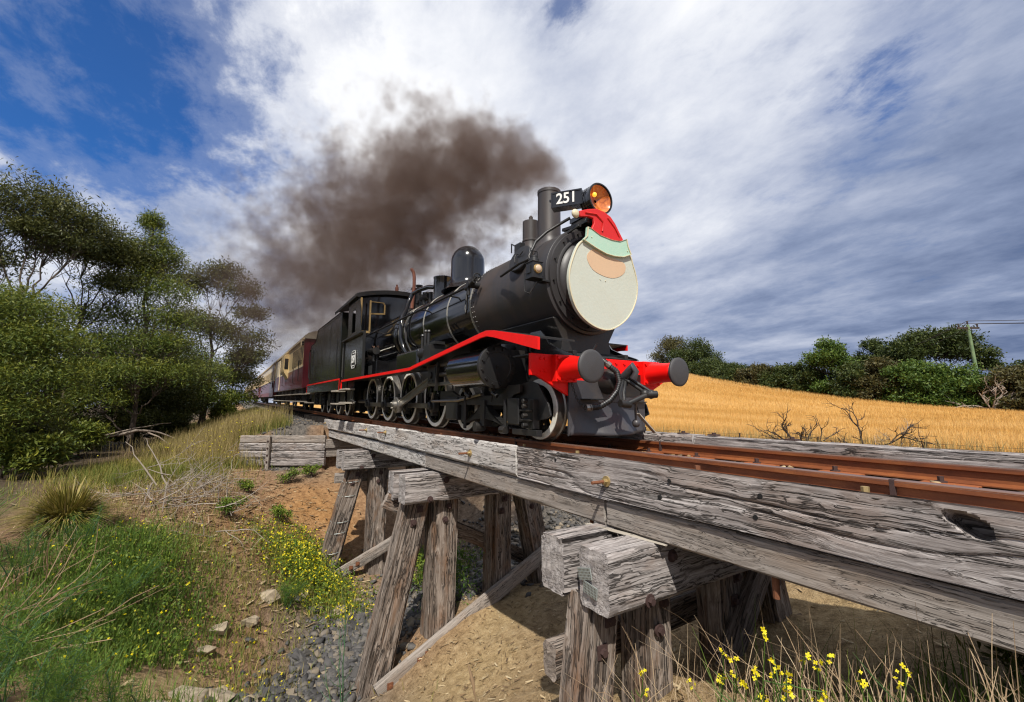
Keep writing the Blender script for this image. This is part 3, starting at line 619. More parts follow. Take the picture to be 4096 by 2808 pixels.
for x in xs_t:                                                        # transoms and rust red bearing plates on the bridge
    z = float(zt(x)); b = MB(); b.bx(x-.11, x+.11, -.655, .655, z-.36, z-.142); b.build('sleeper', M['wood_dark'], track, .01)
    for y in (-RY, RY):
        p = MB(); p.bx(x-.15, x+.15, (y-.14) if y > 0 else -.662, (y+.22) if y < 0 else .66, z-.1415, z-.1285); p.bx(x-.15, x+.15, y-.25 if y > 0 else y+.1, y-.1 if y > 0 else y+.25, z-.1405, z-.1275); s_ = 1 if y < 0 else -1
        p.build('bearing_plate', M['plate_rust'], track, .003)
        q = MB(); yy = y-.085*(1 if y > 0 else -1); q.cyl((x-.05, yy, z-.13), (x-.05, yy, z-.085), .019, n=6); q.cyl((x-.05, yy, z-.13), (x-.05, yy, z-.118), .036, n=10); q.build('track_bolt', M['darkrust'], track)
for x in np.arange(-80, -17.4, .75):                                  # sleepers on the ballast
    z = float(zt(x)); b = MB(); b.bx(x-.12, x+.12, -1.1, 1.1, z-.33, z-.152); b.build('sleeper', M['wood_dark'], track)
b = MB(); b.bx(-17.0, 3.1, -.66, .66, -.46, -.37); b.build('deck_floor', M['wood_dark'], track)
n = 2600; xs = rs.uniform(-16, 3, n); ys = rs.uniform(-.5, .5, n); zb = zt(xs)-.175+rs.uniform(0, .035, n)
ob = scatter_stones('deck_litter', xs, ys, rs.choice([.02, .03, .045], n), M['chip'], track, .2, zb); tag(ob, kind='stuff')
b = MB(); b.bx(-16.9, 3.1, -.655, .655, -.369, -.19); ob = b.build('deck_fill', M['earth'], track)

# ------------------------------------------------------------------ timber bridge
bridge = empty('timber_trestle_bridge', (-7, 0, -1.5), 'weathered grey timber trestle bridge carrying the steam train over a gully', 'bridge')
def zk(x): return min(float(zt(x))*0.75, 0.05)
near_up = [(-18.1, -10.50, M['wood_pale'], .26, .34, 1), (-10.44, -4.53, M['wood_pale'], .26, .36, 2), (-4.49, 3.1, M['wood_grey'], .27, .375, 3)]
for k, (x0, x1, mat, w, h, sd) in enumerate(near_up):
    p0 = (x0, -.775, zk(x0)-.045-h/2); p1 = (x1, -.775, zk(x1)-.045-h/2)
    hi = x1 > 0
    bm_ = beam('kerb_beam', p0, p1, w, h, mat, bridge, nu=760 if hi else 260, sub=40 if hi else 12, rough=.006 if hi else .006, deep=.013 if hi else .010, rnd=.014, seed=sd, fall=.095,
         hole=(-.67+4.49, .10, .088, .050, .17, 1) if hi else None, endj=.02)
    if k == 0: bl = [(-17.3, -.20), (-11.5, -.20)]
    elif k == 1: bl = [(-9.85, -.18), (-5.72, -.24)]
    else: bl = [(-3.0, -.255)]
    for bx_, bz in bl:
        bolt(bm_, (bx_, -.915, zk(bx_)+bz), (0, -1, 0), M['yellowbolt'], .034, .048, name='washer', hex_h=.035)
        q = MB(); q.cyl((bx_, -.91, zk(bx_)+bz), (bx_, -1.09, zk(bx_)+bz), .015, n=8); q.build('threaded_rod', M['rust'], bm_)
    if hi:
        for hx, hz in ((-2.32, -.16), (-1.62, -.16), (-2.42, -.30), (-1.66, -.30), (-3.75, -.14)):
            q = MB(); q.cyl((hx, -.9125, hz), (hx, -.885, hz), .017, n=8); q.build('bolt_hole', M['hole'], bm_)
near_low = [(-17.9, -7.58, M['wood_pale'], .24, .27, 4), (-7.54, -3.09, M['wood_low'], .25, .26, 5), (-3.05, 3.1, M['wood_low'], .25, .25, 6)]
for x0, x1, mat, w, h, sd in near_low:
    h = h-.028; zc = lambda x, h=h: zk(x)-.66+h/2
    beam('corbel_beam', (x0, -.745, zc(x0)), (x1, -.745, zc(x1)), w, h, mat, bridge, nu=300 if x1 > 0 else 200, sub=12, rough=.004, deep=.006, seed=sd, endj=.012)
for x0, x1, sd in ((-17.6, -10.4, 7), (-10.35, -3.24, 8), (-3.2, 3.1, 9)):
    beam('kerb_beam', (x0, .80, zk(x0)+.085-.17), (x1, .80, zk(x1)+.085-.17), .27, .34, M['wood_grey'], bridge, nu=240, sub=12, rough=.010, deep=.014, rnd=.022, seed=sd, endj=.02)
    beam('corbel_beam', (x0, .78, zk(x0)-.54), (x1, .78, zk(x1)-.54), .25, .25, M['wood_low'], bridge, seed=sd+3)
for y in (-.30, .30):
    beam('stringer', (-17.2, y, -.56), (3.1, y, -.56), .26, .20, M['wood_dark'], bridge, nu=60, seed=14)
for x, yb in ((-2.2, .75), (-3.45, .8), (-3.05, .8)):                  # clamp plates lying on the far beam
    p = MB(); p.box((x, yb, .098), (.10, .10, .016)); p.cyl((x, yb, .10), (x, yb, .125), .022, n=6); p.build('clamp_plate', M['darkrust'], bridge)
for x, ang, mt in ((-3.62, .5, M['yellowbolt']), (-1.12, .1, M['yellowbolt']), (-4.62, 0, M['yellowbolt']), (-5.35, .2, M['rust']), (-6.3, .3, M['rust']), (-7.2, .3, M['rust']), (-8.2, .3, M['rust']), (-2.2, .2, M['rust'])):
    z = zk(x)-.095; p = MB(); p.box((x, -.715, z), (.11, .085, .012), Matrix.Rotation(ang, 3, 'Z')); pl = p.build('clamp_plate', M['darkrust'], bridge)
    q = MB(); q.cyl((x, -.72, z), (x, -.72, z+.05), .021, n=6); q.build('nut', mt, pl)
def pier(xf, posts, first, zc=-.665, ch=.45, gbot=-3.7, mats=None):
    for (xa, yo, rn, sd) in ((xf-.16, -1.42, .016, first), (xf-.62, -1.46, .055, first+1)):
        bm_ = beam('cap_beam', (xa, yo, zc-ch/2), (xa, 1.45, zc-ch/2), .32 if xa > xf-.3 else .30, ch, M['wood_grey'], bridge, nu=110, sub=14, rough=.005, deep=.012, rnd=rn, seed=sd, endj=.015)
        if xa > xf-.3:
            for yy, zz_, sq in ((-1.0, -.50, False), (-.72, -.15, False)): bolt(bm_, (xa+.162, yy, zc+zz_*.8), (1, 0, 0), M['darkrust'], .038, .05)
    for yt, yb, zb, w, sd in posts:
        p = beam('pile', (xf-.38, yb, zb), (xf-.38, yt, zc-ch+.02), .42*w, .40*w, M['wood_post'], bridge, up=(1, 0, 0), nu=90, sub=9, rough=.012, deep=.026, rnd=.055, seed=sd, taper=.96)
        d = Vector((0, yt-yb, zc-ch-zb)).normalized()
        for s_ in (.13, .34):
            q = Vector((xf-.38, yt, zc-ch))-d*s_; bolt(p, (xf-.38+.20*w+.006, q.y+.03*(1 if s_ < .2 else -1), q.z), (1, 0, 0), M['darkrust'], .040, .05, square=(sd % 2 == 0))
pier(-2.48, [(-1.22, -1.44, -2.6, .80, 60), (-.62, -.66, -2.5, .84, 61), (.45, .45, -2.3, .85, 62), (1.15, 1.5, -2.3, .8, 63)], 40, ch=.44)
pier(-6.95, [(-1.10, -1.83, -4.25, 1.0, 64), (-.62, -.68, -3.7, 1.12, 65), (.50, .46, -3.5, 1.0, 66), (1.08, 1.6, -3.5, 1.0, 67)], 42)
pier(-11.45, [(-1.05, -1.82, -4.2, 1.0, 68), (-.5, -.52, -4.2, 1.08, 69), (.50, .5, -3.9, 1.0, 70), (1.1, 1.55, -3.9, 1.0, 71)], 44)
def brace(p0, p1, w, th, mat, sd, bl=(), sq=True):
    b = beam('brace', p0, p1, th, w, mat, bridge, up=(0, 0, 1), nu=90, sub=8, rough=.004, deep=.006, seed=sd, rnd=.01, endj=.02)
    p0, p1 = Vector(p0), Vector(p1)
    for s_ in bl: q = p0.lerp(p1, s_); bolt(b, (q.x+th/2+.004, q.y, q.z), (1, 0, 0), M['rust'], .034, .045, square=sq)
brace((-7.05, -1.72, -3.78), (-7.05, 1.45, -2.25), .25, .11, M['wood_low'], 80, (.055, .20, .24))
brace((-7.58, -1.55, -1.12), (-7.58, 1.75, -2.75), .25, .11, M['wood_post'], 81)
brace((-11.55, -1.80, -3.69), (-11.55, 1.2, -2.40), .25, .11, M['wood_low'], 82, (.035, .085, .22, .27))
brace((-12.08, -1.5, -1.36), (-12.08, 1.6, -1.40), .25, .12, M['wood_low'], 83)
brace((-3.15, -1.46, -1.66), (-3.15, 1.7, -1.60), .27, .16, M['wood_post'], 84)
brace((-2.64, 1.0, -1.05), (-2.64, -.35, -2.55), .25, .11, M['wood_dark'], 85)
# galvanised nail plates on the split end of the nearest cap, timber packing strip above it
for cx_, cz_, an in ((-2.72, -.86, -.25), (-2.66, -.96, .12)):
    p = MB(); p.box((cx_, -1.438, cz_), (.15, .006, .085), Matrix.Rotation(an, 3, 'Y')); gp = p.build('nail_plate', M['galv'], bridge)
    q = MB()
    for a_ in range(9):
        for b_ in range(4):
            w_ = Matrix.Rotation(an, 3, 'Y') @ Vector(((a_-4)*.016, 0, (b_-1.5)*.02)); q.bx(cx_+w_.x-.003, cx_+w_.x+.003, -1.4435, -1.441, cz_+w_.z-.006, cz_+w_.z+.006)
    q.build('nail_row', M['steel'], gp)
beam('packing_strip', (-3.25, -.93, -.672), (-2.40, -.86, -.662), .07, .010, M['board'], bridge, nu=20, seed=3)
q = MB(); q.cyl((-1.62, -.80, -.66), (-1.62, -.80, -.80), .022, n=10); q.build('hanging_bolt', M['rust'], bridge)
q = MB(); q.cyl((-3.42, -.72, -.66), (-3.42, -.72, -.85), .02, n=10); q.build('hanging_bolt', M['rust'], bridge)
def wire_ring(yt, yb, zb, xf, z, r=.275):
    f_ = (z-zb)/(-1.12-zb); y = yb+(yt-yb)*f_; q = MB(); q.tube([(xf-.38+r*.84*math.cos(a), y+r*.86*math.sin(a), z+.01*math.sin(a*2)) for a in np.linspace(0, 2*math.pi, 25)], .006, 5); return q
for z in (-1.42, -1.75, -2.35, -2.6, -3.05, -3.3):
    wire_ring(-1.05, -1.75, -3.95, -11.45, z).build('binding_wire', M['galv'], bridge)
# abutment: sill and raked wing wall of sleepers
wing = empty('wing_wall', (-17.2, -2.2, -1), 'low retaining wall of grey sleepers beside the end of the bridge', 'retaining wall')
for k in range(4):
    z = -.66-.255*k; o = .02*(k % 2)
    beam('plank', (-16.42, -1.02, z), (-17.97-o, -3.47-o, z), .16, .243, M['wood_grey'] if k else M['wood_low'], wing, nu=60, sub=8, rough=.006, deep=.010, seed=90+k, endj=.015)
nrm = Vector((.846, -.533, 0)); wp = Vector((-17.42, -2.60, 0))+nrm*.15
beam('post', tuple(wp+Vector((0, 0, -1.9))), tuple(wp+Vector((0, 0, -.56))), .15, .13, M['wood_low'], wing, up=(.533, .846, 0), nu=30, seed=95)
for z in (-.72, -.95, -1.18, -1.4): bolt(wing, tuple(wp+nrm*.07+Vector((0, 0, z))), tuple(nrm), M['darkrust'], .025, .03)
beam('abutment_sill', (-16.55, -1.15, -.82), (-16.55, 1.3, -.82), .32, .30, M['wood_low'], bridge, seed=97)
beam('abutment_sill', (-16.6, -1.0, -1.12), (-16.6, 1.3, -1.12), .28, .30, M['wood_low'], bridge, seed=98)
def text_mesh(name, cu):
    t_ = bpy.data.objects.new(name, cu); COL.objects.link(t_); dg = bpy.context.evaluated_depsgraph_get(); me = bpy.data.meshes.new_from_object(t_.evaluated_get(dg))
    COL.objects.unlink(t_); bpy.data.objects.remove(t_); o = bpy.data.objects.new(name, me); COL.objects.link(o); return o
# ------------------------------------------------------------------ steam locomotive (x along the line, front towards +x)
LA = 0.0135
loco = empty('steam_locomotive', (-8, 0, 0.0717), 'black steam locomotive numbered 251 with red buffer beam leading the train', 'locomotive', rot=(0, LA, 0))
REF[loco.name] = (-8, 0, 0)
BZ, BR = 2.01, 0.70
# frames and dark underworks
b = MB(); b.bx(-13.3, -3.98, -.46, -.40, .42, 1.06); b.bx(-13.3, -3.98, .40, .46, .42, 1.06); b.bx(-13.2, -4.0, -.4, .4, .62, .92)
b.build('main_frame', M['iron'], loco, .008)
b = MB(); b.bx(-12.1, -10.0, -.52, .52, .30, 1.5); b.build('ashpan', M['iron'], loco, .03)
b = MB(); b.bx(-10.0, -7.0, -.36, .36, .22, .64); b.bx(-13.1, -12.1, -.5, .5, .25, .7); b.build('brake_rigging', M['hole'], loco)
# smokebox, barrel, firebox
b = MB(); b.lathe([(0, .66), (0.012, BR), (2.0, BR+.005)], (-4.19, 0, BZ), (-1, 0, 0), 72); sb = b.build('smokebox', M['matt'], loco, .006)
b = MB()
for xx in (-4.27, -6.10, -6.16):
    for k in range(56 if xx < -6 else 0): a = 2*math.pi*k/56; b.sphere((xx, (BR+.005)*math.cos(a), BZ+(BR+.005)*math.sin(a)), .013, 6)
b.build('rivet_row', M['matt'], sb)
b = MB(); b.lathe([(0, .665), (.035, .66), (.035, .56), (.05, .535), (.05, .52), (.075, .50), (.11, .44), (.135, .30), (.145, 0.02)], (-4.195, 0, BZ), (1, 0, 0), 64); dr = b.build('smokebox_door', M['matt'], loco, 0, 30)
b = MB(); b.lathe([(0, .575), (.02, .575), (.03, .555), (.03, .54), (0, .54)], (-4.16, 0, BZ), (1, 0, 0), 64, False); b.build('door_ring', M['matt'], dr)
b = MB()
for k in range(14): a = 2*math.pi*(k+.3)/14; b.cyl((-4.16, .615*math.cos(a), BZ+.615*math.sin(a)), (-4.135, .615*math.cos(a), BZ+.615*math.sin(a)), .014, n=6)
b.build('door_fittings', M['iron'], dr)
b = MB(); b.lathe([(0, .675), (.02, .685), (3.9, .685)], (-6.19, 0, BZ), (-1, 0, 0), 72); bar_ = b.build('boiler_barrel', M['gloss'], loco)
b = MB(); b.lathe([(0, .66), (.05, .705), (.12, .715), (.35, .715), (1.7, .70)], (-10.05, 0, BZ+.01), (-1, 0, 0), 72); fb = b.build('firebox', M['gloss'], loco)
b = MB()
for k in range(16):
    for zz_ in (1.62, 1.75): b.sphere((-10.25-.1*k, -math.sqrt(max(0, .705**2-(zz_-BZ)**2))-.001, zz_), .014, 6)
b.build('washout_plugs', M['band'], fb)
for xx, w in ((-6.22, .05), (-7.14, .045), (-8.29, .045), (-9.45, .04), (-9.85, .05)):
    b = MB(); b.lathe([(0, .687), (.002, .694), (w, .694), (w+.002, .687)], (xx, 0, BZ), (-1, 0, 0), 72, False); b.build('boiler_band', M['band'], bar_)
# saddle and lower smokebox
b = MB(); b.prism([(-.44, .95), (.44, .95), (.40, 1.25), (.55, 1.50), (-.55, 1.50), (-.40, 1.25)], -5.6, -4.25, 'x'); b.build('smokebox_saddle', M['iron'], loco, .02)
# chimney, small stack, dome, sand box
b = MB(); b.lathe([(0, .30), (.04, .24), (.12, .185), (.2, .172), (.88, .168), (.885, .176), (.93, .176), (.93, .13)], (-5.05, 0, BZ+BR-.05), (0, 0, 1), 48); b.cyl((-5.05, 0, 3.50), (-5.05, 0, 3.5975), .13, n=32); ch = b.build('chimney', M['matt'], loco, 0, 30)
b = MB(); b.cyl((-5.05, 0, 3.594), (-5.05, 0, 3.600), .128, n=32); b.build('chimney_mouth', M['hole'], ch)
b = MB(); b.lathe([(0, .17), (.06, .135), (.24, .128), (.25, .137), (.27, .137), (.28, .130), (.58, .130), (.59, .02)], (-5.50, -.02, BZ+BR-.02), (0, 0, 1), 36); b.cyl((-5.5, -.02, 3.26), (-5.5, -.02, 3.36), .032, n=12); b.sphere((-5.5, -.02, 3.365), .02, 8); b.build('auxiliary_stack', M['matt'], loco, 0, 30)
b = MB(); pr = [(0, .52), (.04, .47), (.09, .41), (.16, .355), (.24, .338), (.62, .336)]+[(.62+.335*math.sin(a), .336*math.cos(a)) for a in np.linspace(.12, 1.5, 9)]
b.lathe(pr, (-7.75, 0, BZ+.60), (0, 0, 1), 56); b.build('steam_dome', M['gloss'], loco, 0, 40)
b = MB(); b.lathe([(0, .30), (.08, .225), (.12, .215), (.56, .215), (.575, .222), (.60, .222), (.60, .05)], (-8.98, 0, BZ+.60), (0, 0, 1), 40); b.build('sand_box', M['gloss'], loco, 0, 30)
# safety valves, whistle pipe, turret fittings
b = MB(); b.cyl((-10.55, -.05, 2.68), (-10.55, -.05, 2.92), .22, n=20)
for xx in (-10.72, -10.38):
    b.lathe([(0, .10), (.05, .075), (.1, .065), (.42, .065), (.44, .085), (.47, .085), (.47, .04)], (xx, -.05, 2.88), (0, 0, 1), 18)
    for k in range(6): b.cyl((xx+.07, -.05-.03, 2.98+.045*k), (xx+.07, -.05+.03, 2.98+.045*k), .013, n=6)
b.bar((-10.7, -.1, 3.2), (-10.98, -.16, 3.02), .03, .03); b.build('safety_valves', M['iron'], loco, 0, 30)
b = MB(); b.cyl((-9.95, -.1, 2.68), (-9.95, -.1, 3.0), .1, n=14); b.cyl((-10.1, -.12, 2.88), (-9.5, -.12, 2.88), .075, n=14); b.cyl((-9.75, -.14, 2.72), (-9.75, -.14, 3.02), .055, n=12); b.sphere((-9.62, -.12, 2.95), .07, 10); b.cyl((-9.45, -.1, 2.7), (-9.45, -.1, 2.97), .05, n=12); b.build('turret_valves', M['iron'], loco, 0, 30)
b = MB(); b.tube([(-10.30, -.25, 2.72), (-10.28, -.22, 3.3), (-10.29, -.22, 3.52), (-10.36, -.22, 3.66), (-10.50, -.22, 3.76)], [.042, .042, .042, .042, .042], 12); b.build('copper_exhaust_pipe', M['copper'], loco, 0, 50)
b = MB(); b.tube([(-9.1, -.15, 3.0), (-9.35, -.2, 3.06), (-9.75, -.28, 3.06), (-9.98, -.36, 3.0), (-9.98, -.44, 2.8), (-9.8, -.55, 2.55), (-9.6, -.70, 2.35), (-9.52, -.755, 2.10), (-9.5, -.755, 1.85), (-9.42, -.70, 1.6), (-9.2, -.66, 1.42)], .05, 12); b.build('sand_pipe', M['gloss'], loco, 0, 60)
b = MB(); b.tube([(-9.28, -.60, 2.42), (-9.26, -.735, 2.1), (-9.24, -.72, 1.75), (-9.1, -.62, 1.45)], .028, 8); b.tube([(-9.72, -.69, 2.25), (-9.72, -.71, 1.9), (-9.62, -.64, 1.5)], .014, 6); b.build('feed_pipe', M['iron'], loco, 0, 60)
# reverser / hand rail with stanchions, clack valve
b = MB(); b.tube([(-12.6, -.83, 2.23), (-6.3, -.83, 2.235), (-6.0, -.80, 2.25)], .021, 8); hr = b.build('hand_rail', M['iron'], loco)
b = MB()
for xx in (-11.4, -9.9, -8.1, -6.75): b.tube([(xx, -.66, 2.22), (xx, -.83, 2.232)], .016, 6); b.sphere((xx, -.83, 2.232), .03, 8)
b.build('rail_stanchion', M['iron'], hr)
b = MB(); b.cyl((-6.02, -.64, 2.26), (-6.02, -.86, 2.26), .05, n=12); b.cyl((-6.16, -.80, 2.22), (-5.9, -.80, 2.30), .04, n=10); b.cyl((-6.05, -.82, 2.1), (-6.05, -.82, 2.26), .03, n=8); b.tube([(-6.08, -.82, 2.10), (-6.12, -.80, 1.9), (-6.25, -.76, 1.84), (-6.33, -.74, 1.95), (-6.32, -.70, 2.3), (-6.28, -.55, 2.5)], .012, 6)
w = [( -5.80, -.80+.06*math.cos(a), 2.33+.06*math.sin(a)) for a in np.linspace(0, 2*math.pi, 17)]; b.tube(w, .011, 6); b.tube([(-5.80, -.86, 2.33), (-5.80, -.74, 2.33)], .009, 5); b.tube([(-5.80, -.80, 2.27), (-5.80, -.80, 2.39)], .009, 5); b.cyl((-5.92, -.8, 2.3), (-5.80, -.80, 2.33), .014, n=6)
b.build('clack_valve', M['iron'], loco, 0, 50)
# round turbo cover on the smokebox side
pc = Vector((-4.82, -.655, 2.365)); ax = Vector((.10, -.93, .36)).normalized(); b = MB(); b.lathe([(0, .20), (.05, .205), (.06, .195), (.062, .02)], pc-ax*.03, ax, 40); b.cyl(pc-ax*.2, pc, .12, n=18); rc = b.build('round_cover', M['iron'], loco, 0, 30)
x_, y_, _ = frame(ax); f = lambda u, v_: tuple(pc+ax*.055+x_*u+y_*v_)
b = MB(); b.tube([f(-.075, .07), f(-.04, .02), f(.045, .06), f(.065, .01), f(.02, -.09)], .009, 6); b.build('cover_handle', M['iron'], rc)
b = MB(); b.tube([(-5.13, -.78, 2.18), (-4.55, -.86, 2.19), (-4.35, -.84, 2.2)], .017, 8); b.build('cover_rod', M['iron'], rc)
b = MB(); b.tube([(-5.3, -.5, 2.62), (-5.22, -.55, 2.72), (-5.12, -.56, 2.66)], .01, 5); b.bx(-5.1, -4.95, -.58, -.50, 2.5, 2.66); b.build('governor', M['iron'], rc)
# conduit from the lamp up to the headlight
b = MB(); b.tube([(-4.45, -.75, 2.12), (-4.5, -.74, 2.3), (-4.52, -.62, 2.52), (-4.5, -.46, 2.68), (-4.42, -.30, 2.80), (-4.30, -.22, 2.86)], .02, 8); b.build('conduit', M['iron'], loco, 0, 60)
# side lamp
b = MB(); lx, ly, lz = -4.24, -.84, 2.03
b.bx(lx-.075, lx+.075, ly-.07, ly+.07, lz-.10, lz+.09); b.lathe([(0, .062), (.05, .058), (.055, .045), (.085, .045), (.09, .03)], (lx, ly, lz+.09), (0, 0, 1), 16); b.bx(lx-.085, lx+.085, ly-.08, ly+.08, lz-.115, lz-.10); b.bx(lx-.085, lx+.085, ly-.08, ly+.08, lz+.085, lz+.095)
b.bx(lx-.05, lx+.03, ly-.082, ly-.07, lz-.05, lz+.05); b.bx(lx-.04, lx+.08, ly+.07, -.66, lz-.14, lz-.115)
lamp = b.build('side_lamp', M['iron'], loco, .006)
b = MB(); b.cyl((lx+.075, ly, lz), (lx+.095, ly, lz), .058, .052, 20); b.build('lamp_bezel', M['brass'], lamp)
b = MB(); b.sphere((lx+.09, ly, lz), .046, 16, (.5, 1, 1)); b.build('lens', M['clear'], lamp)
b = MB(); b.tube([(lx, ly-.05, lz+.17), (lx, ly-.045, lz+.24), (lx, ly+.045, lz+.24), (lx, ly+.05, lz+.17)], .008, 6); b.tube([(lx-.1, ly-.07, lz-.02), (lx-.1, ly-.07, lz-.25), (lx-.02, ly-.05, lz-.29), (lx+.05, ly, lz-.16)], .009, 6); b.build('lamp_bail', M['iron'], lamp)
b = MB(); b.bx(lx-.1, lx-.075, ly-.05, ly+.02, lz-.04, lz+.02); b.build('lamp_catch', M['copper'], lamp)
# headlight with angled number boards
hx, hz = -3.985, 3.06
b = MB(); b.lathe([(0, .05), (.02, .13), (.05, .19), (.20, .195), (.21, .208), (.245, .208), (.245, .185)], (hx-.235, .02, hz), (1, 0, 0), 40, False); b.cyl((hx-.235, .02, hz), (hx-.2, .02, hz), .13, n=24); b.bx(-4.42, -4.08, -.13, .17, 2.84, 2.90); b.bx(-4.30, -4.10, -.10, .14, 2.70, 2.86)
for k in range(3): b.lathe([(0, .197), (.008, .203), (.016, .197)], (hx-.18+.045*k, .02, hz), (1, 0, 0), 40, False)
hl = b.build('headlight', M['gloss'], loco, 0, 40)
b = MB(); b.lathe([(-.09, .02), (-.075, .07), (-.04, .14), (0, .186)], (hx-.005, .02, hz), (1, 0, 0), 40, False); b.build('reflector', M['reflector'], hl)
b = MB(); b.sphere((hx-.03, -.05, hz+.05), .03, 12); b.build('bulb', M['bulb'], hl)
b = MB(); b.lathe([(0, .188), (.006, .205), (.014, .205), (.016, .186)], (hx, .02, hz), (1, 0, 0), 48, False); b.build('lens_rim', M['iron'], hl)
for s in (-1, 1):
    A = Vector((-4.44, s*.425, 3.10)); B_ = Vector((-4.115, s*.175, 3.10)); mid = (A+B_)/2; d = (B_-A).normalized(); nrm_ = Vector((-d.y, d.x, 0)); nrm_ = nrm_ if nrm_.y*s > 0 else -nrm_
    rotm = Matrix((d, nrm_, Vector((0, 0, 1)))).transposed(); L = (B_-A).length
    b = MB(); b.box(mid-nrm_*.07, (L, .14, .215), rotm); nb = b.build('number_box', M['gloss'], hl, .004)
    b = MB()
    for uu, vv, su, sv in ((0, .095, L, .022), (0, -.095, L, .022), (-L/2+.011, 0, .022, .17), (L/2-.011, 0, .022, .17)): b.box(mid+d*uu+Vector((0, 0, vv))+nrm_*.004, (su, .012, sv), rotm)
    b.box(mid-d*(L/2+.015)+nrm_*(-.01), (.02, .03, .03), rotm); b.box(mid+d*(L/2+.01)-nrm_*.02, (.012, .03, .1), rotm)
    b.build('box_frame', M['gloss'], nb, .002)
    cu = bpy.data.curves.new('front_number', 'FONT'); cu.body = '251'; cu.size = .20; cu.align_x = 'CENTER'; cu.align_y = 'CENTER'; cu.extrude = .003; cu.offset = .004; cu.materials.append(M['letter'])
    to = text_mesh('front_number', cu); to.parent = nb
    right = d if s < 0 else -d
    to.matrix_local = Matrix.Translation(mid+nrm_*.006-Vector((-8, 0, 0))) @ Matrix((right, Vector((0, 0, 1)), right.cross(Vector((0, 0, 1))))).transposed().to_4x4()
    to.scale = (.92, 1, 1)
# headlight bracket on the smokebox top, lamp irons
b = MB(); b.bx(-4.45, -4.0, -.2, .24, 2.705, 2.735); b.prism([(-.18, 2.73), (.22, 2.73), (.14, 2.86), (-.10, 2.86)], -4.4, -4.08, 'x'); b.bar((-4.35, -.3, 2.69), (-3.97, -.34, 2.62), .04, .04); b.bar((-4.12, -.42, 2.55), (-3.98, -.35, 2.62), .03, .03); b.build('headlight_bracket', M['iron'], loco, .004)
# ---- running plate and red valance
RP = [(-13.35, 1.055), (-7.5, 1.045), (-7.3, 1.07), (-4.86, 1.315), (-4.72, 1.325), (-4.52, 1.30), (-3.62, 1.115)]
VD = [.055, .055, .055, .065, .07, .085, .135]
for s in (-1, 1):
    rp_, vd_ = (RP, VD) if s < 0 else (RP[:4]+[(-4.70, 1.325)], [.055, .055, .055, .065, .085])
    b = MB(); b.prism(rp_+[(x, z-.02) for x, z in reversed(rp_)], s*1.225, s*.74); b.build('running_plate', M['iron'], loco)
    b = MB(); b.prism([(x, z-.004) for x, z in rp_]+[(x, z-.004-d) for (x, z), d in reversed(list(zip(rp_, vd_)))], s*1.228, s*1.20); b.build('valance', M['red'], loco, .002, 20)
    b = MB(); b.bx(-13.352, -13.325, s*1.228, s*1.20, .76, 1.05); b.build('valance_end', M['red'], loco)
    sh = [(-4.75, 1.36), (-4.52, 1.36), (-4.42, 1.27), (-4.34, 1.17), (-4.14, 1.085), (-3.90, 1.005), (-3.875, .98), (-4.75, .98)]
    b = MB(); b.prism(sh, s*.545, s*.52); b.build('front_frame_plate', M['gloss'], loco, .003)
b = MB(); b.strip([(-4.5, 1.22), (-4.3, 1.10), (-4.1, 1.03), (-3.90, .985)], -.52, .52); b.build('front_apron', M['hole'], loco)
# lubricator and boxes on the running plate
b = MB(); b.bx(-8.75, -7.55, -1.08, -.72, 1.05, 1.40); b.build('air_tank_box', M['gloss'], loco, .05, 40, 4)
b = MB(); b.bx(-7.35, -7.0, -1.05, -.75, 1.07, 1.42); b.cyl((-7.62, -.95, 1.30), (-7.3, -.95, 1.30), .12, n=18); b.cyl((-7.68, -.95, 1.30), (-7.60, -.95, 1.30), .07, n=14)
for xx, zz_ in ((-7.5, 1.62), (-7.35, 1.68), (-7.2, 1.66)): b.cyl((xx, -1.0, 1.25), (xx, -1.0, zz_), .028, n=10); b.sphere((xx, -1.0, zz_), .04, 8)
b.bx(-7.4, -6.95, -1.0, -.8, 1.42, 1.47); b.tube([(-7.7, -.98, 1.42), (-7.76, -1.02, 1.30), (-7.72, -1.02, 1.16)], .022, 6); b.bx(-7.42, -7.28, -1.06, -.92, 1.02, 1.2); b.build('mechanical_lubricator', M['iron'], loco, .004, 30)
b = MB(); b.bx(-11.9, -10.6, -.98, -.66, 1.055, 1.42); b.build('sand_locker', M['gloss'], loco, .01)
b = MB(); b.bx(-11.55, -10.95, -.985, -.978, 1.12, 1.33); b.build('locker_opening', M['hole'], loco)
b = MB(); b.cyl((-11.4, -.88, 1.70), (-11.0, -.88, 1.70), .09, n=14); b.cyl((-11.2, -.88, 1.45), (-11.2, -.88, 1.7), .05, n=10); b.sphere((-11.55, -.86, 1.72), .1, 10); b.build('injector', M['iron'], loco, 0, 40)
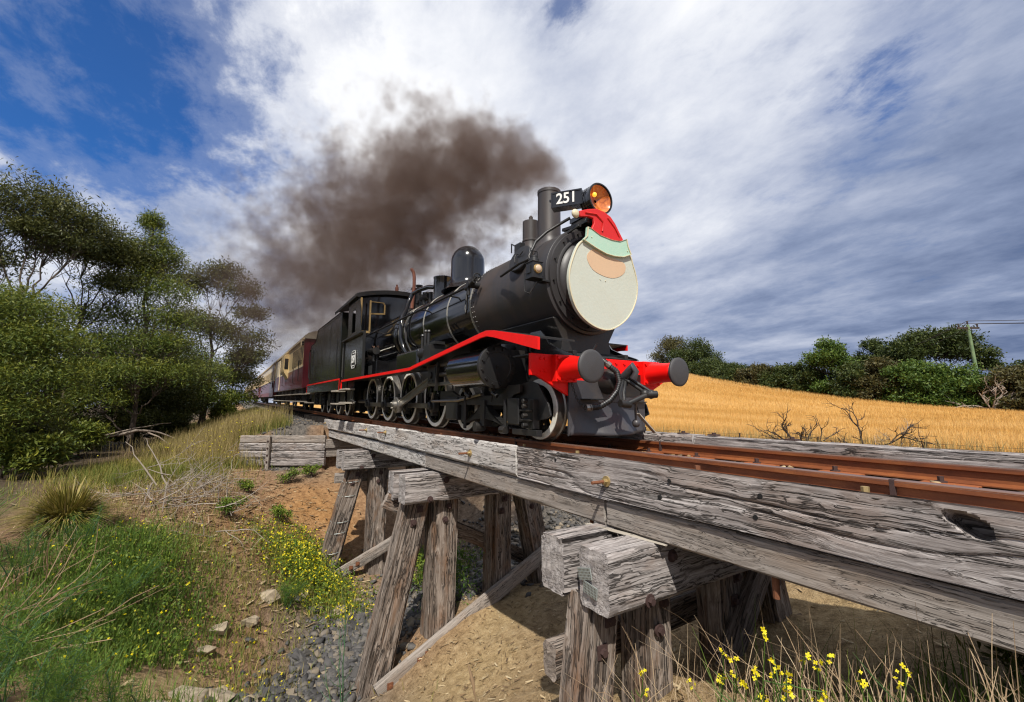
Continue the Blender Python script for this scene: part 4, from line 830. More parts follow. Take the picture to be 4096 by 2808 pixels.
# ---- cylinders and motion
for s in (-1, 1):
    cy = s*1.0; cz = .89
    b = MB(); b.lathe([(0, .23), (.012, .25), (1.02, .25), (1.03, .20)], (-4.83, cy, cz), (-1, 0, 0), 48); b.bx(-5.8, -4.9, s*.45, s*.9, .66, 1.2); cyl_ = b.build('cylinder', M['gloss'], loco, 0, 30)
    b = MB(); b.lathe([(0, .275), (.05, .275), (.055, .265), (.055, .19), (.05, .185), (.05, .02)], (-4.86, cy, cz), (1, 0, 0), 44); b.bolts([(-4.805, cy+.23*math.cos(a), cz+.23*math.sin(a)) for a in np.linspace(.2, 2*math.pi+.2, 13)[:-1]], (1, 0, 0), .021, .022); b.cyl((-4.81, cy, cz), (-4.79, cy, cz), .02, n=8)
    b.prism([(cy, cz+.24), (cy-s*.46, cz+.24), (cy-s*.46, cz-.27), (cy, cz-.27)], -4.90, -4.86, 'x'); b.build('front_cover', M['iron'], cyl_, 0, 30)
    b = MB()
    for xx in (-4.95, -5.72): b.tube([(xx, cy, cz-.24), (xx+.02, cy, cz-.33), (xx+.10, cy-.02*s, cz-.37)], .028, 8); b.cyl((xx-.02, cy, cz-.27), (xx+.05, cy, cz-.27), .045, n=8); b.tube([(xx, cy, cz-.36), (xx-.02, cy, cz-.44)], .016, 6)
    b.build('drain_cock', M['iron'], cyl_, 0, 40)
    b = MB(); b.bar((-5.85, cy, cz+.14), (-7.15, cy, cz+.14), .09, .05); b.bar((-5.85, cy, cz-.16), (-7.05, cy, cz-.16), .09, .05); b.build('slide_bar', M['steel'], loco, .004)
    b = MB(); b.cyl((-5.85, cy, cz-.01), (-6.8, cy, cz-.01), .035, n=14); b.build('piston_rod', M['steel'], loco)
    b = MB(); b.bx(-7.0, -6.68, cy-.08, cy+.08, cz-.15, cz+.13); b.cyl((-6.85, cy-.11, cz-.01), (-6.85, cy+.11, cz-.01), .06, n=14); b.bolts([(-6.92+.14*k, cy-s*-.082, cz-.1) for k in range(2)], (0, s, 0), .02, .02); b.build('crosshead', M['iron'], loco, .008)
    b = MB(); b.bar((-7.18, s*.7, 1.22), (-7.05, s*.92, 1.0), .05, .3); b.bar((-6.55, s*1.08, 1.08), (-6.62, s*1.08, .62), .05, .03, (1, 0, 0)); b.build('motion_bracket', M['iron'], loco, .004)
# ---- wheels
DX = (-7.60, -9.05, -10.50, -11.95); PIN = (.24, -.16)         # crank pins to the front and low
def wheel(name, x, y, r, spokes, parent, s, crank=False, white=True):
    cz = r; b = MB(); yo = y; yi = y-s*.12                      # yo outer face
    b.lathe([(0, r*.86), (.02, r*.90), (.10, r*.90), (.10, r*.80), (.02, r*.80), (0, r*.80)], (x, yi+s*.015, cz), (0, s, 0), 44, False)
    hub = r*(.22 if crank else .20); b.cyl((x, yi-s*.02, cz), (x, yo+s*.02, cz), hub, n=20)
    for k in range(spokes):
        a = 2*math.pi*k/spokes+.15; c, d = math.cos(a), math.sin(a)
        b.bar((x+c*hub*.8, yi+s*.05, cz+d*hub*.8), (x+c*r*.86, yi+s*.05, cz+d*r*.86), .055, .05, (0, 1, 0))
    if crank:
        b.cyl((x+PIN[0], yi, cz+PIN[1]), (x+PIN[0], yo+s*.03, cz+PIN[1]), r*.21, n=18)
        poly = [(x-PIN[0]/.29*r*.42*0, cz+0)]
        a0 = math.atan2(-PIN[1], -PIN[0]); seg = [(x+r*.82*math.cos(a0+t), cz+r*.82*math.sin(a0+t)) for t in np.linspace(-.62, .62, 11)]
        b.prism(seg, yi+s*.02, yo-s*.005)
    w = b.build(name, M['gloss'] if crank else M['iron'], parent, 0, 30)
    b = MB(); b.lathe([(0, r*.885), (-.0, r*1.06), (.025, r*1.06), (.035, r*1.005), (.13, r), (.135, r*.99), (.135, r*.885)], (x, yi-s*.01, cz), (0, s, 0), 56, False); ty = b.build('tyre', M['steel'], w, 0, 30)
    if white:
        b = MB(); b.lathe([(0, r*.875 if crank else r*.80), (.006, r*.88 if crank else r*.805), (.006, r*.985), (0, r*.995)], (x, yi+s*.128, cz), (0, s, 0), 56, False); b.build('white_rim', M['white'], w, 0, 30)
    return w
for s in (-1, 1):
    for x in DX: wheel('driving_wheel', x, s*.68, .535, 13, loco, s, True)
    y1 = s*.80; pz = .535+PIN[1]
    b = MB()
    for a_, c_ in zip(DX[:-1], DX[1:]): b.bar((a_+PIN[0]-.1, y1, pz), (c_+PIN[0]+.1, y1, pz), .05, .095)
    cr = b.build('coupling_rod', M['steel'], loco, .006)
    for k, x in enumerate(DX):
        b = MB(); b.lathe([(0, .115), (.02, .125), (.10, .125), (.11, .11)], (x+PIN[0], y1-s*.05, pz), (0, s, 0), 22); b.lathe([(0, .07), (.05, .07), (.055, .06)], (x+PIN[0], y1+s*.06, pz), (0, s, 0), 18); b.bx(x+PIN[0]-.05, x+PIN[0]+.05, y1-.05, y1+.05, pz-.17, pz+.17); b.build('rod_bush', M['iron'], cr, .004)
    y2 = s*.98; bx_ = DX[2]+PIN[0]+1.45; bx_ = DX[1]+PIN[0]
    p0 = Vector((-6.85, y2, .88)); p1 = Vector((bx_, y2, pz)); b = MB()
    dd = (p1-p0).normalized(); up = Vector((-dd.z, 0, dd.x)); up = up if up.z > 0 else -up
    b.bar(p0+up*.045, p1+up*.058, .05, .030); b.bar(p0-up*.045, p1-up*.058, .05, .030); b.bar(p0, p1, .02, .09); co = b.build('connecting_rod', M['steel'], loco, .004)
    b = MB(); b.lathe([(0, .15), (.02, .16), (.10, .16), (.11, .14)], (bx_, y2-s*.05, pz), (0, s, 0), 24); b.lathe([(0, .10), (.06, .09), (.065, .07)], (bx_, y2+s*.06, pz), (0, s, 0), 20); b.bolts([(bx_+.06*math.cos(a), y2+s*.12, pz+.06*math.sin(a)) for a in (0.3, 2.4, 4.5)], (0, s, 0), .022, .03); b.build('big_end', M['steel'], co, .003)
    for x in (-8.35, -9.8, -11.2):
        b = MB(); b.bar((x, s*.66, .62), (x+.05, s*.66, .12), .03, .09, (1, 0, 0)); b.cyl((x+.05, s*.60, .18), (x+.05, s*.74, .18), .06, n=12); b.build('brake_hanger', M['iron'], loco, .004)
    # leading bogie
    for x in (-4.38, -6.35): wheel('bogie_wheel', x, s*.66, .365, 9, loco, s)
    yb = s*.86
    b = MB(); b.prism([(-6.9, .38), (-6.9, .62), (-6.45, .62), (-6.2, .535), (-4.98, .535), (-4.86, .58), (-4.74, .66), (-4.48, .66), (-4.48, .56), (-4.62, .53), (-4.70, .46), (-4.76, .42), (-4.9, .40), (-6.0, .40)], yb-.025, yb+.025); bf = b.build('bogie_frame', M['iron'], loco, .006)
    b = MB(); b.prism([(-4.62, .30), (-4.62, .66), (-4.35, .70), (-4.20, .66), (-4.0, .42), (-3.96, .30), (-4.05, .26), (-4.28, .22)], yb-s*.06-.012, yb-s*.06+.012); b.build('guard_plate', M['iron'], bf, .004)
    b = MB(); b.bx(-4.70, -4.44, yb-.07, yb+.09, .17, .50); b.build('axlebox', M['iron'], bf, .02)
    b = MB(); b.bx(-4.43, -4.20, yb-.02, yb+.07, .14, .48)
    for zz_ in (.18, .29, .40, .46): b.cyl((-4.27, yb+s*.06, zz_), (-4.27, yb+s*.12, zz_), .03, n=6)
    for zz_ in (.23, .34): b.bx(-4.42, -4.2, yb+s*.06-.012, yb+s*.06+.03, zz_, zz_+.018)
    b.build('axlebox_keep', M['iron'], bf, .004)
    b = MB(); b.bx(-4.62, -4.10, yb-.04, yb+.04, .06, .13); b.build('horn_stay', M['iron'], bf, .005)
    b = MB(); b.bx(-6.60, -6.18, yb-.06, yb+.08, .17, .52); b.bx(-6.16, -6.0, yb, yb+.06, .15, .5); b.build('axlebox', M['iron'], bf, .02)
    b = MB()
    for k in range(8):
        L = .58-.055*k; z0 = .15+.024*k; pts = [(-5.36+L*t, yb+.0, z0+.16*(1-t*t)*.55-.0) for t in np.linspace(-1, 1, 13)]
        b.prism([(x, z) for x, z in [(p[0], p[2]) for p in pts]]+[(p[0], p[2]-.019) for p in reversed(pts)], yb-.045, yb+.045)
    spg = b.build('leaf_spring', M['iron'], bf, 0, 30)
    b = MB(); b.bx(-5.42, -5.30, yb-.06, yb+.06, .12, .47); b.build('spring_buckle', M['iron'], spg, .004); b = MB(); b.cyl((-5.44, yb-s*.02, .11), (-5.44, yb+s*.13, .11), .065, n=16); b.build('spring_pin', M['iron'], spg, .004); b = MB(); b.cyl((-4.80, yb-.03, .06), (-4.80, yb-.03, .48), .025, n=8); b.cyl((-4.86, yb-.05, .10), (-4.74, yb-.05, .10), .05, n=10); b.build('spring_hanger', M['iron'], spg, .002); b = MB(); b.cyl((-5.94, yb-.03, .06), (-5.94, yb-.03, .45), .025, n=8); b.build('spring_hanger', M['iron'], spg, .002)
    b = MB(); b.tube([(-7.15, yb+s*.05, .60), (-7.18, yb+s*.05, .455), (-6.15, yb+s*.05, .465), (-5.4, yb+s*.05, .555)], .022, 6); b.build('drain_linkage', M['steel'], loco)
b = MB(); b.bx(-6.9, -4.0, -.5, .5, .34, .5); b.build('bogie_centre', M['iron'], loco)
# ---- front end: beam, buffers, plough, coupling
b = MB(); b.prism([(-1.13, .975), (1.13, .975), (1.13, .735), (1.05, .735), (.62, .52), (-.62, .52), (-1.05, .735), (-1.13, .735)], -3.93, -3.885, 'x'); bm_ = b.build('buffer_beam', M['red'], loco, .006)
b = MB(); b.bolts([(-3.885, y, z) for y in (-1.0, -.94, -.52, -.4, .4, .52, .94, 1.0) for z in (.79, .92)]+[(-3.885, y, .93) for y in (-.28, -.14, 0, .14, .28)]+[(-3.885, y, .80) for y in (.2, .33)], (1, 0, 0), .02, .014); b.build('beam_rivets', M['red'], bm_)
b = MB(); b.bx(-3.888, -3.868, .28, .60, .52, .80); b.build('beam_patch', M['iron'], bm_, .003)
b = MB(); b.bx(-4.25, -3.93, -1.13, 1.13, .955, .97); b.build('beam_top', M['iron'], bm_)
for s in (-1, 1):
    y, z = s*.70, .82
    b = MB(); b.bx(-3.885, -3.81, y-.15, y+.15, z-.15, z+.15); b.lathe([(0, .138), (.03, .128), (.26, .116), (.30, .120), (.335, .118), (.337, .08)], (-3.81, y, z), (1, 0, 0), 32); bb_ = b.build('buffer_housing', M['red'], loco, .006)
    b = MB(); b.bolts([(-3.81, y+i*.115, z+j*.115) for i in (-1, 1) for j in (-1, 1)], (1, 0, 0), .024, .02); b.build('housing_bolts', M['red'], bb_)
    b = MB(); b.lathe([(0, .075), (.06, .075), (.06, .15), (.075, .172), (.10, .175), (.108, .168), (.115, .14), (.125, .02)], (-3.50, y, z), (1, 0, 0), 44); hd = b.build('buffer_head', M['bufface'], bb_, 0, 40)
    b = MB(); b.lathe([(0, .100), (.002, .098), (.0035, .055), (.005, .02)], (-3.3835, y, z), (1, 0, 0), 32); b.build('face_wear', M['plow'], hd)
pl = MB(); ny_, nz_ = 25, 14; P = []
for i in range(nz_):
    tz = i/(nz_-1); z = .08+.50*tz
    for j in range(ny_):
        y = -.60+1.20*j/(ny_-1); bow = (1-abs(y)/.60)
        x = -3.87-.02*tz+.20*math.pow(1-tz, 1.6)*sstep(0.0, .9, bow)-.05*(1-abs(2*tz-1))*bow
        P.append((x, y, z))
Fp = [(i*ny_+j, i*ny_+j+1, (i+1)*ny_+j+1, (i+1)*ny_+j) for i in range(nz_-1) for j in range(ny_-1)]
pl.add(P, Fp); po = pl.build('track_plough', M['plow'], loco, 0, 40); sm = po.modifiers.new('thick', 'SOLIDIFY'); sm.thickness = .018
b = MB(); b.prism([(-.62, .07), (-.40, .60), (-.62, .70)], -3.90, -3.872, 'x'); b.prism([(.62, .07), (.62, .70), (.40, .60)], -3.90, -3.872, 'x'); b.bx(-3.905, -3.875, -.62, .62, .45, .70); b.build('plough_backing', M['plow'], po, .003)
b = MB(); b.bx(-3.872, -3.70, -.45, -.17, .475, .49); b.bx(-3.87, -3.82, .2, .6, .45, .465); b.build('plough_step', M['iron'], po, .003)
b = MB(); b.bar((-3.70, .30, .32), (-3.68, .56, .09), .012, .05, (1, 0, 0)); b.build('lifting_bar', M['board'], po)
b = MB(); b.lathe([(0, .16), (.03, .15), (.10, .145), (.16, .10), (.165, .05)], (-3.885, -.02, .70), (1, 0, 0), 28); b.prism([(-.03, .64), (.05, .64), (.05, .76), (-.03, .76)], -3.75, -3.60, 'x'); hk = b.build('draw_hook', M['iron'], loco, .008)
b = MB(); b.tube([(-3.66, 0, .72), (-3.55, .0, .80), (-3.49, .0, .86), (-3.46, .02, .80), (-3.50, .02, .72)], [.05, .05, .045, .035, .04], 10); b.build('hook_horn', M['plow'], hk, 0, 50)
b = MB(); b.tube([(-3.62, -.03, .735), (-3.48, .10, .60), (-3.44, .155, .55)], .020, 8); b.tube([(-3.60, .05, .735), (-3.44, .17, .60), (-3.40, .21, .56)], .020, 8); b.cyl((-3.46, .10, .54), (-3.38, .26, .545), .042, n=12); b.sphere((-3.42, .21, .545), .055, 10); b.sphere((-3.44, .13, .55), .05, 10); b.tube([(-3.42, .12, .53), (-3.46, -.05, .46), (-3.48, -.13, .43)], [.03, .034, .03], 8); b.cyl((-3.50, -.2, .44), (-3.48, -.07, .43), .045, n=10); b.tube([(-3.60, .0, .70), (-3.52, -.12, .55), (-3.49, -.14, .44)], .017, 6); b.tube([(-3.58, -.06, .70), (-3.53, -.17, .55), (-3.5, -.18, .46)], .017, 6); cpl = b.build('screw_coupling', M['iron'], hk, 0, 50)
b = MB(); b.tube([(-3.47, .02, .49), (-3.52, .06, .36), (-3.55, .10, .25)], .014, 6); b.sphere((-3.56, .11, .215), .048, 12); b.build('weighted_lever', M['plow'], hk, 0, 50)
b = MB(); cp_ = [(-3.86, -.24, 1.02), (-3.78, -.22, .96), (-3.70, -.18, .88), (-3.64, -.10, .80), (-3.60, -.10, .68), (-3.60, -.14, .58), (-3.62, -.24, .47), (-3.66, -.36, .40), (-3.70, -.46, .39)]
b.tube(cp_, .031, 10)
for q in np.linspace(0, len(cp_)-1.01, 40):
    k = int(q); p = Vector(cp_[k]).lerp(Vector(cp_[k+1]), q-k); d = Vector(cp_[k+1])-Vector(cp_[k]); b.cyl(p-d.normalized()*.006, p+d.normalized()*.006, .036, n=10)
hs = b.build('brake_hose', M['iron'], loco, 0, 60)
b = MB(); b.cyl((-3.72, -.50, .385), (-3.70, -.44, .39), .04, n=10); b.cyl((-3.70, -.2, .895), (-3.68, -.17, .865), .04, n=10); b.build('hose_clamp', M['steel'], hs)
b = MB(); c0, c1 = Vector((-3.84, -.60, .66)), Vector((-3.74, -.50, .385))
for k in range(16):
    p = c0.lerp(c1, k/15)+Vector((0, -.02*math.sin(k/15*3.14), -.03*math.sin(k/15*3.14))); a = .5 if k % 2 else 2.1
    b.tube([p+Vector((.012*math.cos(a)*math.cos(t), .012*math.sin(a)*math.cos(t), .017*math.sin(t))) for t in np.linspace(0, 6.283, 9)], .004, 4)
b.build('safety_chain', M['iron'], hs)
b = MB(); b.tube([(-3.86, -.30, .98), (-3.82, -.28, 1.07), (-3.80, -.26, 1.12)], .012, 6); b.build('lamp_iron', M['iron'], loco)
# ---- cab
cab = [(-11.12, 1.06), (-11.12, 2.14), (-11.45, 2.18), (-11.55, 2.5), (-11.60, 2.85), (-11.72, 3.18), (-11.85, 3.26), (-13.05, 3.26), (-13.0, 2.75), (-12.98, 2.35), (-13.12, 2.16), (-13.33, 2.12), (-13.33, 1.06)]
win = [(-12.12, 2.30), (-12.12, 2.86), (-12.16, 2.93), (-12.48, 2.93), (-12.54, 2.86), (-12.54, 2.30)]
def plate_with_hole(out, hole, y0, y1, mat, name, parent):
    """sheet in the x-z plane with one opening, as a Boolean-free bridge: triangulated by bmesh"""
    import bmesh
    bm = bmesh.new(); vo = [bm.verts.new((x, y0, z)) for x, z in out]; vi = [bm.verts.new((x, y0, z)) for x, z in hole]
    e = [bm.edges.new((vo[i], vo[(i+1) % len(vo)])) for i in range(len(vo))]+[bm.edges.new((vi[i], vi[(i+1) % len(vi)])) for i in range(len(vi))]
    bmesh.ops.triangle_fill(bm, use_beauty=True, edges=e)
    r = bmesh.ops.extrude_face_region(bm, geom=bm.faces[:]); bmesh.ops.translate(bm, vec=(0, y1-y0, 0), verts=[g for g in r['geom'] if isinstance(g, bmesh.types.BMVert)])
    bmesh.ops.recalc_face_normals(bm, faces=bm.faces)
    ref = Vector(REF[parent.name]); bmesh.ops.translate(bm, vec=-ref, verts=bm.verts)
    me = bpy.data.meshes.new(name); bm.to_mesh(me); bm.free(); return link(name, me, mat, parent, 0, 30)
for s in (-1, 1):
    cs = plate_with_hole(cab, win, s*1.17, s*1.15, M['tank'], 'cab_side', loco)
    b = MB(); b.bx(-13.36, -11.10, s*1.15, s*1.26, 2.14, 2.18); b.build('arm_rest', M['iron'], cs, .004)
    b = MB(); b.bx(-11.13, -11.09, s*1.19, s*1.13, 1.06, 2.2); b.build('cab_edge_beading', M['iron'], cs); b = MB(); b.tube([(-13.36, s*1.19, 1.1), (-13.36, s*1.19, 2.16)], .016, 6); b.build('cab_edge_beading', M['iron'], cs); b = MB(); b.tube([(-13.0, s*1.1, 2.2), (-13.0, s*1.1, 3.26)], .016, 6); b.build('cab_edge_beading', M['iron'], cs)
    b = MB(); b.tube([(-13.42, s*1.19, 1.15), (-13.42, s*1.19, 2.0)], .014, 6); b.build('grab_rail', M['steel'], cs)
    b = MB(); b.bx(-11.70, -11.64, s*1.16, s*1.12, 2.25, 3.15); b.bx(-11.68, -11.64, s*1.14, s*.90, 2.22, 2.28); b.bx(-11.68, -11.64, s*.93, s*.89, 2.25, 3.1); b.build('side_window_frame', M['brass'], loco, .003)
    # number plate
    b = MB(); rp = [(-12.06+.25*cx_*(1 if abs(cz_) < .9 else .88), 1.55+.235*cz_*(1 if abs(cx_) < .9 else .88)) for cx_, cz_ in ((-1,-.7),(-.7,-1),(.7,-1),(1,-.7),(1,.7),(.7,1),(-.7,1),(-1,.7))]
    b.prism(rp, s*1.17, s*1.188); b.build('plate_backing', M['hole'], cs)
    b = MB(); b.ring(rp, [(-12.06+(x+12.06)*.93, 1.55+(z-1.55)*.93) for x, z in rp], s*1.187, s*1.193, 'y'); b.build('plate_border', M['letter'], cs)
    for body, size, dz, off in (('251', .27, 0.0, .010), ('RAILWAYS', .055, .165, 0.001), ('MAKERS', .05, -.165, 0.001)):
        if body != '251':
            g_ = MB(); nn = 9
            for q in range(nn): g_.bx(-12.06+.027*(q-4)-.009, -12.06+.027*(q-4)+.009, s*1.188, s*1.192, 1.55+dz-.011, 1.55+dz+.011)
            g_.build('small_lettering', M['letter'], cs); continue
        cu = bpy.data.curves.new('cab_number', 'FONT'); cu.body = body; cu.size = size; cu.align_x = 'CENTER'; cu.align_y = 'CENTER'; cu.extrude = .003; cu.offset = off; cu.materials.append(M['letter'])
        to = text_mesh('cab_number', cu); to.parent = cs; rt = Vector((1, 0, 0)) if s < 0 else Vector((-1, 0, 0))
        to.matrix_local = Matrix.Translation(Vector((-12.06+8, s*1.192, 1.55+dz))) @ Matrix((rt, Vector((0, 0, 1)), rt.cross(Vector((0, 0, 1))))).transposed().to_4x4()
        to.scale = (.90, 1.0, 1)
# cab front with spectacle windows
arc = [(1.17*math.cos(a)/math.cos(.0), 3.26+.18*math.sin(a)) for a in np.linspace(0, math.pi, 13)]
fr = [(-1.16, 1.06), (-1.16, 3.26)]+[(y, z) for y, z in reversed(arc)][1:-1]+[(1.16, 3.26), (1.16, 1.06)]
b = MB(); b.prism(fr, -11.90, -11.87, 'x'); cf_ = b.build('cab_front', M['gloss'], loco)
for s in (-1, 1):
    b = MB(); b.bx(-11.869, -11.866, s*.86, s*.50, 2.80, 3.10); b.build('window_pane', M['glass'], cf_)
    o_ = [(s*.89, 2.76), (s*.46, 2.80), (s*.46, 3.06), (s*.50, 3.13), (s*.86, 3.13), (s*.89, 3.1)]; c_ = (sum(p[0] for p in o_)/6, sum(p[1] for p in o_)/6)
    b = MB(); b.ring(o_, [(c_[0]+(p[0]-c_[0])*.84, c_[1]+(p[1]-c_[1])*.82) for p in o_], -11.868, -11.845); b.build('window_frame', M['brass'], cf_, .002)
b = MB(); n_ = 17; ys = np.linspace(-1.24, 1.24, n_); up = [(y, 3.27+.20*(1-(y/1.24)**2)) for y in ys]
b.prism(up+[(y, z-.02) for y, z in reversed(up)], -14.75, -11.70, 'x'); rf = b.build('cab_roof', M['iron'], loco, 0, 30)
b = MB(); b.prism([(y, z+.004) for y, z in up]+[(y, z-.11) for y, z in reversed(up)], -11.715, -11.685, 'x'); b.bx(-14.75, -11.7, -1.245, -1.225, 3.20, 3.275); b.bx(-14.75, -11.7, 1.225, 1.245, 3.20, 3.275); b.bolts([(-11.685, y, 3.2+.2*(1-(y/1.24)**2)) for y in np.linspace(-1.0, 1.0, 9)], (1, 0, 0), .02, .012); b.build('roof_rim', M['iron'], rf)
b = MB(); b.lathe([(0, .04), (.1, .05), (.14, .045), (.18, .02), (.2, .03), (.23, .012)], (-11.8, -.18, 3.45), (0, 0, 1), 14); b.build('roof_whistle', M['copper'], rf, 0, 50)
b = MB(); b.bx(-13.4, -11.9, -1.14, 1.14, 1.06, 1.12); b.bx(-12.15, -11.9, -.7, .7, 1.1, 2.75); b.build('cab_floor_and_backhead', M['iron'], loco)
b = MB(); b.bx(-12.85, -12.35, -1.12, -.72, 1.5, 1.7); b.build('cab_seat', M['blueshirt'], loco)
# cab steps
for s in (-1, 1):
    b = MB(); b.bx(-13.35, -12.6, s*1.0, s*1.03, .40, 1.0); st = b.build('cab_step_hanger', M['iron'], loco, .004)
    b = MB(); b.bx(-13.4, -12.55, s*1.0, s*1.25, .76, .80); b.bx(-13.4, -12.55, s*1.0, s*1.25, .38, .43); b.build('step_board', M['board'], st, .004)
    b = MB(); b.tube([(-12.7, s*1.05, .86), (-12.5, s*1.1, .7), (-12.55, s*1.1, .5), (-12.4, s*1.0, .42)], .018, 6); b.cyl((-12.8, s*.8, .45), (-12.0, s*.8, .45), .05, n=10); b.lathe([(0, .2), (.05, .2), (.06, .15)], (-12.75, s*.62, .62), (0, s, 0), 20); b.build('brake_gear', M['iron'], loco)
wheel('trailing_wheel', -13.9, -.0, .01, 1, loco, -1, False, False) if False else None
# ---- tender
tender = empty('tender', (-17.4, 0, .197), 'black high sided tender with red lining coupled behind the locomotive cab', 'tender', rot=(0, .0155, 0)); REF[tender.name] = (-17.4, 0, 0)
tk = [(-13.95, 1.12), (-13.95, 3.17), (-18.35, 3.20), (-18.72, 2.86), (-18.9, 2.76), (-19.95, 2.74), (-20.0, 1.12)]
b = MB(); b.prism(tk, -1.18, 1.18); tkb = b.build('tank', M['tank'], tender, .02, 30, 3)
b = MB()
for s in (-1, 1):
    for k in range(len(tk)-2): (x0, z0), (x1, z1) = tk[k+1], tk[k+2] if k+2 < len(tk) else tk[-1]; b.tube([(x0, s*1.18, z0), (x1, s*1.18, z1)], .018, 6)
    for xx in (-14.05, -15.6, -17.1, -18.4): b.bx(xx-.006, xx+.006, s*1.18, s*1.1835, 1.2, 3.1)
b.build('tank_beading', M['iron'], tkb)
b = MB()
for s in (-1, 1):
    for xx in (-14.12, -15.66, -17.16, -18.46): [b.sphere((xx, s*1.181, z), .011, 6) for z in np.arange(1.22, 3.08, .085)]
    for zz_ in (1.18, 3.10): [b.sphere((xx, s*1.181, zz_), .011, 6) for xx in np.arange(-18.3, -14.05, .09)]
tag(b.build('rivet_row', M['tank'], tkb), kind='stuff')
b = MB()
for s in (-1, 1): b.tube([(-19.7, s*1.24, 1.35), (-19.75, s*1.26, 1.5), (-19.75, s*1.26, 2.45), (-19.6, s*1.24, 2.55)], .022, 6); b.tube([(-14.1, s*1.24, 1.25), (-14.1, s*1.24, 2.35)], .018, 6)
b.build('grab_rail', M['iron'], tkb)
b = MB(); b.bx(-20.55, -13.75, -1.19, 1.19, .78, 1.13); b.build('tender_frame', M['tank'], tender, .008)
for s in (-1, 1):
    for nm, a in (('frame_lining', (-20.56, -13.74, 1.085, 1.13)), ('frame_lining', (-13.79, -13.74, .79, 1.084)), ('frame_lining', (-20.56, -20.52, .79, 1.084))):
        b = MB(); b.bx(a[0], a[1], s*1.19, s*1.197, a[2], a[3]); b.build(nm, M['red'], tender)
for s in (-1, 1):
    for x in (-14.95, -16.38, -18.25, -19.68):
        wheel('tender_wheel', x, s*.66, .40, 9, tender, s)
        b = MB(); b.bx(x-.16, x+.16, s*.78, s*1.0, .30, .72); b.build('axlebox', M['iron'], tender, .02)
        b = MB(); b.tube([(x+.38+.065*math.cos(t), s*.9+.065*math.sin(t), .34+.40*t/(2*math.pi*7)) for t in np.linspace(0, 2*math.pi*7, 90)], .017, 5); b.cyl((x+.38, s*.9, .30), (x+.38, s*.9, .78), .03, n=8); b.build('coil_spring', M['iron'], tender)
    b = MB(); b.bx(-20.3, -14.2, s*.78, s*.82, .48, .72); b.build('bogie_side', M['iron'], tender, .005)
    for xa in (-14.15, -20.05):
        b = MB(); b.bx(xa-.3, xa+.3, s*.98, s*1.0, .36, .8); st = b.build('step_hanger', M['iron'], tender)
        b = MB(); b.bx(xa-.38, xa+.38, s*1.0, s*1.27, .735, .785); b.bx(xa-.38, xa+.38, s*1.0, s*1.27, .36, .40); b.build('step_board', M['board'], st, .004)
b = MB(); b.bx(-20.3, -14.0, -.5, .5, .16, .8); b.build('underframe', M['hole'], tender)
b = MB(); v_ = [(-18.0, y, 3.15+.12*math.cos(y*1.2)) for y in (-1, 0, 1)]; b.bx(-18.2, -14.3, -1.05, 1.05, 3.1, 3.19); b.build('coal_bunker_top', M['iron'], tkb)
# ---- festive board hung on the smokebox door (a plain shaped board)
board = empty('festive_board', (-3.92, .03, 1.9), 'pale oval festive board with mint band and curved red cap on the engine front', 'decoration')
def loop(pts, n=10):
    """closed smooth curve through points (Catmull-Rom)"""
    out = []; P_ = [np.array(p, float) for p in pts]; m_ = len(P_)
    for i in range(m_):
        a, b_, c_, d_ = P_[i-1], P_[i], P_[(i+1) % m_], P_[(i+2) % m_]
        for t in np.linspace(0, 1, n, endpoint=False): out.append(tuple(.5*((2*b_)+(-a+c_)*t+(2*a-5*b_+4*c_-d_)*t*t+(-a+3*b_-3*c_+d_)*t**3)))
    return out
def shrink(p, k):
    c = np.mean(np.array(p), 0); return [tuple(c+(np.array(q)-c)*k) for q in p]
egg = loop([(-.31, 2.45), (-.49, 2.17), (-.545, 1.88), (-.44, 1.57), (-.20, 1.395), (.10, 1.36), (.40, 1.52), (.58, 1.76), (.635, 2.02), (.57, 2.28), (.46, 2.46), (.1, 2.55)])
b = MB(); b.prism(egg, -3.965, -3.925, 'x'); bd = b.build('oval_panel', M['ivory'], board, .006, 30)
b = MB(); b.ring(egg, shrink(egg, .972), -3.928, -3.915); b.build('panel_edge', M['trim'], bd, .004)
ins = loop([(-.25, 2.25), (-.12, 2.37), (.08, 2.31), (.38, 2.28), (.40, 2.16), (.25, 2.06), (.06, 2.04), (-.16, 2.10)])
b = MB(); b.prism(ins, -3.926, -3.921, 'x'); b.build('inset', M['peach'], board)
bandp = [(-.33, 2.44), (-.27, 2.50), (-.255, 2.62), (-.21, 2.615), (-.05, 2.555), (.15, 2.535), (.30, 2.545), (.43, 2.605), (.455, 2.50), (.505, 2.405), (.36, 2.345), (.20, 2.325), (.05, 2.33), (-.12, 2.37)]
b = MB(); b.prism(bandp, -3.93, -3.895, 'x'); bn = b.build('band', M['mint'], board, .006, 30)
b = MB(); b.ring(bandp, shrink(bandp, .955), -3.897, -3.885); b.build('band_edge', M['trim'], bn, .003)
capp = [(-.18, 2.60), (-.13, 2.70), (-.14, 2.76), (-.22, 2.765), (-.35, 2.735), (-.36, 2.81), (-.22, 2.865), (-.08, 2.905), (.05, 2.895), (.16, 2.855), (.24, 2.78), (.31, 2.68), (.37, 2.60), (.38, 2.57), (.15, 2.53), (-.05, 2.555)]
b = MB(); b.prism(capp, -3.945, -3.905, 'x'); cpp = b.build('cap', M['capred'], board, .010, 30, 3)
b = MB(); b.tube([(-3.903, -.28, 2.80), (-3.902, -.10, 2.82), (-3.902, .02, 2.75), (-3.902, .0, 2.62)], .014, 6); b.tube([(-3.903, .10, 2.82), (-3.902, .22, 2.72), (-3.902, .30, 2.61)], .010, 6); b.build('cap_fold', M['capred'], cpp, 0, 60)
b = MB(); b.sphere((-3.93, -.415, 2.765), .056, 18, (.6, 1, 1)); b.build('bobble', M['trim'], board)
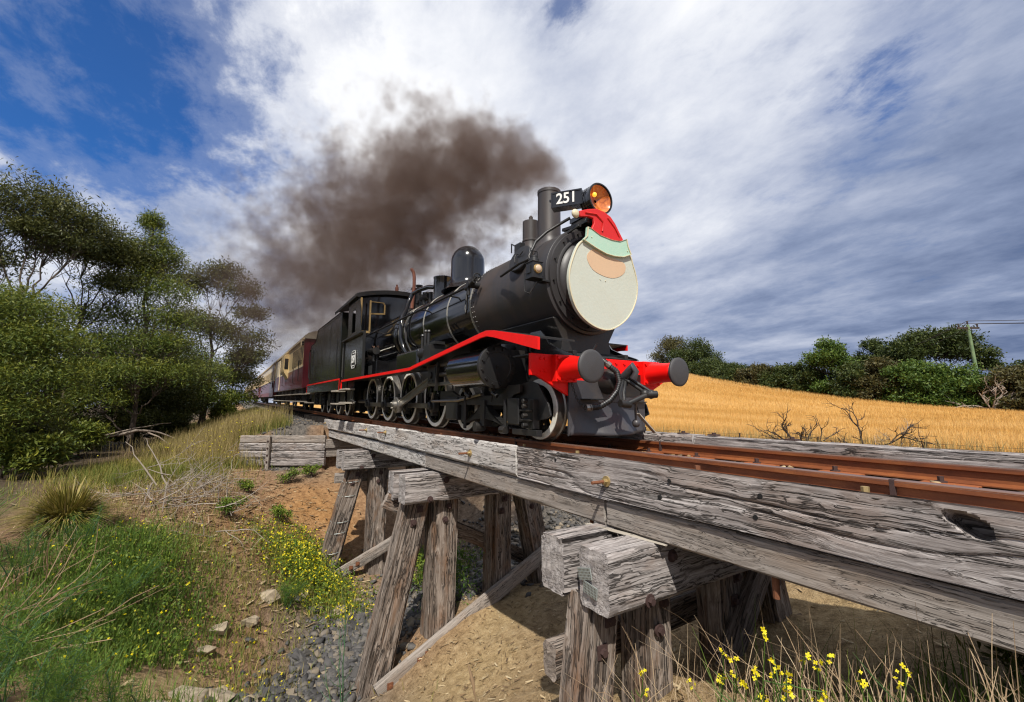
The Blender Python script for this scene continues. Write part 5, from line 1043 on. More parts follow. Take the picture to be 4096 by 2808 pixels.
b = MB(); b.bolts([(-3.895, -.19, 2.50), (-3.895, .43, 2.44), (-3.925, -.04, 1.99), (-3.925, .05, 1.985)], (1, 0, 0), .008, .008); b.bx(-4.13, -3.965, -.05, .1, 2.3, 2.38); b.bx(-4.13, -3.965, -.05, .1, 1.6, 1.68); b.build('fixing', M['trim'], board)
# ---- driver at the cab window
import bmesh
driver = empty('person', (-12.25, -.86, 1.70), 'person in navy work shirt seated at the cab side window of the engine', 'person', rot=(0, LA, 0))
def skin_fig(name, verts, edges, radii, mat, parent, sub=2):
    me = bpy.data.meshes.new(name); ref = Vector(REF[parent.name]); me.from_pydata([tuple(Vector(v)-ref) for v in verts], edges, [])
    o = bpy.data.objects.new(name, me); COL.objects.link(o); me.materials.append(mat); o.parent = parent; REF[o.name] = REF[parent.name]
    s_ = o.modifiers.new('skin', 'SKIN'); s_.use_smooth_shade = True
    for v, r_ in zip(me.skin_vertices[0].data, radii): v.radius = (r_, r_) if not isinstance(r_, tuple) else r_
    me.skin_vertices[0].data[0].use_root = True
    u_ = o.modifiers.new('sub', 'SUBSURF'); u_.levels = 1; u_.render_levels = sub; return o
dx, dy = -12.25, -.86
sk = [(dx, dy, 1.72), (dx+.02, dy, 1.95), (dx+.05, dy, 2.15), (dx+.07, dy, 2.27), (dx+.09, dy, 2.36), (dx+.10, dy, 2.50), (dx+.11, dy, 2.58),
      (dx+.05, dy-.17, 2.17), (dx+.10, dy-.23, 1.95), (dx+.33, dy-.22, 1.95), (dx+.05, dy+.17, 2.17), (dx+.10, dy+.22, 1.94), (dx+.33, dy+.16, 1.98), (dx+.40, dy-.20, 1.97), (dx+.40, dy+.14, 2.0)]
skin_fig('body', sk, [(0,1),(1,2),(2,3),(3,4),(4,5),(5,6),(2,7),(7,8),(8,9),(2,10),(10,11),(11,12),(9,13),(12,14)], [.13,.14,.13,.055,.058,.082,.06,.065,.05,.036,.065,.05,.036,.03,.03], M['skin'], driver)
skin_fig('shirt', sk[:3]+[(dx+.065, dy, 2.235)]+[sk[7], sk[8], (dx+.28, dy-.22, 1.95), sk[10], sk[11], (dx+.28, dy+.17, 1.97)], [(0,1),(1,2),(2,3),(2,4),(4,5),(5,6),(2,7),(7,8),(8,9)], [.145,.155,.145,.07,.078,.062,.05,.078,.062,.05], M['blueshirt'], driver)
b = MB(); b.sphere((dx+.085, dy, 2.575), .095, 16, (1.0, .88, .62)); b.box((dx+.17, dy, 2.565), (.10, .15, .012)); b.build('cap', M['hair'], driver, 0, 60)
b = MB()
for s in (-1, 1): b.sphere((dx+.185, dy+s*.034, 2.49), .012, 8)
b.sphere((dx+.205, dy, 2.465), .018, 8, (1, .8, 1.2)); b.box((dx+.185, dy, 2.425), (.012, .05, .008)); b.build('face_features', M['skin'], driver)
for s in (-1, 1):
    hp = Vector((dx+.42, dy+(-.20 if s < 0 else .14), 1.975 if s < 0 else 2.0)); b = MB(); b.sphere(hp, .042, 12, (1.1, .5, .8))
    for k, (ln, oz) in enumerate(((.07, .03), (.08, .01), (.075, -.01), (.06, -.03))): b.tube([hp+Vector((.02, 0, oz)), hp+Vector((.02+ln*.6, -.01, oz)), hp+Vector((.02+ln*.75, -.03*s, oz-.015))], [.011, .010, .008], 6)
    b.tube([hp+Vector((0, -.02*s, .02)), hp+Vector((.04, -.045*s, .04))], [.013, .009], 6); b.build('hand', M['skin'], driver, 0, 60)
# ------------------------------------------------------------------ carriages
def carriage(kind, x0, x1, label, z0):
    xc = (x0+x1)/2; c = empty('guards_van' if kind == 'van' else 'carriage', (xc, 0, float(zt(xc))), label, 'carriage', 'carriages behind the tender', rot=(0, .018 if xc > -60 else .018, 0)); REF[c.name] = (xc, 0, 0)
    W_ = 1.25; up = M['cream']; lo = M['maroon']
    arc = [(1.30*math.cos(a), 3.27+.42*math.sin(a)**.85) for a in np.linspace(0, math.pi, 15)]
    b = MB(); b.prism([(-W_, 1.02), (W_, 1.02)]+[(W_, 3.27)]+[(y*.955, z-.02) for y, z in arc[1:-1]]+[(-W_, 3.27)], x0, x1, 'x'); body = b.build('body', M['maroon'], c, .02, 30)
    b = MB(); b.prism(arc+[(1.36, 3.27), (1.36, 3.22), (-1.36, 3.22), (-1.36, 3.27)][::1] if False else arc+[(-1.30, 3.24)]+[(1.30, 3.24)], x0-.12, x1+.12, 'x'); rf_ = b.build('roof', M['roof'], c, 0, 30)
    for s in (-1, 1):
        b = MB(); b.bx(x0-.10, x1+.10, s*1.27, s*1.34, 3.19, 3.27); b.build('cornice', M['creampale'] if kind == 'van' else M['cream'], rf_, .006)
        y0, y1 = s*W_, s*(W_+.012)
        if kind == 'van':
            b = MB(); b.bx(x0+.1, x1, y0, y1, 2.02, 3.20); b.build('upper_panel', up, c)
            b = MB(); b.bx(x1-.09, x1+.01, s*1.22, s*1.275, 1.02, 3.24); b.build('corner_post', M['maroon'], c, .006)
            nb_ = 30; L = (x1-.15-(x0+.2))/nb_
            me0 = None
            for k in range(nb_):                                   # vertical boards of the lower side
                xa = x0+.2+k*L; b = MB(); b.bx(xa+.012, xa+L-.012, y0, s*(W_+.022), 1.06, 2.0); b.build('plank', M['maroon'], c)
            b = MB(); b.bx(x0+.1, x1, s*(W_), s*(W_+.03), 1.98, 2.06); b.build('waist_rail', M['creampale'], c, .005)
            for k in range(9):
                xa = x1-.55-k*.47; b = MB(); b.bx(xa-.19, xa+.19, y1, s*(W_+.016), 2.12, 2.98); pn = b.build('window', M['pane'], c)
                b = MB(); b.bx(xa+.19, xa+.27, y1, s*(W_+.020), 2.07, 3.02); b.build('window_frame', M['cream'], pn, .004)
            xa = x1-6.3; b = MB(); du = [(0, 2.06), (.04, 1.6), (.10, 1.85), (.22, 2.02), (.27, 2.3), (.27, 2.9), (.22, 3.0), (0, 3.02)]
            b.prism([(s*(W_+a*1.0), z) for a, z in ((0, 1.62), (.10, 1.80), (.24, 2.02), (.28, 2.2), (.28, 2.95), (.2, 3.04), (0, 3.06))], xa-1.5, xa, 'x'); dk = b.build('lookout_bay', M['cream'], c, .01)
            b = MB(); b.prism([(s*(W_+a), z) for a, z in ((.05, 2.2), (.24, 2.2), (.24, 2.8), (.05, 2.8))], xa, xa+.012, 'x'); b.build('lookout_window', M['glass'], dk)
            b = MB(); b.bx(xa-5.3, xa-3.6, y1, s*(W_+.018), 1.08, 3.08); b.build('open_doorway', M['hole'], c)
            b = MB(); b.bx(xa-6.9, xa-5.35, y1, s*(W_+.06), 1.08, 3.08); dd_ = b.build('sliding_door', M['creampale'], c, .01)
            b = MB(); b.bx(xa-6.9, xa-5.35, s*(W_+.06), s*(W_+.066), 1.08, 2.0); b.build('door_panel', M['maroon'], dd_)
            b = MB(); b.bx(xa-3.3, xa-2.6, y1, s*(W_+.02), 2.2, 2.9); b.build('window', M['pane'], c)
            for xq, z0_, z1_ in ((x1-.75, 1.35, 2.3), (x1-2.9, 1.3, 2.1), (xa-2.2, 1.3, 2.1), (xa-7.2, 1.3, 2.1)):
                b = MB(); b.tube([(xq, s*(W_+.02), z0_), (xq, s*(W_+.12), z0_+.02), (xq, s*(W_+.12), z1_-.02), (xq, s*(W_+.02), z1_)], .016, 5); b.build('hand_rail', M['iron'], c)
            b = MB(); b.bx(x1-.2, x1-.02, s*(W_+.02), s*(W_+.16), 2.9, 3.14); mk = b.build('marker_lamp', M['creampale'], c, .03)
            b = MB(); b.cyl((x1-.02, s*(W_+.09), 3.06), (x1+.012, s*(W_+.09), 3.06), .055, n=12); b.cyl((x1-.02, s*(W_+.09), 2.96), (x1+.012, s*(W_+.09), 2.96), .045, n=12); b.build('lamp_lens', M['glass'], mk)
            for zz_, w_ in ((.73, .28), (.40, .33)):
                b = MB(); b.bx(x0+.3, x1-.1, s*1.0, s*(1.05+w_), zz_, zz_+.045); b.build('step_board', M['board'], c, .004)
            b = MB()
            for xq in np.arange(x0+1, x1, 2.4): b.bx(xq-.03, xq+.03, s*1.0, s*1.2, .42, 1.0)
            b.build('step_hanger', M['iron'], c)
            b = MB(); b.bx(x0, x1, s*1.0, s*1.06, .78, 1.0); b.build('sole_bar', M['iron'], c)
            for k in range(6): b = MB(); b.bx(x1-1.9-k*.9, x1-1.3-k*.9, s*1.06, s*1.075, .80, .98); b.build('axle_guard', M['bufface'], c)
        else:
            b = MB(); b.bx(x0, x1, y0, y1, 1.95, 3.20); b.build('upper_panel', M['cream'], c)
            b = MB(); b.bx(x0, x1, y1, s*(W_+.02), 2.72, 3.16); b.build('letter_board', M['creampale'], c)
            b = MB(); b.bx(x0, x1, y1, s*(W_+.05), 1.90, 1.97); b.build('waist_rail', M['cream'], c, .005)
            n_ = int((x1-x0-3)/.78)
            for k in range(n_):
                xa = x1-2.2-k*.78-(.5 if k >= n_//2 else 0)
                if xa < x0+1.2: continue
                b = MB(); b.bx(xa-.27, xa+.27, y1, s*(W_+.016), 2.06, 2.66); pn = b.build('window', M['pane'], c)
                b = MB(); b.bx(xa+.27, xa+.40, y1, s*(W_+.022), 2.0, 2.72); b.build('window_frame', M['cream'], pn)
            for xd in (x1-1.0, x0+1.0):
                b = MB(); b.bx(xd-.38, xd+.38, y1, s*(W_+.03), 1.05, 3.1); dd_ = b.build('door', M['brred'], c, .006)
                b = MB(); b.bx(xd-.24, xd+.24, s*(W_+.03), s*(W_+.036), 2.05, 2.9); b.build('door_pane', M['pane'], dd_)
                b = MB(); b.bx(xd-.38, xd+.38, s*(W_+.03), s*(W_+.034), 1.97, 3.1) if False else b.bx(xd+.3, xd+.36, s*(W_+.03), s*(W_+.08), 1.4, 1.8); b.build('door_handle', M['iron'], dd_)
                b = MB(); b.tube([(xd+.5, s*(W_+.07), 1.3), (xd+.5, s*(W_+.07), 2.9)], .018, 5); b.build('hand_rail', M['iron'], c)
            n2 = int((x1-x0)/1.2)
            for k in range(n2):
                xa = x0+(k+.5)*(x1-x0)/n2; b = MB(); b.bx(xa-.55, xa+.55, y0, s*(W_+.014), 1.10, 1.86); b.build('panel', M['maroon'], c, .004)
            b = MB(); b.bx(x0, x1, s*1.2, s*1.268, .70, 1.03); b.build('sole_bar', M['brred'], c, .005)
            b = MB(); b.bx(x1-1.5, x1-.6, s*1.1, s*1.4, .42, .46); b.bx(x0+.6, x0+1.5, s*1.1, s*1.4, .42, .46); b.build('step_board', M['board'], c)
    if kind != 'van':
        b = MB(); b.prism([(-1.24, 1.9), (1.24, 1.9), (1.24, 3.25), (-1.24, 3.25)], x1, x1+.012, 'x'); b.build('end_upper', M['cream'], c)
        b = MB(); b.prism([(-1.24, .72), (1.24, .72), (1.24, 1.9), (-1.24, 1.9)], x1, x1+.014, 'x'); b.build('end_lower', M['brred'], c)
        b = MB(); b.prism([(-.8, .8), (.8, .8), (.8, 3.2), (-.8, 3.2)], x1+.013, x1+.03, 'x'); b.build('gangway', M['maroon'], c)
        # rooftop ventilators
        for k in range(5):
            xa = x0+(k+.5)*(x1-x0)/5; b = MB(); b.cyl((xa, 0, 3.66), (xa, 0, 3.84), .12, n=10); b.cyl((xa, 0, 3.84), (xa, 0, 3.87), .18, n=10); b.build('ventilator', M['roof'], rf_)
    else:
        nb_ = 14
        for k in range(nb_):
            ya = -1.2+2.4*k/nb_; b = MB(); b.bx(x1, x1+.018, ya+.008, ya+2.4/nb_-.008, 1.06, 3.2+.3*math.cos(1.2*(ya+.08))); b.build('end_plank', M['maroon'], c)
    for s in (-1, 1):
        for base in (x1-2.6, x0+2.6):
            for dx_ in (-.85, .85):
                b = MB(); xw, r_ = base+dx_, .37; b.lathe([(0, r_*1.05), (.025, r_*1.05), (.03, r_), (.12, r_*.99), (.12, r_*.8), (.08, r_*.75), (.08, .1), (.13, .08)], (xw, s*.53, r_), (0, s, 0), 28); b.build('wheel', M['iron'], c, 0, 30)
            b = MB(); b.bx(base-1.25, base+1.25, s*.72, s*.80, .36, .58); b.bx(base-1.0, base-.7, s*.7, s*.9, .25, .55); b.bx(base+.7, base+1.0, s*.7, s*.9, .25, .55); b.build('bogie_side', M['iron'], c, .004)
    b = MB(); b.bx(x0+.1, x1-.1, -.9, .9, .55, 1.0); b.build('underframe', M['hole'], c)
    return c
carriage('van', -37.3, -21.55, 'maroon guards van with cream windows and lookout bay, coupled behind the tender', 0)
carriage('car', -59.0, -38.6, 'cream and maroon carriage next behind the guards van', 0)
carriage('car', -84.0, -60.4, 'cream and maroon carriage second behind the guards van', 0)
carriage('car', -112.0, -85.6, 'cream and maroon carriage third behind the guards van', 0)
carriage('car', -139.0, -113.6, 'cream and maroon carriage at the far end of the train', 0)
# ------------------------------------------------------------------ vegetation
def leafmat(name, cols, rough=0.55, trans=0.25):
    m, t, b = newmat(name); ri = t.nodes.new('ShaderNodeNewGeometry').outputs['Random Per Island']
    at_ = t.nodes.new('ShaderNodeAttribute'); at_.attribute_name = 'tint'
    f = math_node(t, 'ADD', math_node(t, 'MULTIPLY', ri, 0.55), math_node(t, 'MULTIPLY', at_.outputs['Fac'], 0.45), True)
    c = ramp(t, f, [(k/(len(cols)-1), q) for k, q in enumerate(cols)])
    t.links.new(c, b.inputs['Base Color']); b.inputs['Roughness'].default_value = rough; b.inputs['Specular IOR Level'].default_value = 0.3
    if trans:
        tr = t.nodes.new('ShaderNodeBsdfTranslucent'); t.links.new(c, tr.inputs[0]); mx = t.nodes.new('ShaderNodeMixShader'); mx.inputs[0].default_value = trans
        t.links.new(b.outputs[0], mx.inputs[1]); t.links.new(tr.outputs[0], mx.inputs[2]); t.links.new(mx.outputs[0], t.nodes['Material Output'].inputs[0])
    return m
M['leaf_dark'] = leafmat('dark_gum_leaf', [(0.030, 0.038, 0.012), (0.056, 0.066, 0.018), (0.105, 0.110, 0.026), (0.17, 0.155, 0.04)])
M['leaf_wattle'] = leafmat('wattle_leaf', [(0.034, 0.058, 0.012), (0.072, 0.108, 0.018), (0.155, 0.18, 0.024), (0.30, 0.285, 0.034)])
M['leaf_fresh'] = leafmat('fresh_green_leaf', [(0.040, 0.080, 0.012), (0.085, 0.150, 0.018), (0.17, 0.23, 0.026), (0.32, 0.32, 0.04)])
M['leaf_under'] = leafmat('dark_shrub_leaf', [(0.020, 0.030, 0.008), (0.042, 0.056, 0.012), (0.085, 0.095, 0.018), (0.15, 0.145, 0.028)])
M['leaf_far'] = leafmat('far_tree_leaf', [(0.018, 0.032, 0.010), (0.036, 0.056, 0.014), (0.065, 0.085, 0.018), (0.11, 0.12, 0.026)])
M['leaf_farbright'] = leafmat('far_bright_leaf', [(0.025, 0.055, 0.010), (0.050, 0.095, 0.016), (0.095, 0.15, 0.022), (0.17, 0.21, 0.03)])
M['leaf_olive'] = leafmat('far_olive_leaf', [(0.035, 0.032, 0.014), (0.06, 0.055, 0.02), (0.095, 0.085, 0.026), (0.15, 0.125, 0.04)])
M['grass_dry'] = leafmat('dry_grass', [(0.16, 0.125, 0.05), (0.27, 0.21, 0.085), (0.40, 0.31, 0.13), (0.52, 0.42, 0.20)], 0.7, 0.3)
M['grass_mix'] = leafmat('mixed_grass', [(0.060, 0.100, 0.018), (0.14, 0.175, 0.030), (0.31, 0.265, 0.070), (0.50, 0.39, 0.14)], 0.65, 0.3)
M['grass_green'] = leafmat('green_grass', [(0.036, 0.080, 0.014), (0.075, 0.140, 0.020), (0.135, 0.20, 0.030), (0.24, 0.27, 0.055)], 0.6, 0.3)
M['fennel'] = leafmat('fennel_frond', [(0.035, 0.085, 0.016), (0.062, 0.135, 0.020), (0.115, 0.20, 0.026), (0.21, 0.26, 0.03)], 0.6, 0.35)
M['stem'] = leafmat('fennel_stem', [(0.03, 0.085, 0.045), (0.05, 0.115, 0.055), (0.10, 0.17, 0.07), (0.15, 0.2, 0.08)], 0.45, 0)
M['wheat'] = leafmat('ripe_wheat', [(0.42, 0.225, 0.050), (0.60, 0.35, 0.095), (0.72, 0.46, 0.155), (0.82, 0.58, 0.26)], 0.7, 0.3)
M['tussock'] = leafmat('tussock_blade', [(0.06, 0.075, 0.012), (0.14, 0.13, 0.022), (0.26, 0.21, 0.045), (0.42, 0.33, 0.12)], 0.5, 0.2)
M['twig'] = leafmat('bleached_twig', [(0.16, 0.13, 0.10), (0.27, 0.23, 0.19), (0.40, 0.35, 0.30), (0.52, 0.47, 0.42)], 0.8, 0)
M['drystem'] = leafmat('dry_stem', [(0.17, 0.11, 0.06), (0.28, 0.19, 0.11), (0.38, 0.28, 0.17), (0.48, 0.38, 0.26)], 0.7, 0.1)
M['petal'] = leafmat('yellow_petal', [(0.62, 0.50, 0.01), (0.75, 0.62, 0.015), (0.82, 0.70, 0.02), (0.86, 0.78, 0.05)], 0.5, 0.3)
def bark(name, a, b_, sc=6):
    m, t, b = newmat(name); v = t.nodes.new('ShaderNodeTexCoord').outputs['Object']; n = tnoise(t, v, sc, 6, 0.65, 0.3, mapscale=(1, 1, .3))
    t.links.new(ramp(t, n, [(0.35, a), (0.65, b_)]), b.inputs['Base Color']); b.inputs['Roughness'].default_value = 0.9; bump(t, b, n, 0.7, 0.03); return m
M['bark'] = bark('dark_bark', (0.035, 0.026, 0.020), (0.13, 0.10, 0.078)); M['bark_pale'] = bark('bleached_dead_wood', (0.22, 0.17, 0.13), (0.50, 0.42, 0.35)); M['bark_black'] = bark('blackened_dead_wood', (0.022, 0.016, 0.013), (0.065, 0.045, 0.032)); M['log'] = bark('grey_fallen_branch', (0.10, 0.078, 0.06), (0.28, 0.23, 0.185))

def leaves(P, nrm, L, Wd, rng, tint, droop=.0):
    """one pointed leaf (two triangles folded along the rib as a quad) at each point; returns V, F, tint"""
    n = len(P); d = rng.normal(0, 1, (n, 3)); d += nrm*0.35; d[:, 2] -= droop; d /= np.linalg.norm(d, axis=1)[:, None]
    u = rng.normal(0, 1, (n, 3)); u[:, 2] += .8; s = np.cross(d, u); s /= np.linalg.norm(s, axis=1)[:, None]+1e-9
    L = L*rng.uniform(.6, 1.35, n)[:, None]; w = Wd*rng.uniform(.6, 1.3, n)[:, None]
    V = np.stack([P, P+d*L*.45+s*w*.5, P+d*L, P+d*L*.45-s*w*.5], 1).reshape(-1, 3)
    return V, np.arange(n*4).reshape(-1, 4), np.repeat(tint, 4)
def limb_tubes(paths, n=6):
    b = MB()
    for pts, rs_ in paths: b.tube(pts, rs_, n)
    return b
def bez(a, b_, sag, rng, k=7, wob=.06):
    a, b_ = np.array(a, float), np.array(b_, float); L = np.linalg.norm(b_-a); t = np.linspace(0, 1, k)[:, None]
    mid = (a+b_)/2+np.array(sag, float); p = (1-t)**2*a+2*t*(1-t)*mid+t*t*b_; p[1:-1] += rng.normal(0, wob*L*.18, (k-2, 3)); return p
def tree(name, base, trunk_top, clumps, leaf, label, seed, r0=.16, L=.10, Wd=.03, per=900, tw=9, group='trees beside the line', barkm=None, cat='tree', lean=(0, 0, 0), droop=.1, flat=.85, tipscale=1.0, crown_name='crown'):
    """clumps: (x, y, z, rx, ry, rz, share). Trunk runs base -> trunk_top; limbs reach each clump; leaves sit in sprays on twig ends."""
    rng = np.random.default_rng(seed); base = np.array(base, float); top = np.array(trunk_top, float)
    o = empty(name, tuple(base), label, cat, group)
    tp = bez(base-np.array([0, 0, .4]), top, np.array(lean), rng, 10, .05); tr_r = [r0*(1-.75*i/9) for i in range(10)]
    paths = [(tp, tr_r)]; tips = []; tn = []; tips_c = []
    for ci, (x, y, z, rx, ry, rz, sh) in enumerate(clumps):
        c = np.array([x, y, z]); rr = np.array([rx, ry, rz]); f = np.clip((z-base[2])/(top[2]-base[2]+1e-6)*.75, .18, .97); st = tp[int(f*9)]
        lp = bez(st, c-np.array([0, 0, rz*.45]), (0, 0, -.12*np.linalg.norm(c-st)), rng, 8, .12); lr = max(.012, r0*.40*(1-f*.6))
        paths.append((lp, list(np.linspace(lr, lr*.35, 8))))
        nt = max(4, int(tw*sh)); q = rng.normal(0, 1, (nt, 3)); q /= np.linalg.norm(q, axis=1)[:, None]; q[:, 2] = np.where(q[:, 2] < -.25, -q[:, 2]*.6, q[:, 2]); rad = rng.uniform(.45, 1.0, nt)**.6
        tipp = c+q*rr*rad[:, None]
        for k in range(nt):
            s_ = lp[rng.integers(4, 8)]; tpth = bez(s_, tipp[k], (0, 0, -.1*np.linalg.norm(tipp[k]-s_)), rng, 5, .15); paths.append((tpth, list(np.linspace(lr*.32, .006, 5))))
        tips.append(tipp); tn.append(q); tips_c.append(np.full(nt, ci))
    limb_tubes(paths, 6).build('trunk', barkm or M['bark'], o, 0, 60, fix=False)
    tips = np.vstack(tips); tn = np.vstack(tn); nt = len(tips); cid = np.concatenate(tips_c)
    n = int(per*len(clumps)); k = rng.integers(0, nt, n); tt = np.array([np.mean(c[3:6]) for c in clumps])[cid]
    spread = tt[k][:, None]*np.array([.36, .36, .36*flat])*tipscale
    P = tips[k]+np.clip(rng.normal(0, 1, (n, 3)), -2.2, 2.2)*spread
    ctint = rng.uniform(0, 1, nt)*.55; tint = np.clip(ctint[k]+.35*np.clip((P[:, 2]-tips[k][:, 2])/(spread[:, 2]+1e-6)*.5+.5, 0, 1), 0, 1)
    V, F, T_ = leaves(P, tn[k], L, Wd, rng, tint, droop)
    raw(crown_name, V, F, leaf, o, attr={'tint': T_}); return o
def shrub(name, c, r, leaf, label, seed, n=5000, L=.09, Wd=.03, group=None, clumps=8, cat='shrub', flat=.8):
    rng = np.random.default_rng(seed); x, y = c[:2]; z = float(ground_z(x, y)) if len(c) < 3 else c[2]; rx, ry, rz = r
    cl = [(x+rng.uniform(-.6, .6)*rx, y+rng.uniform(-.6, .6)*ry, z+rz*rng.uniform(.35, .95), rx*.42, ry*.42, rz*.32, 1) for _ in range(clumps)]
    return tree(name, (x, y, z), (x, y, z+rz*.8), cl, leaf, label, seed, .05, L, Wd, n//clumps, 9, group, None, cat, flat=flat, crown_name='foliage')

# --- big trees left of the line
tree('gum_tree', (-24.4, -10.8, -1.5), (-24.7, -11.2, 5.2), [(-24.8, -11.3, 8.7, 1.3, 1.3, .75, 1.3), (-24.4, -10.2, 8.0, 1.2, 1.2, .6, 1), (-25.2, -12.4, 8.1, 1.3, 1.3, .6, 1), (-24.2, -9.7, 6.9, .9, .9, .4, .8), (-25.0, -12.6, 6.2, 1.3, 1.3, .6, 1), (-24.5, -10.9, 7.4, .8, .8, .3, .8), (-25.2, -13.5, 7.2, 1.2, 1.2, .6, 1)],
     M['leaf_dark'], 'tallest dark leaved tree at the left with bare branches under its crown', 21, .26, .17, .045, 3600, 22, lean=(.3, .5, 0))
tree('gum_tree', (-26.0, -9.4, -1.5), (-26.1, -9.6, 5.0), [(-26.2, -9.7, 8.0, 1.2, 1.2, .55, 1.2), (-26.0, -8.7, 7.5, 1.1, 1.1, .5, 1), (-25.8, -7.9, 6.9, .95, .95, .42, 1), (-26.3, -10.6, 7.4, 1.0, 1.0, .5, 1), (-26.0, -9.2, 7.1, 1.1, 1.1, .35, .8), (-25.6, -8.3, 5.9, .8, .8, .3, .6)],
     M['leaf_dark'], 'dark tree with dense domed crown over bare tangled branches', 22, .20, .16, .042, 3300, 24, lean=(-.2, -.9, 0))
tree('wattle_tree', (-25.6, -7.55, -1.75), (-26.0, -7.55, 8.9), [(-26.0, -7.6, 9.0, .38, .38, .60, .8), (-26.0, -7.45, 8.0, .75, .75, .45, .8), (-25.9, -6.9, 7.3, .75, .75, .42, .8), (-26.2, -8.2, 7.5, .8, .8, .4, .8), (-26.1, -7.6, 6.4, 1.0, 1.0, .6, 1), (-25.6, -6.7, 5.6, 1.0, 1.0, .5, 1), (-26.4, -8.7, 5.8, 1.1, 1.1, .5, 1), (-25.2, -6.1, 4.4, .95, .95, .5, 1), (-25.8, -7.4, 4.6, 1.2, 1.2, .5, 1), (-26.5, -9.2, 4.5, 1.1, 1.1, .5, 1), (-25.2, -6.3, 3.2, 1.0, 1.0, .5, 1), (-25.6, -7.6, 3.2, 1.3, 1.3, .5, 1.2), (-26.2, -9.2, 3.1, 1.2, 1.2, .55, 1.2), (-25.0, -6.4, 1.9, 1.0, 1.0, .45, 1), (-25.2, -7.7, 1.9, 1.2, 1.2, .45, 1.2), (-25.9, -9.1, 1.8, 1.2, 1.2, .5, 1.2), (-25.3, -8.7, .8, .9, .9, .35, .8)],
     M['leaf_wattle'], 'feathery green wattle with slender trunk standing nearest the bank', 23, .12, .16, .034, 3000, 22)
tree('gum_tree', (-36.4, -5.7, -1.2), (-36.3, -5.4, 6.0), [(-36.0, -4.6, 9.7, 1.1, 1.1, .8, 1), (-35.8, -3.9, 8.5, 1.2, 1.2, .6, 1), (-36.4, -5.9, 9.2, 1.2, 1.2, .7, 1), (-36.8, -7.0, 8.8, 1.2, 1.2, .6, 1), (-35.4, -3.3, 6.9, 1.0, 1.0, .5, .8), (-35.3, -3.3, 5.0, 1.4, 1.4, .7, 1.2), (-35.9, -4.8, 5.6, 1.3, 1.3, .6, 1), (-35.2, -3.0, 3.9, 1.1, 1.1, .5, 1), (-36.4, -6.3, 6.2, 1.4, 1.4, .6, 1)],
     M['leaf_dark'], 'spreading dark tree leaning towards the train at the right end of the grove', 24, .22, .22, .06, 2200, 22, lean=(.2, .6, 0))
tree('gum_tree', (-37.5, -4.0, -1.0), (-37.3, -3.9, 2.2), [(-37.2, -3.6, 3.6, .95, .95, .9, 1), (-37.0, -3.3, 2.3, 1.0, 1.0, .8, 1), (-37.4, -4.4, 2.6, 1.1, 1.1, .8, 1), (-37.0, -3.4, 1.0, 1.1, 1.1, .6, 1), (-37.3, -4.6, 1.0, 1.2, 1.2, .7, 1)],
     M['leaf_wattle'], 'small leafy tree beside the track where the carriages disappear', 25, .09, .20, .06, 2600, 16)
tree('wattle_tree', (-18.0, -9.0, -1.6), (-18.0, -9.1, 2.4), [(-17.6, -8.9, 3.0, .9, .9, .45, 1), (-18.2, -9.8, 3.2, 1.0, 1.0, .5, 1), (-17.5, -8.3, 2.2, .9, .9, .45, 1), (-17.7, -9.2, 2.1, 1.0, 1.0, .5, 1.2), (-17.9, -10.1, 2.1, 1.0, 1.0, .5, 1), (-17.3, -8.2, 1.1, .9, .9, .45, 1), (-17.4, -9.2, 1.1, 1.0, 1.0, .5, 1.2), (-17.6, -10.1, 1.1, 1.0, 1.0, .5, 1), (-17.2, -8.6, .2, .9, .9, .4, 1)],
     M['leaf_wattle'], 'green young wattle at the left edge in front of the tall gums', 26, .10, .12, .028, 4600, 20)
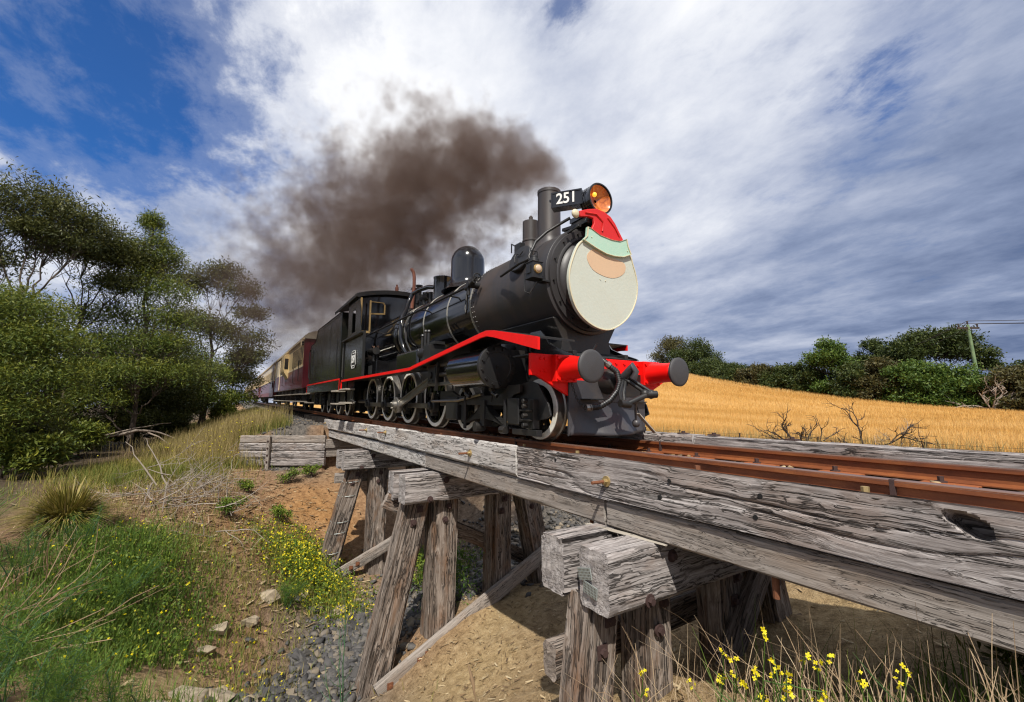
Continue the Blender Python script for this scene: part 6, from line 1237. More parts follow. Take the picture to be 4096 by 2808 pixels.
UG = [(-28.6, -9.8, 2.0, 1.9, 4.4, 'leaf_under', 'dark bushy undergrowth behind the slender wattle trunk'), (-31.5, -7.2, 2.2, 1.7, 4.6, 'leaf_under', 'dark shrub between the slender wattle and the leaning gum'), (-27.0, -12.6, 2.4, 2.4, 5.4, 'leaf_wattle', 'dark shrub under the tallest gum at the left'), (-33.5, -5.5, 1.9, 1.3, 3.8, 'leaf_wattle', 'green shrub at the foot of the leaning gum'), (-22.3, -10.4, 1.3, 1.3, 2.0, 'leaf_under', 'low dark bush left of the slender wattle trunk'), (-24.0, -8.8, 1.0, 1.0, 1.0, 'leaf_wattle', 'low leafy sprig beside the fallen branch'), (-31, -13.5, 3.0, 3.0, 6.6, 'leaf_under', 'tall dark bush at the back of the grove on the far left'), (-35, -9.5, 2.8, 2.8, 6.0, 'leaf_under', 'dark bush deep in the middle of the grove'), (-40, -6.6, 2.4, 1.8, 5.0, 'leaf_under', 'dark bush behind the leaning gum near the carriages'), (-21, -13, 2.2, 2.2, 4.6, 'leaf_wattle', 'green bush at the left edge behind the young wattle'),
      (-30.2, -8.2, 1.7, 1.5, 3.0, 'leaf_under', 'dark low shrub right behind the slender trunk'), (-36.5, -6.8, 1.8, 1.4, 3.6, 'leaf_under', 'dark shrub at the right rear of the grove'), (-24.6, -12.6, 1.6, 1.6, 3.0, 'leaf_wattle', 'leafy shrub around the trunk of the tallest gum'), (-47, -8.5, 3.2, 2.6, 6.0, 'leaf_under', 'far dark thicket behind the whole grove'), (-28.3, -7.6, 1.0, .9, 1.4, 'leaf_under', 'small dark bush at the back right of the slender trunk'), (-34.2, -4.3, .9, .8, 1.2, 'leaf_wattle', 'small green bush at the edge of the grassy bank'), (-17.6, -8.3, 1.0, .9, 1.0, 'leaf_wattle', 'low bush at the foot of the young wattle'), (-19.5, -9.4, 1.3, 1.2, 1.3, 'leaf_under', 'low dark bush behind the young wattle'), (-26.6, -8.9, 1.3, 1.2, 1.5, 'leaf_under', 'low dark bush behind the fallen branch'), (-29.3, -6.6, 1.0, .9, 1.3, 'leaf_under', 'low dark bush where the bank meets the grove')]
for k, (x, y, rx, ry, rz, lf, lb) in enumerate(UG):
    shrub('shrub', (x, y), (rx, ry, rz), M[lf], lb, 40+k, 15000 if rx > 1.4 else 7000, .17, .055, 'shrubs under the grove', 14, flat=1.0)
# trees on the near side of the gully, left of and behind the camera (mirrored in the paintwork)
for k, (x, y, h, lb) in enumerate([(-9.5, -15.5, 6.5, 'green wattle standing across the track from the cab, outside the view'), (-14.5, -16.5, 7.5, 'tall wattle across the track from the tender, outside the view'), (-4.5, -15.0, 6.0, 'wattle behind the left of the camera, outside the view')]):
    z = float(ground_z(x, y)); tree('wattle_tree', (x, y, z), (x, y, z+h*.8), [(x+rh_*math.cos(q), y+rh_*math.sin(q), z+h*f, 1.1, 1.1, .7, 1) for rh_, q, f in ((0, 0, .95), (1.2, .5, .75), (1.2, 2.6, .78), (1.2, 4.4, .74), (1.5, 1.5, .5), (1.5, 3.6, .5), (1.5, 5.6, .5), (1.4, .2, .25), (1.4, 2.2, .25), (1.4, 4.2, .25))], M['leaf_wattle'], lb, 900+k, .14, .2, .06, 1500, 10)
# fallen grey branches under the grove
def branchy(name, paths, mat, label, cat, group=None, origin=(0, 0, 0), pname='branch'):
    o = empty(name, origin, label, cat, group); 
    for k, (pts, r_) in enumerate(paths):
        b = MB(); b.tube(pts, list(np.linspace(r_, r_*.35, len(pts))), 7); b.build(pname, mat, o, 0, 60, fix=False)
    return o
g = lambda x, y, dz=0: (x, y, float(ground_z(x, y))+dz)
rb = np.random.default_rng(3)
branchy('fallen_branch', [(bez(g(-23.2, -10.4, .2), g(-25.2, -7.9, .75), (0, 0, .1), rb, 9), .09), (bez(g(-25.2, -7.9, .75), g(-25.3, -5.9, .35), (0, 0, .5), rb, 8), .07), (bez(g(-24.6, -8.6, .6), g(-26.2, -6.2, 1.1), (0, 0, .2), rb, 7), .045), (bez(g(-25.3, -6.9, .8), g(-24.6, -5.9, .1), (0, 0, .1), rb, 6), .04), (bez(g(-24.0, -9.4, .4), g(-24.9, -9.6, 1.5), (0, .2, .2), rb, 6), .04)], M['log'], 'long grey fallen branch lying across the ground behind the slender trunk', 'branch', None, g(-24.5, -8.2))
branchy('fallen_branch', [(bez(g(-22.0, -9.8, .1), g(-23.6, -8.9, .15), (0, 0, .1), rb, 7), .04), (bez(g(-22.8, -9.4, .1), g(-23.2, -9.6, .5), (0, 0, .1), rb, 5), .02)], M['log'], 'short grey stick lying on the shaded ground left of the slender trunk', 'branch', None, g(-22.6, -9.4))

# --- grasses
def blades(name, xs, ys, h, w, mat, parent=None, seed=1, lean=.35, zs=None, segs=3, wind=(0, 0), tint=None, curl=.5, kind='stuff'):
    rng = np.random.default_rng(seed); n = len(xs); zs = ground_z(xs, ys) if zs is None else zs; h = np.broadcast_to(h, (n,))*rng.uniform(.55, 1.3, n); a = rng.uniform(0, 6.283, n); ln = rng.uniform(0, lean, n)
    dx, dy = np.cos(a)*ln+wind[0], np.sin(a)*ln+wind[1]; fx, fy = -np.sin(a+rng.normal(0, .5, n)), np.cos(a+rng.normal(0, .5, n)); w = np.broadcast_to(w, (n,))*rng.uniform(.6, 1.3, n)
    cols = []
    for s in range(segs+1):
        t = s/segs; cx_ = xs+dx*h*(t*(1-curl)+curl*t*t); cy_ = ys+dy*h*(t*(1-curl)+curl*t*t); cz_ = zs-.02+h*(t-.28*t*t*ln*2*curl); wt = w*(1-t**1.5)*.5+.0008
        cols.append(np.stack([np.stack([cx_-fx*wt, cy_-fy*wt, cz_], 1), np.stack([cx_+fx*wt, cy_+fy*wt, cz_], 1)], 1))
    P = np.stack(cols, 1); V = P.reshape(-1, 3); m_ = (segs+1)*2; idx = np.arange(n)[:, None]*m_
    F = np.concatenate([np.stack([idx[:, 0]+2*s, idx[:, 0]+2*s+1, idx[:, 0]+2*s+3, idx[:, 0]+2*s+2], 1) for s in range(segs)])
    tn_ = rng.uniform(0, 1, n) if tint is None else np.clip(tint+rng.normal(0, .12, n), 0, 1)
    ob = raw(name, V, F, mat, parent, attr={'tint': np.repeat(tn_, m_)}); return tag(ob, kind=kind) if kind else ob
rg = np.random.default_rng(17)
def area(n, cx_, cy_, sx_, sy_, rot_=0):
    p = rg.normal(0, .6, (n, 2))*np.array([sx_, sy_]); c_, s_ = math.cos(rot_), math.sin(rot_); return cx_+p[:, 0]*c_-p[:, 1]*s_, cy_+p[:, 0]*s_+p[:, 1]*c_
def spots(name, xs, ys, zs, r, mat, seed=3, kind='stuff', parent=None):
    """little four petalled flowers"""
    rng = np.random.default_rng(seed); n = len(xs); V = []; 
    c = np.stack([xs, ys, zs], 1); nrm_ = rng.normal(0, .7, (n, 3))+np.array([.3, -.5, .7]); nrm_ /= np.linalg.norm(nrm_, axis=1)[:, None]
    u = np.cross(nrm_, rng.normal(0, 1, (n, 3))); u /= np.linalg.norm(u, axis=1)[:, None]; v_ = np.cross(nrm_, u); r = np.broadcast_to(r, (n,))*rng.uniform(.6, 1.3, n); r = r[:, None]
    q = []
    for k in range(2):
        A, B_ = (u, v_) if k == 0 else (v_, u); q.append(np.stack([c+A*r+B_*r*.32+nrm_*r*.25, c+A*r-B_*r*.32+nrm_*r*.25, c-A*r-B_*r*.32+nrm_*r*.25, c-A*r+B_*r*.32+nrm_*r*.25], 1))
    V = np.stack(q, 1).reshape(-1, 3); F = np.arange(n*8).reshape(-1, 4); ob = raw(name, V, F, mat, parent, attr={'tint': np.repeat(rng.uniform(0, 1, n), 8)})
    return tag(ob, kind=kind) if kind else ob
def keep(xs, ys, f): m_ = f(xs, ys); return xs[m_], ys[m_]
# grassy bank rising to the line, left of the wing wall
bk = lambda x, y: (y < -1.9-.02*(x+18)) & (x < -17.2) & (y > -8)
x1_, y1_ = keep(rg.uniform(-46, -17.2, 46000), rg.uniform(-6.6, -2.0, 46000), bk); w_ = rg.uniform(0, 1, len(x1_)) < np.clip(16/np.maximum(10, -x1_-6), 0, 1)
x1_, y1_ = x1_[w_], y1_[w_]; gt = np.clip(fbm(x1_*.5, y1_*.5, 0, 3, 51)*1.5-.25, 0, 1)
blades('bank_grass', x1_, y1_, .42, .012, M['grass_mix'], None, 2, .5, tint=gt)
x2_, y2_ = keep(*area(9000, -20.5, -4.2, 4.5, 2.0), bk); blades('tall_dry_grass', x2_, y2_, .75, .010, M['grass_dry'], None, 3, .45)
x3_, y3_ = keep(*area(700, -19.6, -4.4, 3.2, 1.8), bk); spots('wild_mustard_bloom', x3_, y3_, ground_z(x3_, y3_)+rg.uniform(.2, .65, len(x3_)), .017, M['petal'], 4)
# bank front slope: green and straw mix down towards the gully
fr_ = lambda x, y: (ground_z(x, y) > -2.35) & (x < -8)
x4_, y4_ = keep(*area(9000, -16.5, -5.6, 2.6, 1.6), fr_); blades('slope_grass', x4_, y4_, .34, .011, M['grass_mix'], None, 5, .6, tint=np.clip(fbm(x4_, y4_, 0, 3, 9)*1.4-.2, 0, 1))
x5_, y5_ = area(4200, -13.6, -4.8, 2.4, 1.4); blades('thin_straw', x5_, y5_, .22, .007, M['drystem'], None, 6, 1.1, curl=.8)
x6_, y6_ = area(8000, -8.5, -5.0, 1.9, 1.0); bare_ = ((x6_+6.3)/1.3)**2+((y6_+3.95)/.62)**2 > 1; x6_, y6_ = x6_[bare_], y6_[bare_]; blades('herbage', x6_, y6_, .26, .011, M['grass_green'], None, 7, .8, tint=np.clip(fbm(x6_*1.2, y6_*1.2, 0, 3, 19)*1.5-.3, 0, 1))
x6b, y6b = area(4200, -9.9, -3.9, 2.4, 1.2, .5); blades('herbage', x6b, y6b, .18, .008, M['grass_mix'], None, 8, .9)
xx_ = np.concatenate([x6_[:150], x6b[:90], x5_[:50]]); yy_ = np.concatenate([y6_[:150], y6b[:90], y5_[:50]]); spots('wild_mustard_bloom', xx_, yy_, ground_z(xx_, yy_)+rg.uniform(.08, .3, len(xx_)), .015, M['petal'], 5)
def leafpatch(name, xs, ys, hmax, L, Wd, mat, seed, label=None):
    rng = np.random.default_rng(seed); n = len(xs); z = ground_z(xs, ys)+rng.uniform(.0, 1, n)**.8*hmax; V, F, T_ = leaves(np.stack([xs, ys, z], 1), np.zeros((n, 3))+[0, 0, .5], L, Wd, rng, rng.uniform(0, 1, n), 0); ob = raw(name, V, F, mat, None, attr={'tint': T_}); return tag(ob, kind='stuff')
bare = lambda x, y: ((x+6.3)/1.3)**2+((y+3.95)/.62)**2 > 1+.5*np.sin(x*7)*np.sin(y*9)
lx_, ly_ = keep(*area(6000, -8.4, -4.8, 1.7, .85), bare); leafpatch('creeping_herb', lx_, ly_, .20, .05, .026, M['leaf_fresh'], 61)
# mustard thicket by the first pier
lx_, ly_ = area(9500, -11.1, -2.1, 1.35, .8, .3); hh = (.12+.55*fbm(lx_*1.8, ly_*1.8, 0, 3, 88))*np.exp(-(((lx_+11.1)/1.7)**2+((ly_+2.1)/1.1)**2)); 
rng_ = np.random.default_rng(9); zz_ = ground_z(lx_, ly_)+rng_.uniform(0, 1, len(lx_))*hh; V_, F_, T__ = leaves(np.stack([lx_, ly_, zz_], 1), np.zeros((len(lx_), 3))+[0, 0, .4], .075, .026, rng_, rng_.uniform(0, 1, len(lx_)))
tag(raw('mustard_thicket', V_, F_, M['leaf_fresh'], None, attr={'tint': T__}), kind='stuff')
xs_, ys_ = area(1300, -11.1, -2.15, 1.35, .8, .3); spots('wild_mustard_bloom', xs_, ys_, ground_z(xs_, ys_)+.03+rng_.uniform(.3, 1.0, 1300)*(.15+.65*fbm(xs_*1.8, ys_*1.8, 0, 3, 88))*np.exp(-(((xs_+11.1)/1.7)**2+((ys_+2.1)/1.1)**2)), .017, M['petal'], 6)
xs_, ys_ = area(1800, -10.9, -2.2, 1.3, .8, .3); blades('mustard_stem', xs_, ys_, .38, .007, M['grass_mix'], None, 12, .5)
lx_, ly_ = area(2500, -10.2, .3, .8, .6); leafpatch('green_weeds', lx_, ly_, .8, .09, .03, M['leaf_fresh'], 63)
lx_, ly_ = area(1600, -7.9, -.15, .35, .4); leafpatch('dark_weeds', lx_, ly_, .8, .10, .02, M['fennel'], 64)
for k, (x, y, s) in enumerate([(-15.4, -2.2, .35), (-15.8, -1.5, .3), (-13.0, -2.6, .3), (-14.4, -3.3, .28), (-12.3, -3.7, .35)]):
    shrub('weed', (x, y), (s, s, s*1.1), M['leaf_fresh'], ['small weed in front of the retaining wall post', 'small weed at the foot of the bridge end wall', 'small weed on the edge of the orange scour', 'small weed on the bare brown slope below the wall', 'leafy weed among the dead twigs'][k], 80+k, 700, .07, .025, 'weeds on the bank', 4, 'weed')
# spiky tussock
tx, ty = -11.0, -6.15; tz = float(ground_z(tx, ty)); tus = empty('tussock', (tx, ty, tz), 'large spiky yellow green grass tussock at the left of the slope', 'tussock'); n = 1500; a_ = rg.uniform(0, 6.28, n); r_ = rg.uniform(0, .28, n)
xs_, ys_ = tx+np.cos(a_)*r_, ty+np.sin(a_)*r_
def fan(name, n, c, r0, h, w, mat, parent, seed, out=1.0, sag=.6, segs=5):
    rng = np.random.default_rng(seed); a = rng.uniform(0, 6.283, n); e = rng.uniform(.1, 1.0, n)**.7*out; L = h*rng.uniform(.6, 1.15, n); b0 = np.stack([c[0]+np.cos(a)*r0*rng.uniform(0, 1, n), c[1]+np.sin(a)*r0*rng.uniform(0, 1, n), np.full(n, c[2])], 1); cols = []
    sx_, sy_ = -np.sin(a), np.cos(a); ww = w*rng.uniform(.6, 1.3, n)
    for s in range(segs+1):
        t = s/segs; ho = L*e*t*(.6+.4*t); z = L*(t*np.sqrt(np.maximum(.05, 1-.5*e*e))-sag*e*t*t); wt = ww*(1-t**2)*.5+.001
        p = b0+np.stack([np.cos(a)*ho, np.sin(a)*ho, z], 1); sd_ = np.stack([sx_*wt, sy_*wt, 0*wt], 1); cols.append(np.stack([p-sd_, p+sd_], 1))
    V = np.stack(cols, 1).reshape(-1, 3); m_ = (segs+1)*2; i0 = np.arange(n)*m_; F = np.concatenate([np.stack([i0+2*s, i0+2*s+1, i0+2*s+3, i0+2*s+2], 1) for s in range(segs)])
    return raw(name, V, F, mat, parent, attr={'tint': np.repeat(rng.uniform(0, 1, n), m_)})
tag(fan('blades', 1500, (tx, ty, tz+.1), .2, .95, .022, M['tussock'], tus, 31, 1.0, .62), kind='stuff')
tag(fan('dead_skirt', 500, (tx, ty, tz+.15), .25, .75, .014, M['drystem'], tus, 32, 1.1, 1.0), kind='stuff')
t2 = empty('tussock', g(-19.3, -5.6), 'small yellow green grass tuft on the bank above the dead twigs', 'tussock'); tag(fan('blades', 220, g(-19.3, -5.6), .1, .8, .03, M['tussock'], t2, 33, .8, .4), kind='stuff')
# heap of dead twigs with long pale sticks
heap = empty('dead_twig_heap', g(-13.0, -4.7), 'heap of dead bleached twigs with long pale sticks on the slope', 'twig heap'); b = MB(); rh = np.random.default_rng(77)
def twigs(b, start, d, L, r, rng, depth):
    d = d/np.linalg.norm(d); pts = [np.array(start, float)]
    for k in range(4): d = d+rng.normal(0, .16, 3); d /= np.linalg.norm(d); pts.append(pts[-1]+d*L/4)
    b.tube(pts, list(np.linspace(r, r*.5, 5)), 4)
    if depth:
        for _ in range(rng.integers(2, 4)): s = pts[rng.integers(1, 5)]; twigs(b, s, d+rng.normal(0, .65, 3), L*.62, r*.6, rng, depth-1)
for k in range(40):
    x, y = -12.8+rh.normal(0, .9), -4.6+rh.normal(0, .65); twigs(b, g(x, y, rh.uniform(.05, .4)), np.array([rh.normal(0, 1), rh.normal(0, 1), rh.uniform(-.1, .45)]), rh.uniform(.6, 1.1), .011, rh, 2)
b.build('twigs', M['twig'], heap, 0, 60, fix=False)
for p0, p1 in (((-13.6, -5.2, .15), (-15.2, -6.1, 1.0)), ((-13.7, -5.0, .15), (-15.4, -5.7, 1.05)), ((-13.2, -4.4, .3), (-15.1, -3.9, .55)), ((-12.4, -4.9, .5), (-11.9, -4.9, -.15)), ((-12.8, -5.2, .4), (-12.2, -5.3, -.1))):
    b = MB(); b.tube(bez(g(*p0), g(*p1), (0, 0, .08), rh, 7), list(np.linspace(.020, .007, 7)), 5); b.build('stick', M['twig'], heap, 0, 60, fix=False)
# fennel thicket, bottom left, close to the camera
def fennel_plant(x, y, h, seed, label, nst=5, spread=.35, dens=1.0, lean_=(0, 0)):
    rng = np.random.default_rng(seed); z = float(ground_z(x, y)); o = empty('fennel_plant', (x, y, z), label, 'plant', 'fennel plants at the lower left'); b = MB(); Vs = []; Ts = []; pts_all = []
    for k in range(nst):
        a = rng.uniform(0, 6.28); top = np.array([x+math.cos(a)*spread*rng.uniform(.3, 1)+lean_[0]*h, y+math.sin(a)*spread*rng.uniform(.3, 1)+lean_[1]*h, z+h*rng.uniform(.7, 1.1)]); p = bez((x+rng.normal(0, .08), y+rng.normal(0, .08), z-.05), top, (0, 0, .05), rng, 8, .05)
        b.tube(p, list(np.linspace(.008, .003, 8)), 5)
        for j in range(2, 8):
            for _ in range(2):
                d = rng.normal(0, 1, 3); d[2] = abs(d[2])*.8+.2; d /= np.linalg.norm(d); L = h*rng.uniform(.12, .24); q = p[j]+d*L; b.tube([p[j], (p[j]+q)/2+np.array([0, 0, .01]), q], [.003, .0022, .0012], 3); pts_all.append((p[j], q))
    b.build('stem', M['stem'], o, 0, 60, fix=False)
    n = int(70*dens); S_ = []
    for a_, q in pts_all:
        t = rng.uniform(.25, 1.15, n)[:, None]; S_.append(a_+(q-a_)*t+rng.normal(0, .035, (n, 3)))
    P = np.vstack(S_); d = rng.normal(0, 1, P.shape)+np.array([0, 0, .5]); d /= np.linalg.norm(d, axis=1)[:, None]; s = np.cross(d, rng.normal(0, 1, P.shape)); s /= np.linalg.norm(s, axis=1)[:, None]; L = rng.uniform(.03, .075, len(P))[:, None]; w = .0018
    V = np.stack([P-s*w, P+s*w, P+d*L], 1).reshape(-1, 3); raw('frond', V, np.arange(len(V)).reshape(-1, 3), M['fennel'], o, attr={'tint': np.repeat(rng.uniform(0, 1, len(P)), 3)}); return o
FN = ['tall feathery fennel at the bottom left corner', 'feathery fennel second from the bottom left corner', 'fennel clump leaning in from the left edge', 'feathery fennel at the bottom edge beside the bare sand', 'fennel behind the corner clump', 'fennel nearest the spiky tussock', 'bright fennel clump in the middle of the green slope', 'yellowing fennel left of the green slope', 'fennel sprig at the foot of the mustard thicket', 'low fennel below the tussock', 'fennel clump at the far left edge', 'dark fennel left of the sandy patch', 'short fennel right at the lower left corner', 'tall fennel at the left edge just above the corner', 'low fennel along the bottom edge left of the sand', 'tall fennel at the left edge below the dry stalks']
for k, (x, y, h, ns, sp, dn) in enumerate([(-4.1, -5.15, .85, 8, .34, .9), (-4.6, -4.8, .72, 7, .32, .8), (-6.2, -6.1, .9, 8, .5, .9), (-4.85, -4.45, .55, 4, .22, .45), (-5.4, -5.35, .75, 7, .40, .55), (-9.6, -5.7, .5, 5, .4, .5), (-8.3, -4.95, .42, 6, .4, .6), (-7.4, -5.5, .55, 6, .45, .55), (-9.7, -2.7, .45, 5, .25, .7), (-8.6, -6.1, .6, 6, .45, .6), (-8.0, -6.9, 1.0, 8, .5, .7), (-5.2, -4.85, .6, 5, .35, .5), (-3.6, -5.0, .75, 7, .3, .9), (-4.2, -5.5, .95, 8, .35, .9), (-3.85, -4.75, .55, 6, .28, .8), (-4.9, -5.75, 1.0, 8, .4, .9)]):
    fennel_plant(x, y, h, 200+k, FN[k], ns, sp, dn, lean_=(.10, .12))
# leafy reeds at the left edge
rd = empty('reed_clump', g(-9.2, -7.05), 'blue green leafy reeds at the left edge beside the tussock', 'reeds'); tag(fan('blades', 380, g(-9.2, -7.05), .3, 1.25, .028, M['fennel'], rd, 35, .75, .35), kind='stuff')
b = MB()
for k in range(9):
    p0 = g(-6.8+rh.normal(0, .5), -5.9+rh.normal(0, .4), .1); twigs(b, p0, np.array([-.5+rh.normal(0, .3), .9+rh.normal(0, .3), .35]), rh.uniform(.8, 1.3), .008, rh, 1)
dst = empty('dry_fennel_stalks', g(-6.8, -5.8), 'bent dry fennel stalks lying across the green slope at the left', 'stalks'); b.build('stalk', M['drystem'], dst, 0, 60, fix=False)

# --- bottom right: dark grass under the bridge with yellow mustard in front
x7, y7 = area(1500, -.75, -1.6, .8, .6); blades('shaded_grass', x7, y7, .42, .006, M['grass_green'], None, 21, .7, segs=4, curl=.7)
x7, y7 = area(1300, -.4, -.5, .9, .8); blades('shaded_grass', x7, y7, .5, .008, M['grass_green'], None, 22, .6, segs=4)
x8, y8 = area(420, -.8, -1.9, .75, .5); blades('dry_stalks', x8, y8, .8, .005, M['drystem'], None, 23, .9, segs=6, curl=.9)
x9, y9 = area(900, -.6, -1.2, 1.2, .6); blades('dry_stalks', x9, y9, .75, .005, M['drystem'], None, 24, .9, segs=6, curl=.9)
x9, y9 = area(700, -1.3, -.9, .5, .5); blades('matted_straw', x9, y9, .3, .006, M['drystem'], None, 25, 1.5, segs=4, curl=1)
def mustard(x, y, h, seed, label, lean_):
    rng = np.random.default_rng(seed); z = float(ground_z(x, y)); o = empty('mustard_plant', (x, y, z), label, 'flower', 'yellow mustard flowers at the lower right'); b = MB(); top = np.array([x+lean_[0], y+lean_[1], z+h]); p = bez((x, y, z), top, (0, 0, .03), rng, 8, .05); b.tube(p, list(np.linspace(.0035, .0018, 8)), 5); heads = [top]
    for k in range(2):
        s = p[5-k]; q = s+np.array([rng.normal(0, .05), rng.normal(0, .05), h*.16]); b.tube([s, (s+q)/2, q], [.0022, .002, .0015], 4); heads.append(q)
    for k in range(7):
        s = p[rng.integers(2, 7)]; d = rng.normal(0, 1, 3); d[2] = abs(d[2]); b.tube([s, s+d*.035, s+d*.06+np.array([0, 0, .01])], [.002, .003, .0008], 4)
    b.build('stem', M['grass_green'], o, 0, 60, fix=False)
    for hd_ in heads:
        n = 5; pp = hd_+rng.normal(0, .010, (n, 3)); f_ = spots('flower', pp[:, 0], pp[:, 1], pp[:, 2], .0085, M['petal'], int(seed*3+hd_[2]*100), None, o)
mu = [(-1.67, -1.98, -0.91), (-1.33, -1.83, -0.71), (-1.21, -1.92, -0.65), (-1.19, -1.8, -0.73), (-1.37, -1.79, -0.84), (-0.99, -2.07, -0.44), (-0.96, -2.09, -0.53), (-1.19, -1.68, -0.79), (-1.14, -1.97, -0.72), (-0.97, -1.98, -0.60), (-0.96, -1.86, -0.56), (-1.0, -1.68, -0.67), (-0.88, -1.86, -0.52), (-0.97, -1.78, -0.75), (-0.71, -2.02, -0.48), (-0.67, -1.78, -0.51), (-0.73, -1.67, -0.61)]
ml = ['leftmost of the yellow mustard flowers, against the near pile', 'yellow mustard right of the near pile, second from the left', 'yellow mustard third from the left, drooping head', 'yellow mustard low between the third and the tallest', 'lowest yellow mustard at the left of the bunch', 'tallest yellow mustard reaching in front of the dark brace', 'yellow mustard just right of and below the tallest', 'low yellow mustard in the middle of the bunch', 'yellow mustard in the middle of the bunch beside a grey stem', 'small yellow mustard right of the middle of the bunch', 'yellow mustard with two heads right of the middle', 'yellow mustard leaning in front of the bridge shade', 'upright yellow mustard nearer the beam', 'yellow mustard low at the bottom edge of the view', 'yellow mustard standing apart on the right', 'rightmost yellow mustard with open heads', 'yellow mustard just below the rightmost one']
for k, (x, y, hz_) in enumerate(mu):
    lx0 = (rg.normal(.02, .05), rg.normal(.05, .05)); bx0, by0 = x-lx0[0], y-lx0[1]; z = float(ground_z(bx0, by0)); mustard(bx0, by0, hz_-z, 300+k, ml[k], lx0)
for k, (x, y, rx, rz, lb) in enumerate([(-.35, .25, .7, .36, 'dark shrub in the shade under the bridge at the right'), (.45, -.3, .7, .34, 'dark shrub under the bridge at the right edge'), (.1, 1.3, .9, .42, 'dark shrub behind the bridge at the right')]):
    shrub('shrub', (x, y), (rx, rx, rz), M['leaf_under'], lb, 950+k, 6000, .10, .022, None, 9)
for k in range(26):
    x, y = rg.normal(-1.0, .55), rg.normal(-1.85, .22); z = float(ground_z(x, y)); L = rg.uniform(.5, .95); a_ = rg.uniform(0, 6.28); rr_ = rg.uniform(.25, .6); b = MB() if k == 0 else b
    b.tube([(x+math.cos(a_)*rr_*t**1.4, y+.4*math.sin(a_)*rr_*t**1.4, z+L*(1.25*t-.55*t*t*t)) for t in np.linspace(0, 1, 10)], list(np.linspace(.0032, .0012, 10)), 4)
tag(b.build('arching_grass_stem', M['drystem'], None, 0, 60, fix=False), kind='stuff')
# tall thistle-like stem by the second pier and a single pale grass head at the bottom edge
def weedstalk(x, y, h, seed, label):
    rng = np.random.default_rng(seed); z = float(ground_z(x, y)); o = empty('tall_weed', (x, y, z), label, 'weed'); b = MB()
    for k in range(3):
        top = np.array([x+rng.normal(0, .1), y+rng.normal(0, .1), z+h*(1-.25*k)]); p = bez((x+.03*k, y, z), top, (0, 0, 0), rng, 8, .06); b.tube(p, list(np.linspace(.010, .004, 8)), 5)
        for j in range(1, 8):
            d = rng.normal(0, 1, 3); d[2] = abs(d[2])+.3; d /= np.linalg.norm(d); b.tube([p[j], p[j]+d*.10, p[j]+d*.16+np.array([0, 0, .03])], [.004, .003, .0015], 4)
    b.build('stem', M['stem'], o, 0, 60, fix=False); p = np.array([[x, y, z+h]])+rng.normal(0, .05, (16, 3)); spots('flower', p[:, 0], p[:, 1], p[:, 2], .011, M['petal'], seed, None, o)
weedstalk(-5.55, -2.55, 1.35, 401, 'tall thin green weed standing in front of the middle pier')
o = empty('grass_head', g(-3.0, -2.15), 'single pale plume of dry grass at the bottom edge', 'grass plume'); z0_ = float(ground_z(-3.0, -2.15)); b = MB(); b.tube(bez((-3.0, -2.15, z0_), (-3.06, -2.2, -1.62), (0, 0, 0), rh, 5, .02), .004, 5); b.tube([(-3.06, -2.2, -1.64), (-3.075, -2.21, -1.55), (-3.10, -2.235, -1.44)], [.006, .016, .003], 8); b.build('plume', M['drystem'], o, 0, 60, fix=False)
x9, y9 = area(900, -5.4, -3.9, 1.0, .7); blades('sparse_weeds', x9, y9, .22, .008, M['grass_green'], None, 26, .8)
x9, y9 = area(500, -7.6, -3.2, 1.4, .7); blades('sparse_weeds', x9, y9, .18, .008, M['grass_mix'], None, 27, .8); spots('wild_mustard_bloom', x9[:90], y9[:90], ground_z(x9[:90], y9[:90])+.1, .016, M['petal'], 8)

# --- paddock: ripe wheat
def wheat(n, x0, x1, y0, y1, h, w, seed):
    rng = np.random.default_rng(seed); xs = rng.uniform(x0, x1, n); ys = rng.uniform(y0, y1, n); rel = (xs-EYE[0])*.8461+0; 
    return xs, ys
W_ = [(110000, -26, 2, 11.2, 18, .30, .009), (110000, -36, 0, 18, 34, .32, .016), (110000, -55, -4, 34, 65.5, .34, .030)]
for k, (n, xa, xb, ya, yb, h, w) in enumerate(W_):
    xs_, ys_ = rg.uniform(xa, xb, n), rg.uniform(ya, yb, n); row = .5+.5*np.sin(ys_*2.1+.6*np.sin(xs_*.2)); tn_ = np.clip(fbm(xs_*.10, ys_*.35, 0, 5, 71)*2.4-.78+.05*row, 0, 1)
    blades('wheat', xs_, ys_, h, w, M['wheat'], None, 500+k, .4, segs=1, tint=tn_)
x9, y9 = rg.uniform(-14, -1, 2600), rg.normal(11.0, .35, 2600); blades('fence_line_grass', x9, y9, .5, .012, M['grass_dry'], None, 28, .5)
# wire fence along the paddock
fence = empty('wire_fence', g(-6, 10.9), 'low wire fence with dark posts along the near edge of the paddock', 'fence')
fx = np.arange(-16, 0, 2.4)
for x in fx: z = float(ground_z(x, 10.9)); b = MB(); b.cyl((x, 10.9, z-.2), (x+.03, 10.9, z+.36), .035, .03, 8); b.build('post', M['bark_black'], fence, .006)
for hh_ in (.15, .24, .33):
    b = MB(); b.tube([(x, 10.86, float(ground_z(x, 10.9))+hh_-.02*(k % 2)) for k, x in enumerate(np.arange(-16, .5, 1.2))], .0035, 4); b.build('wire', M['bark_black'], fence)
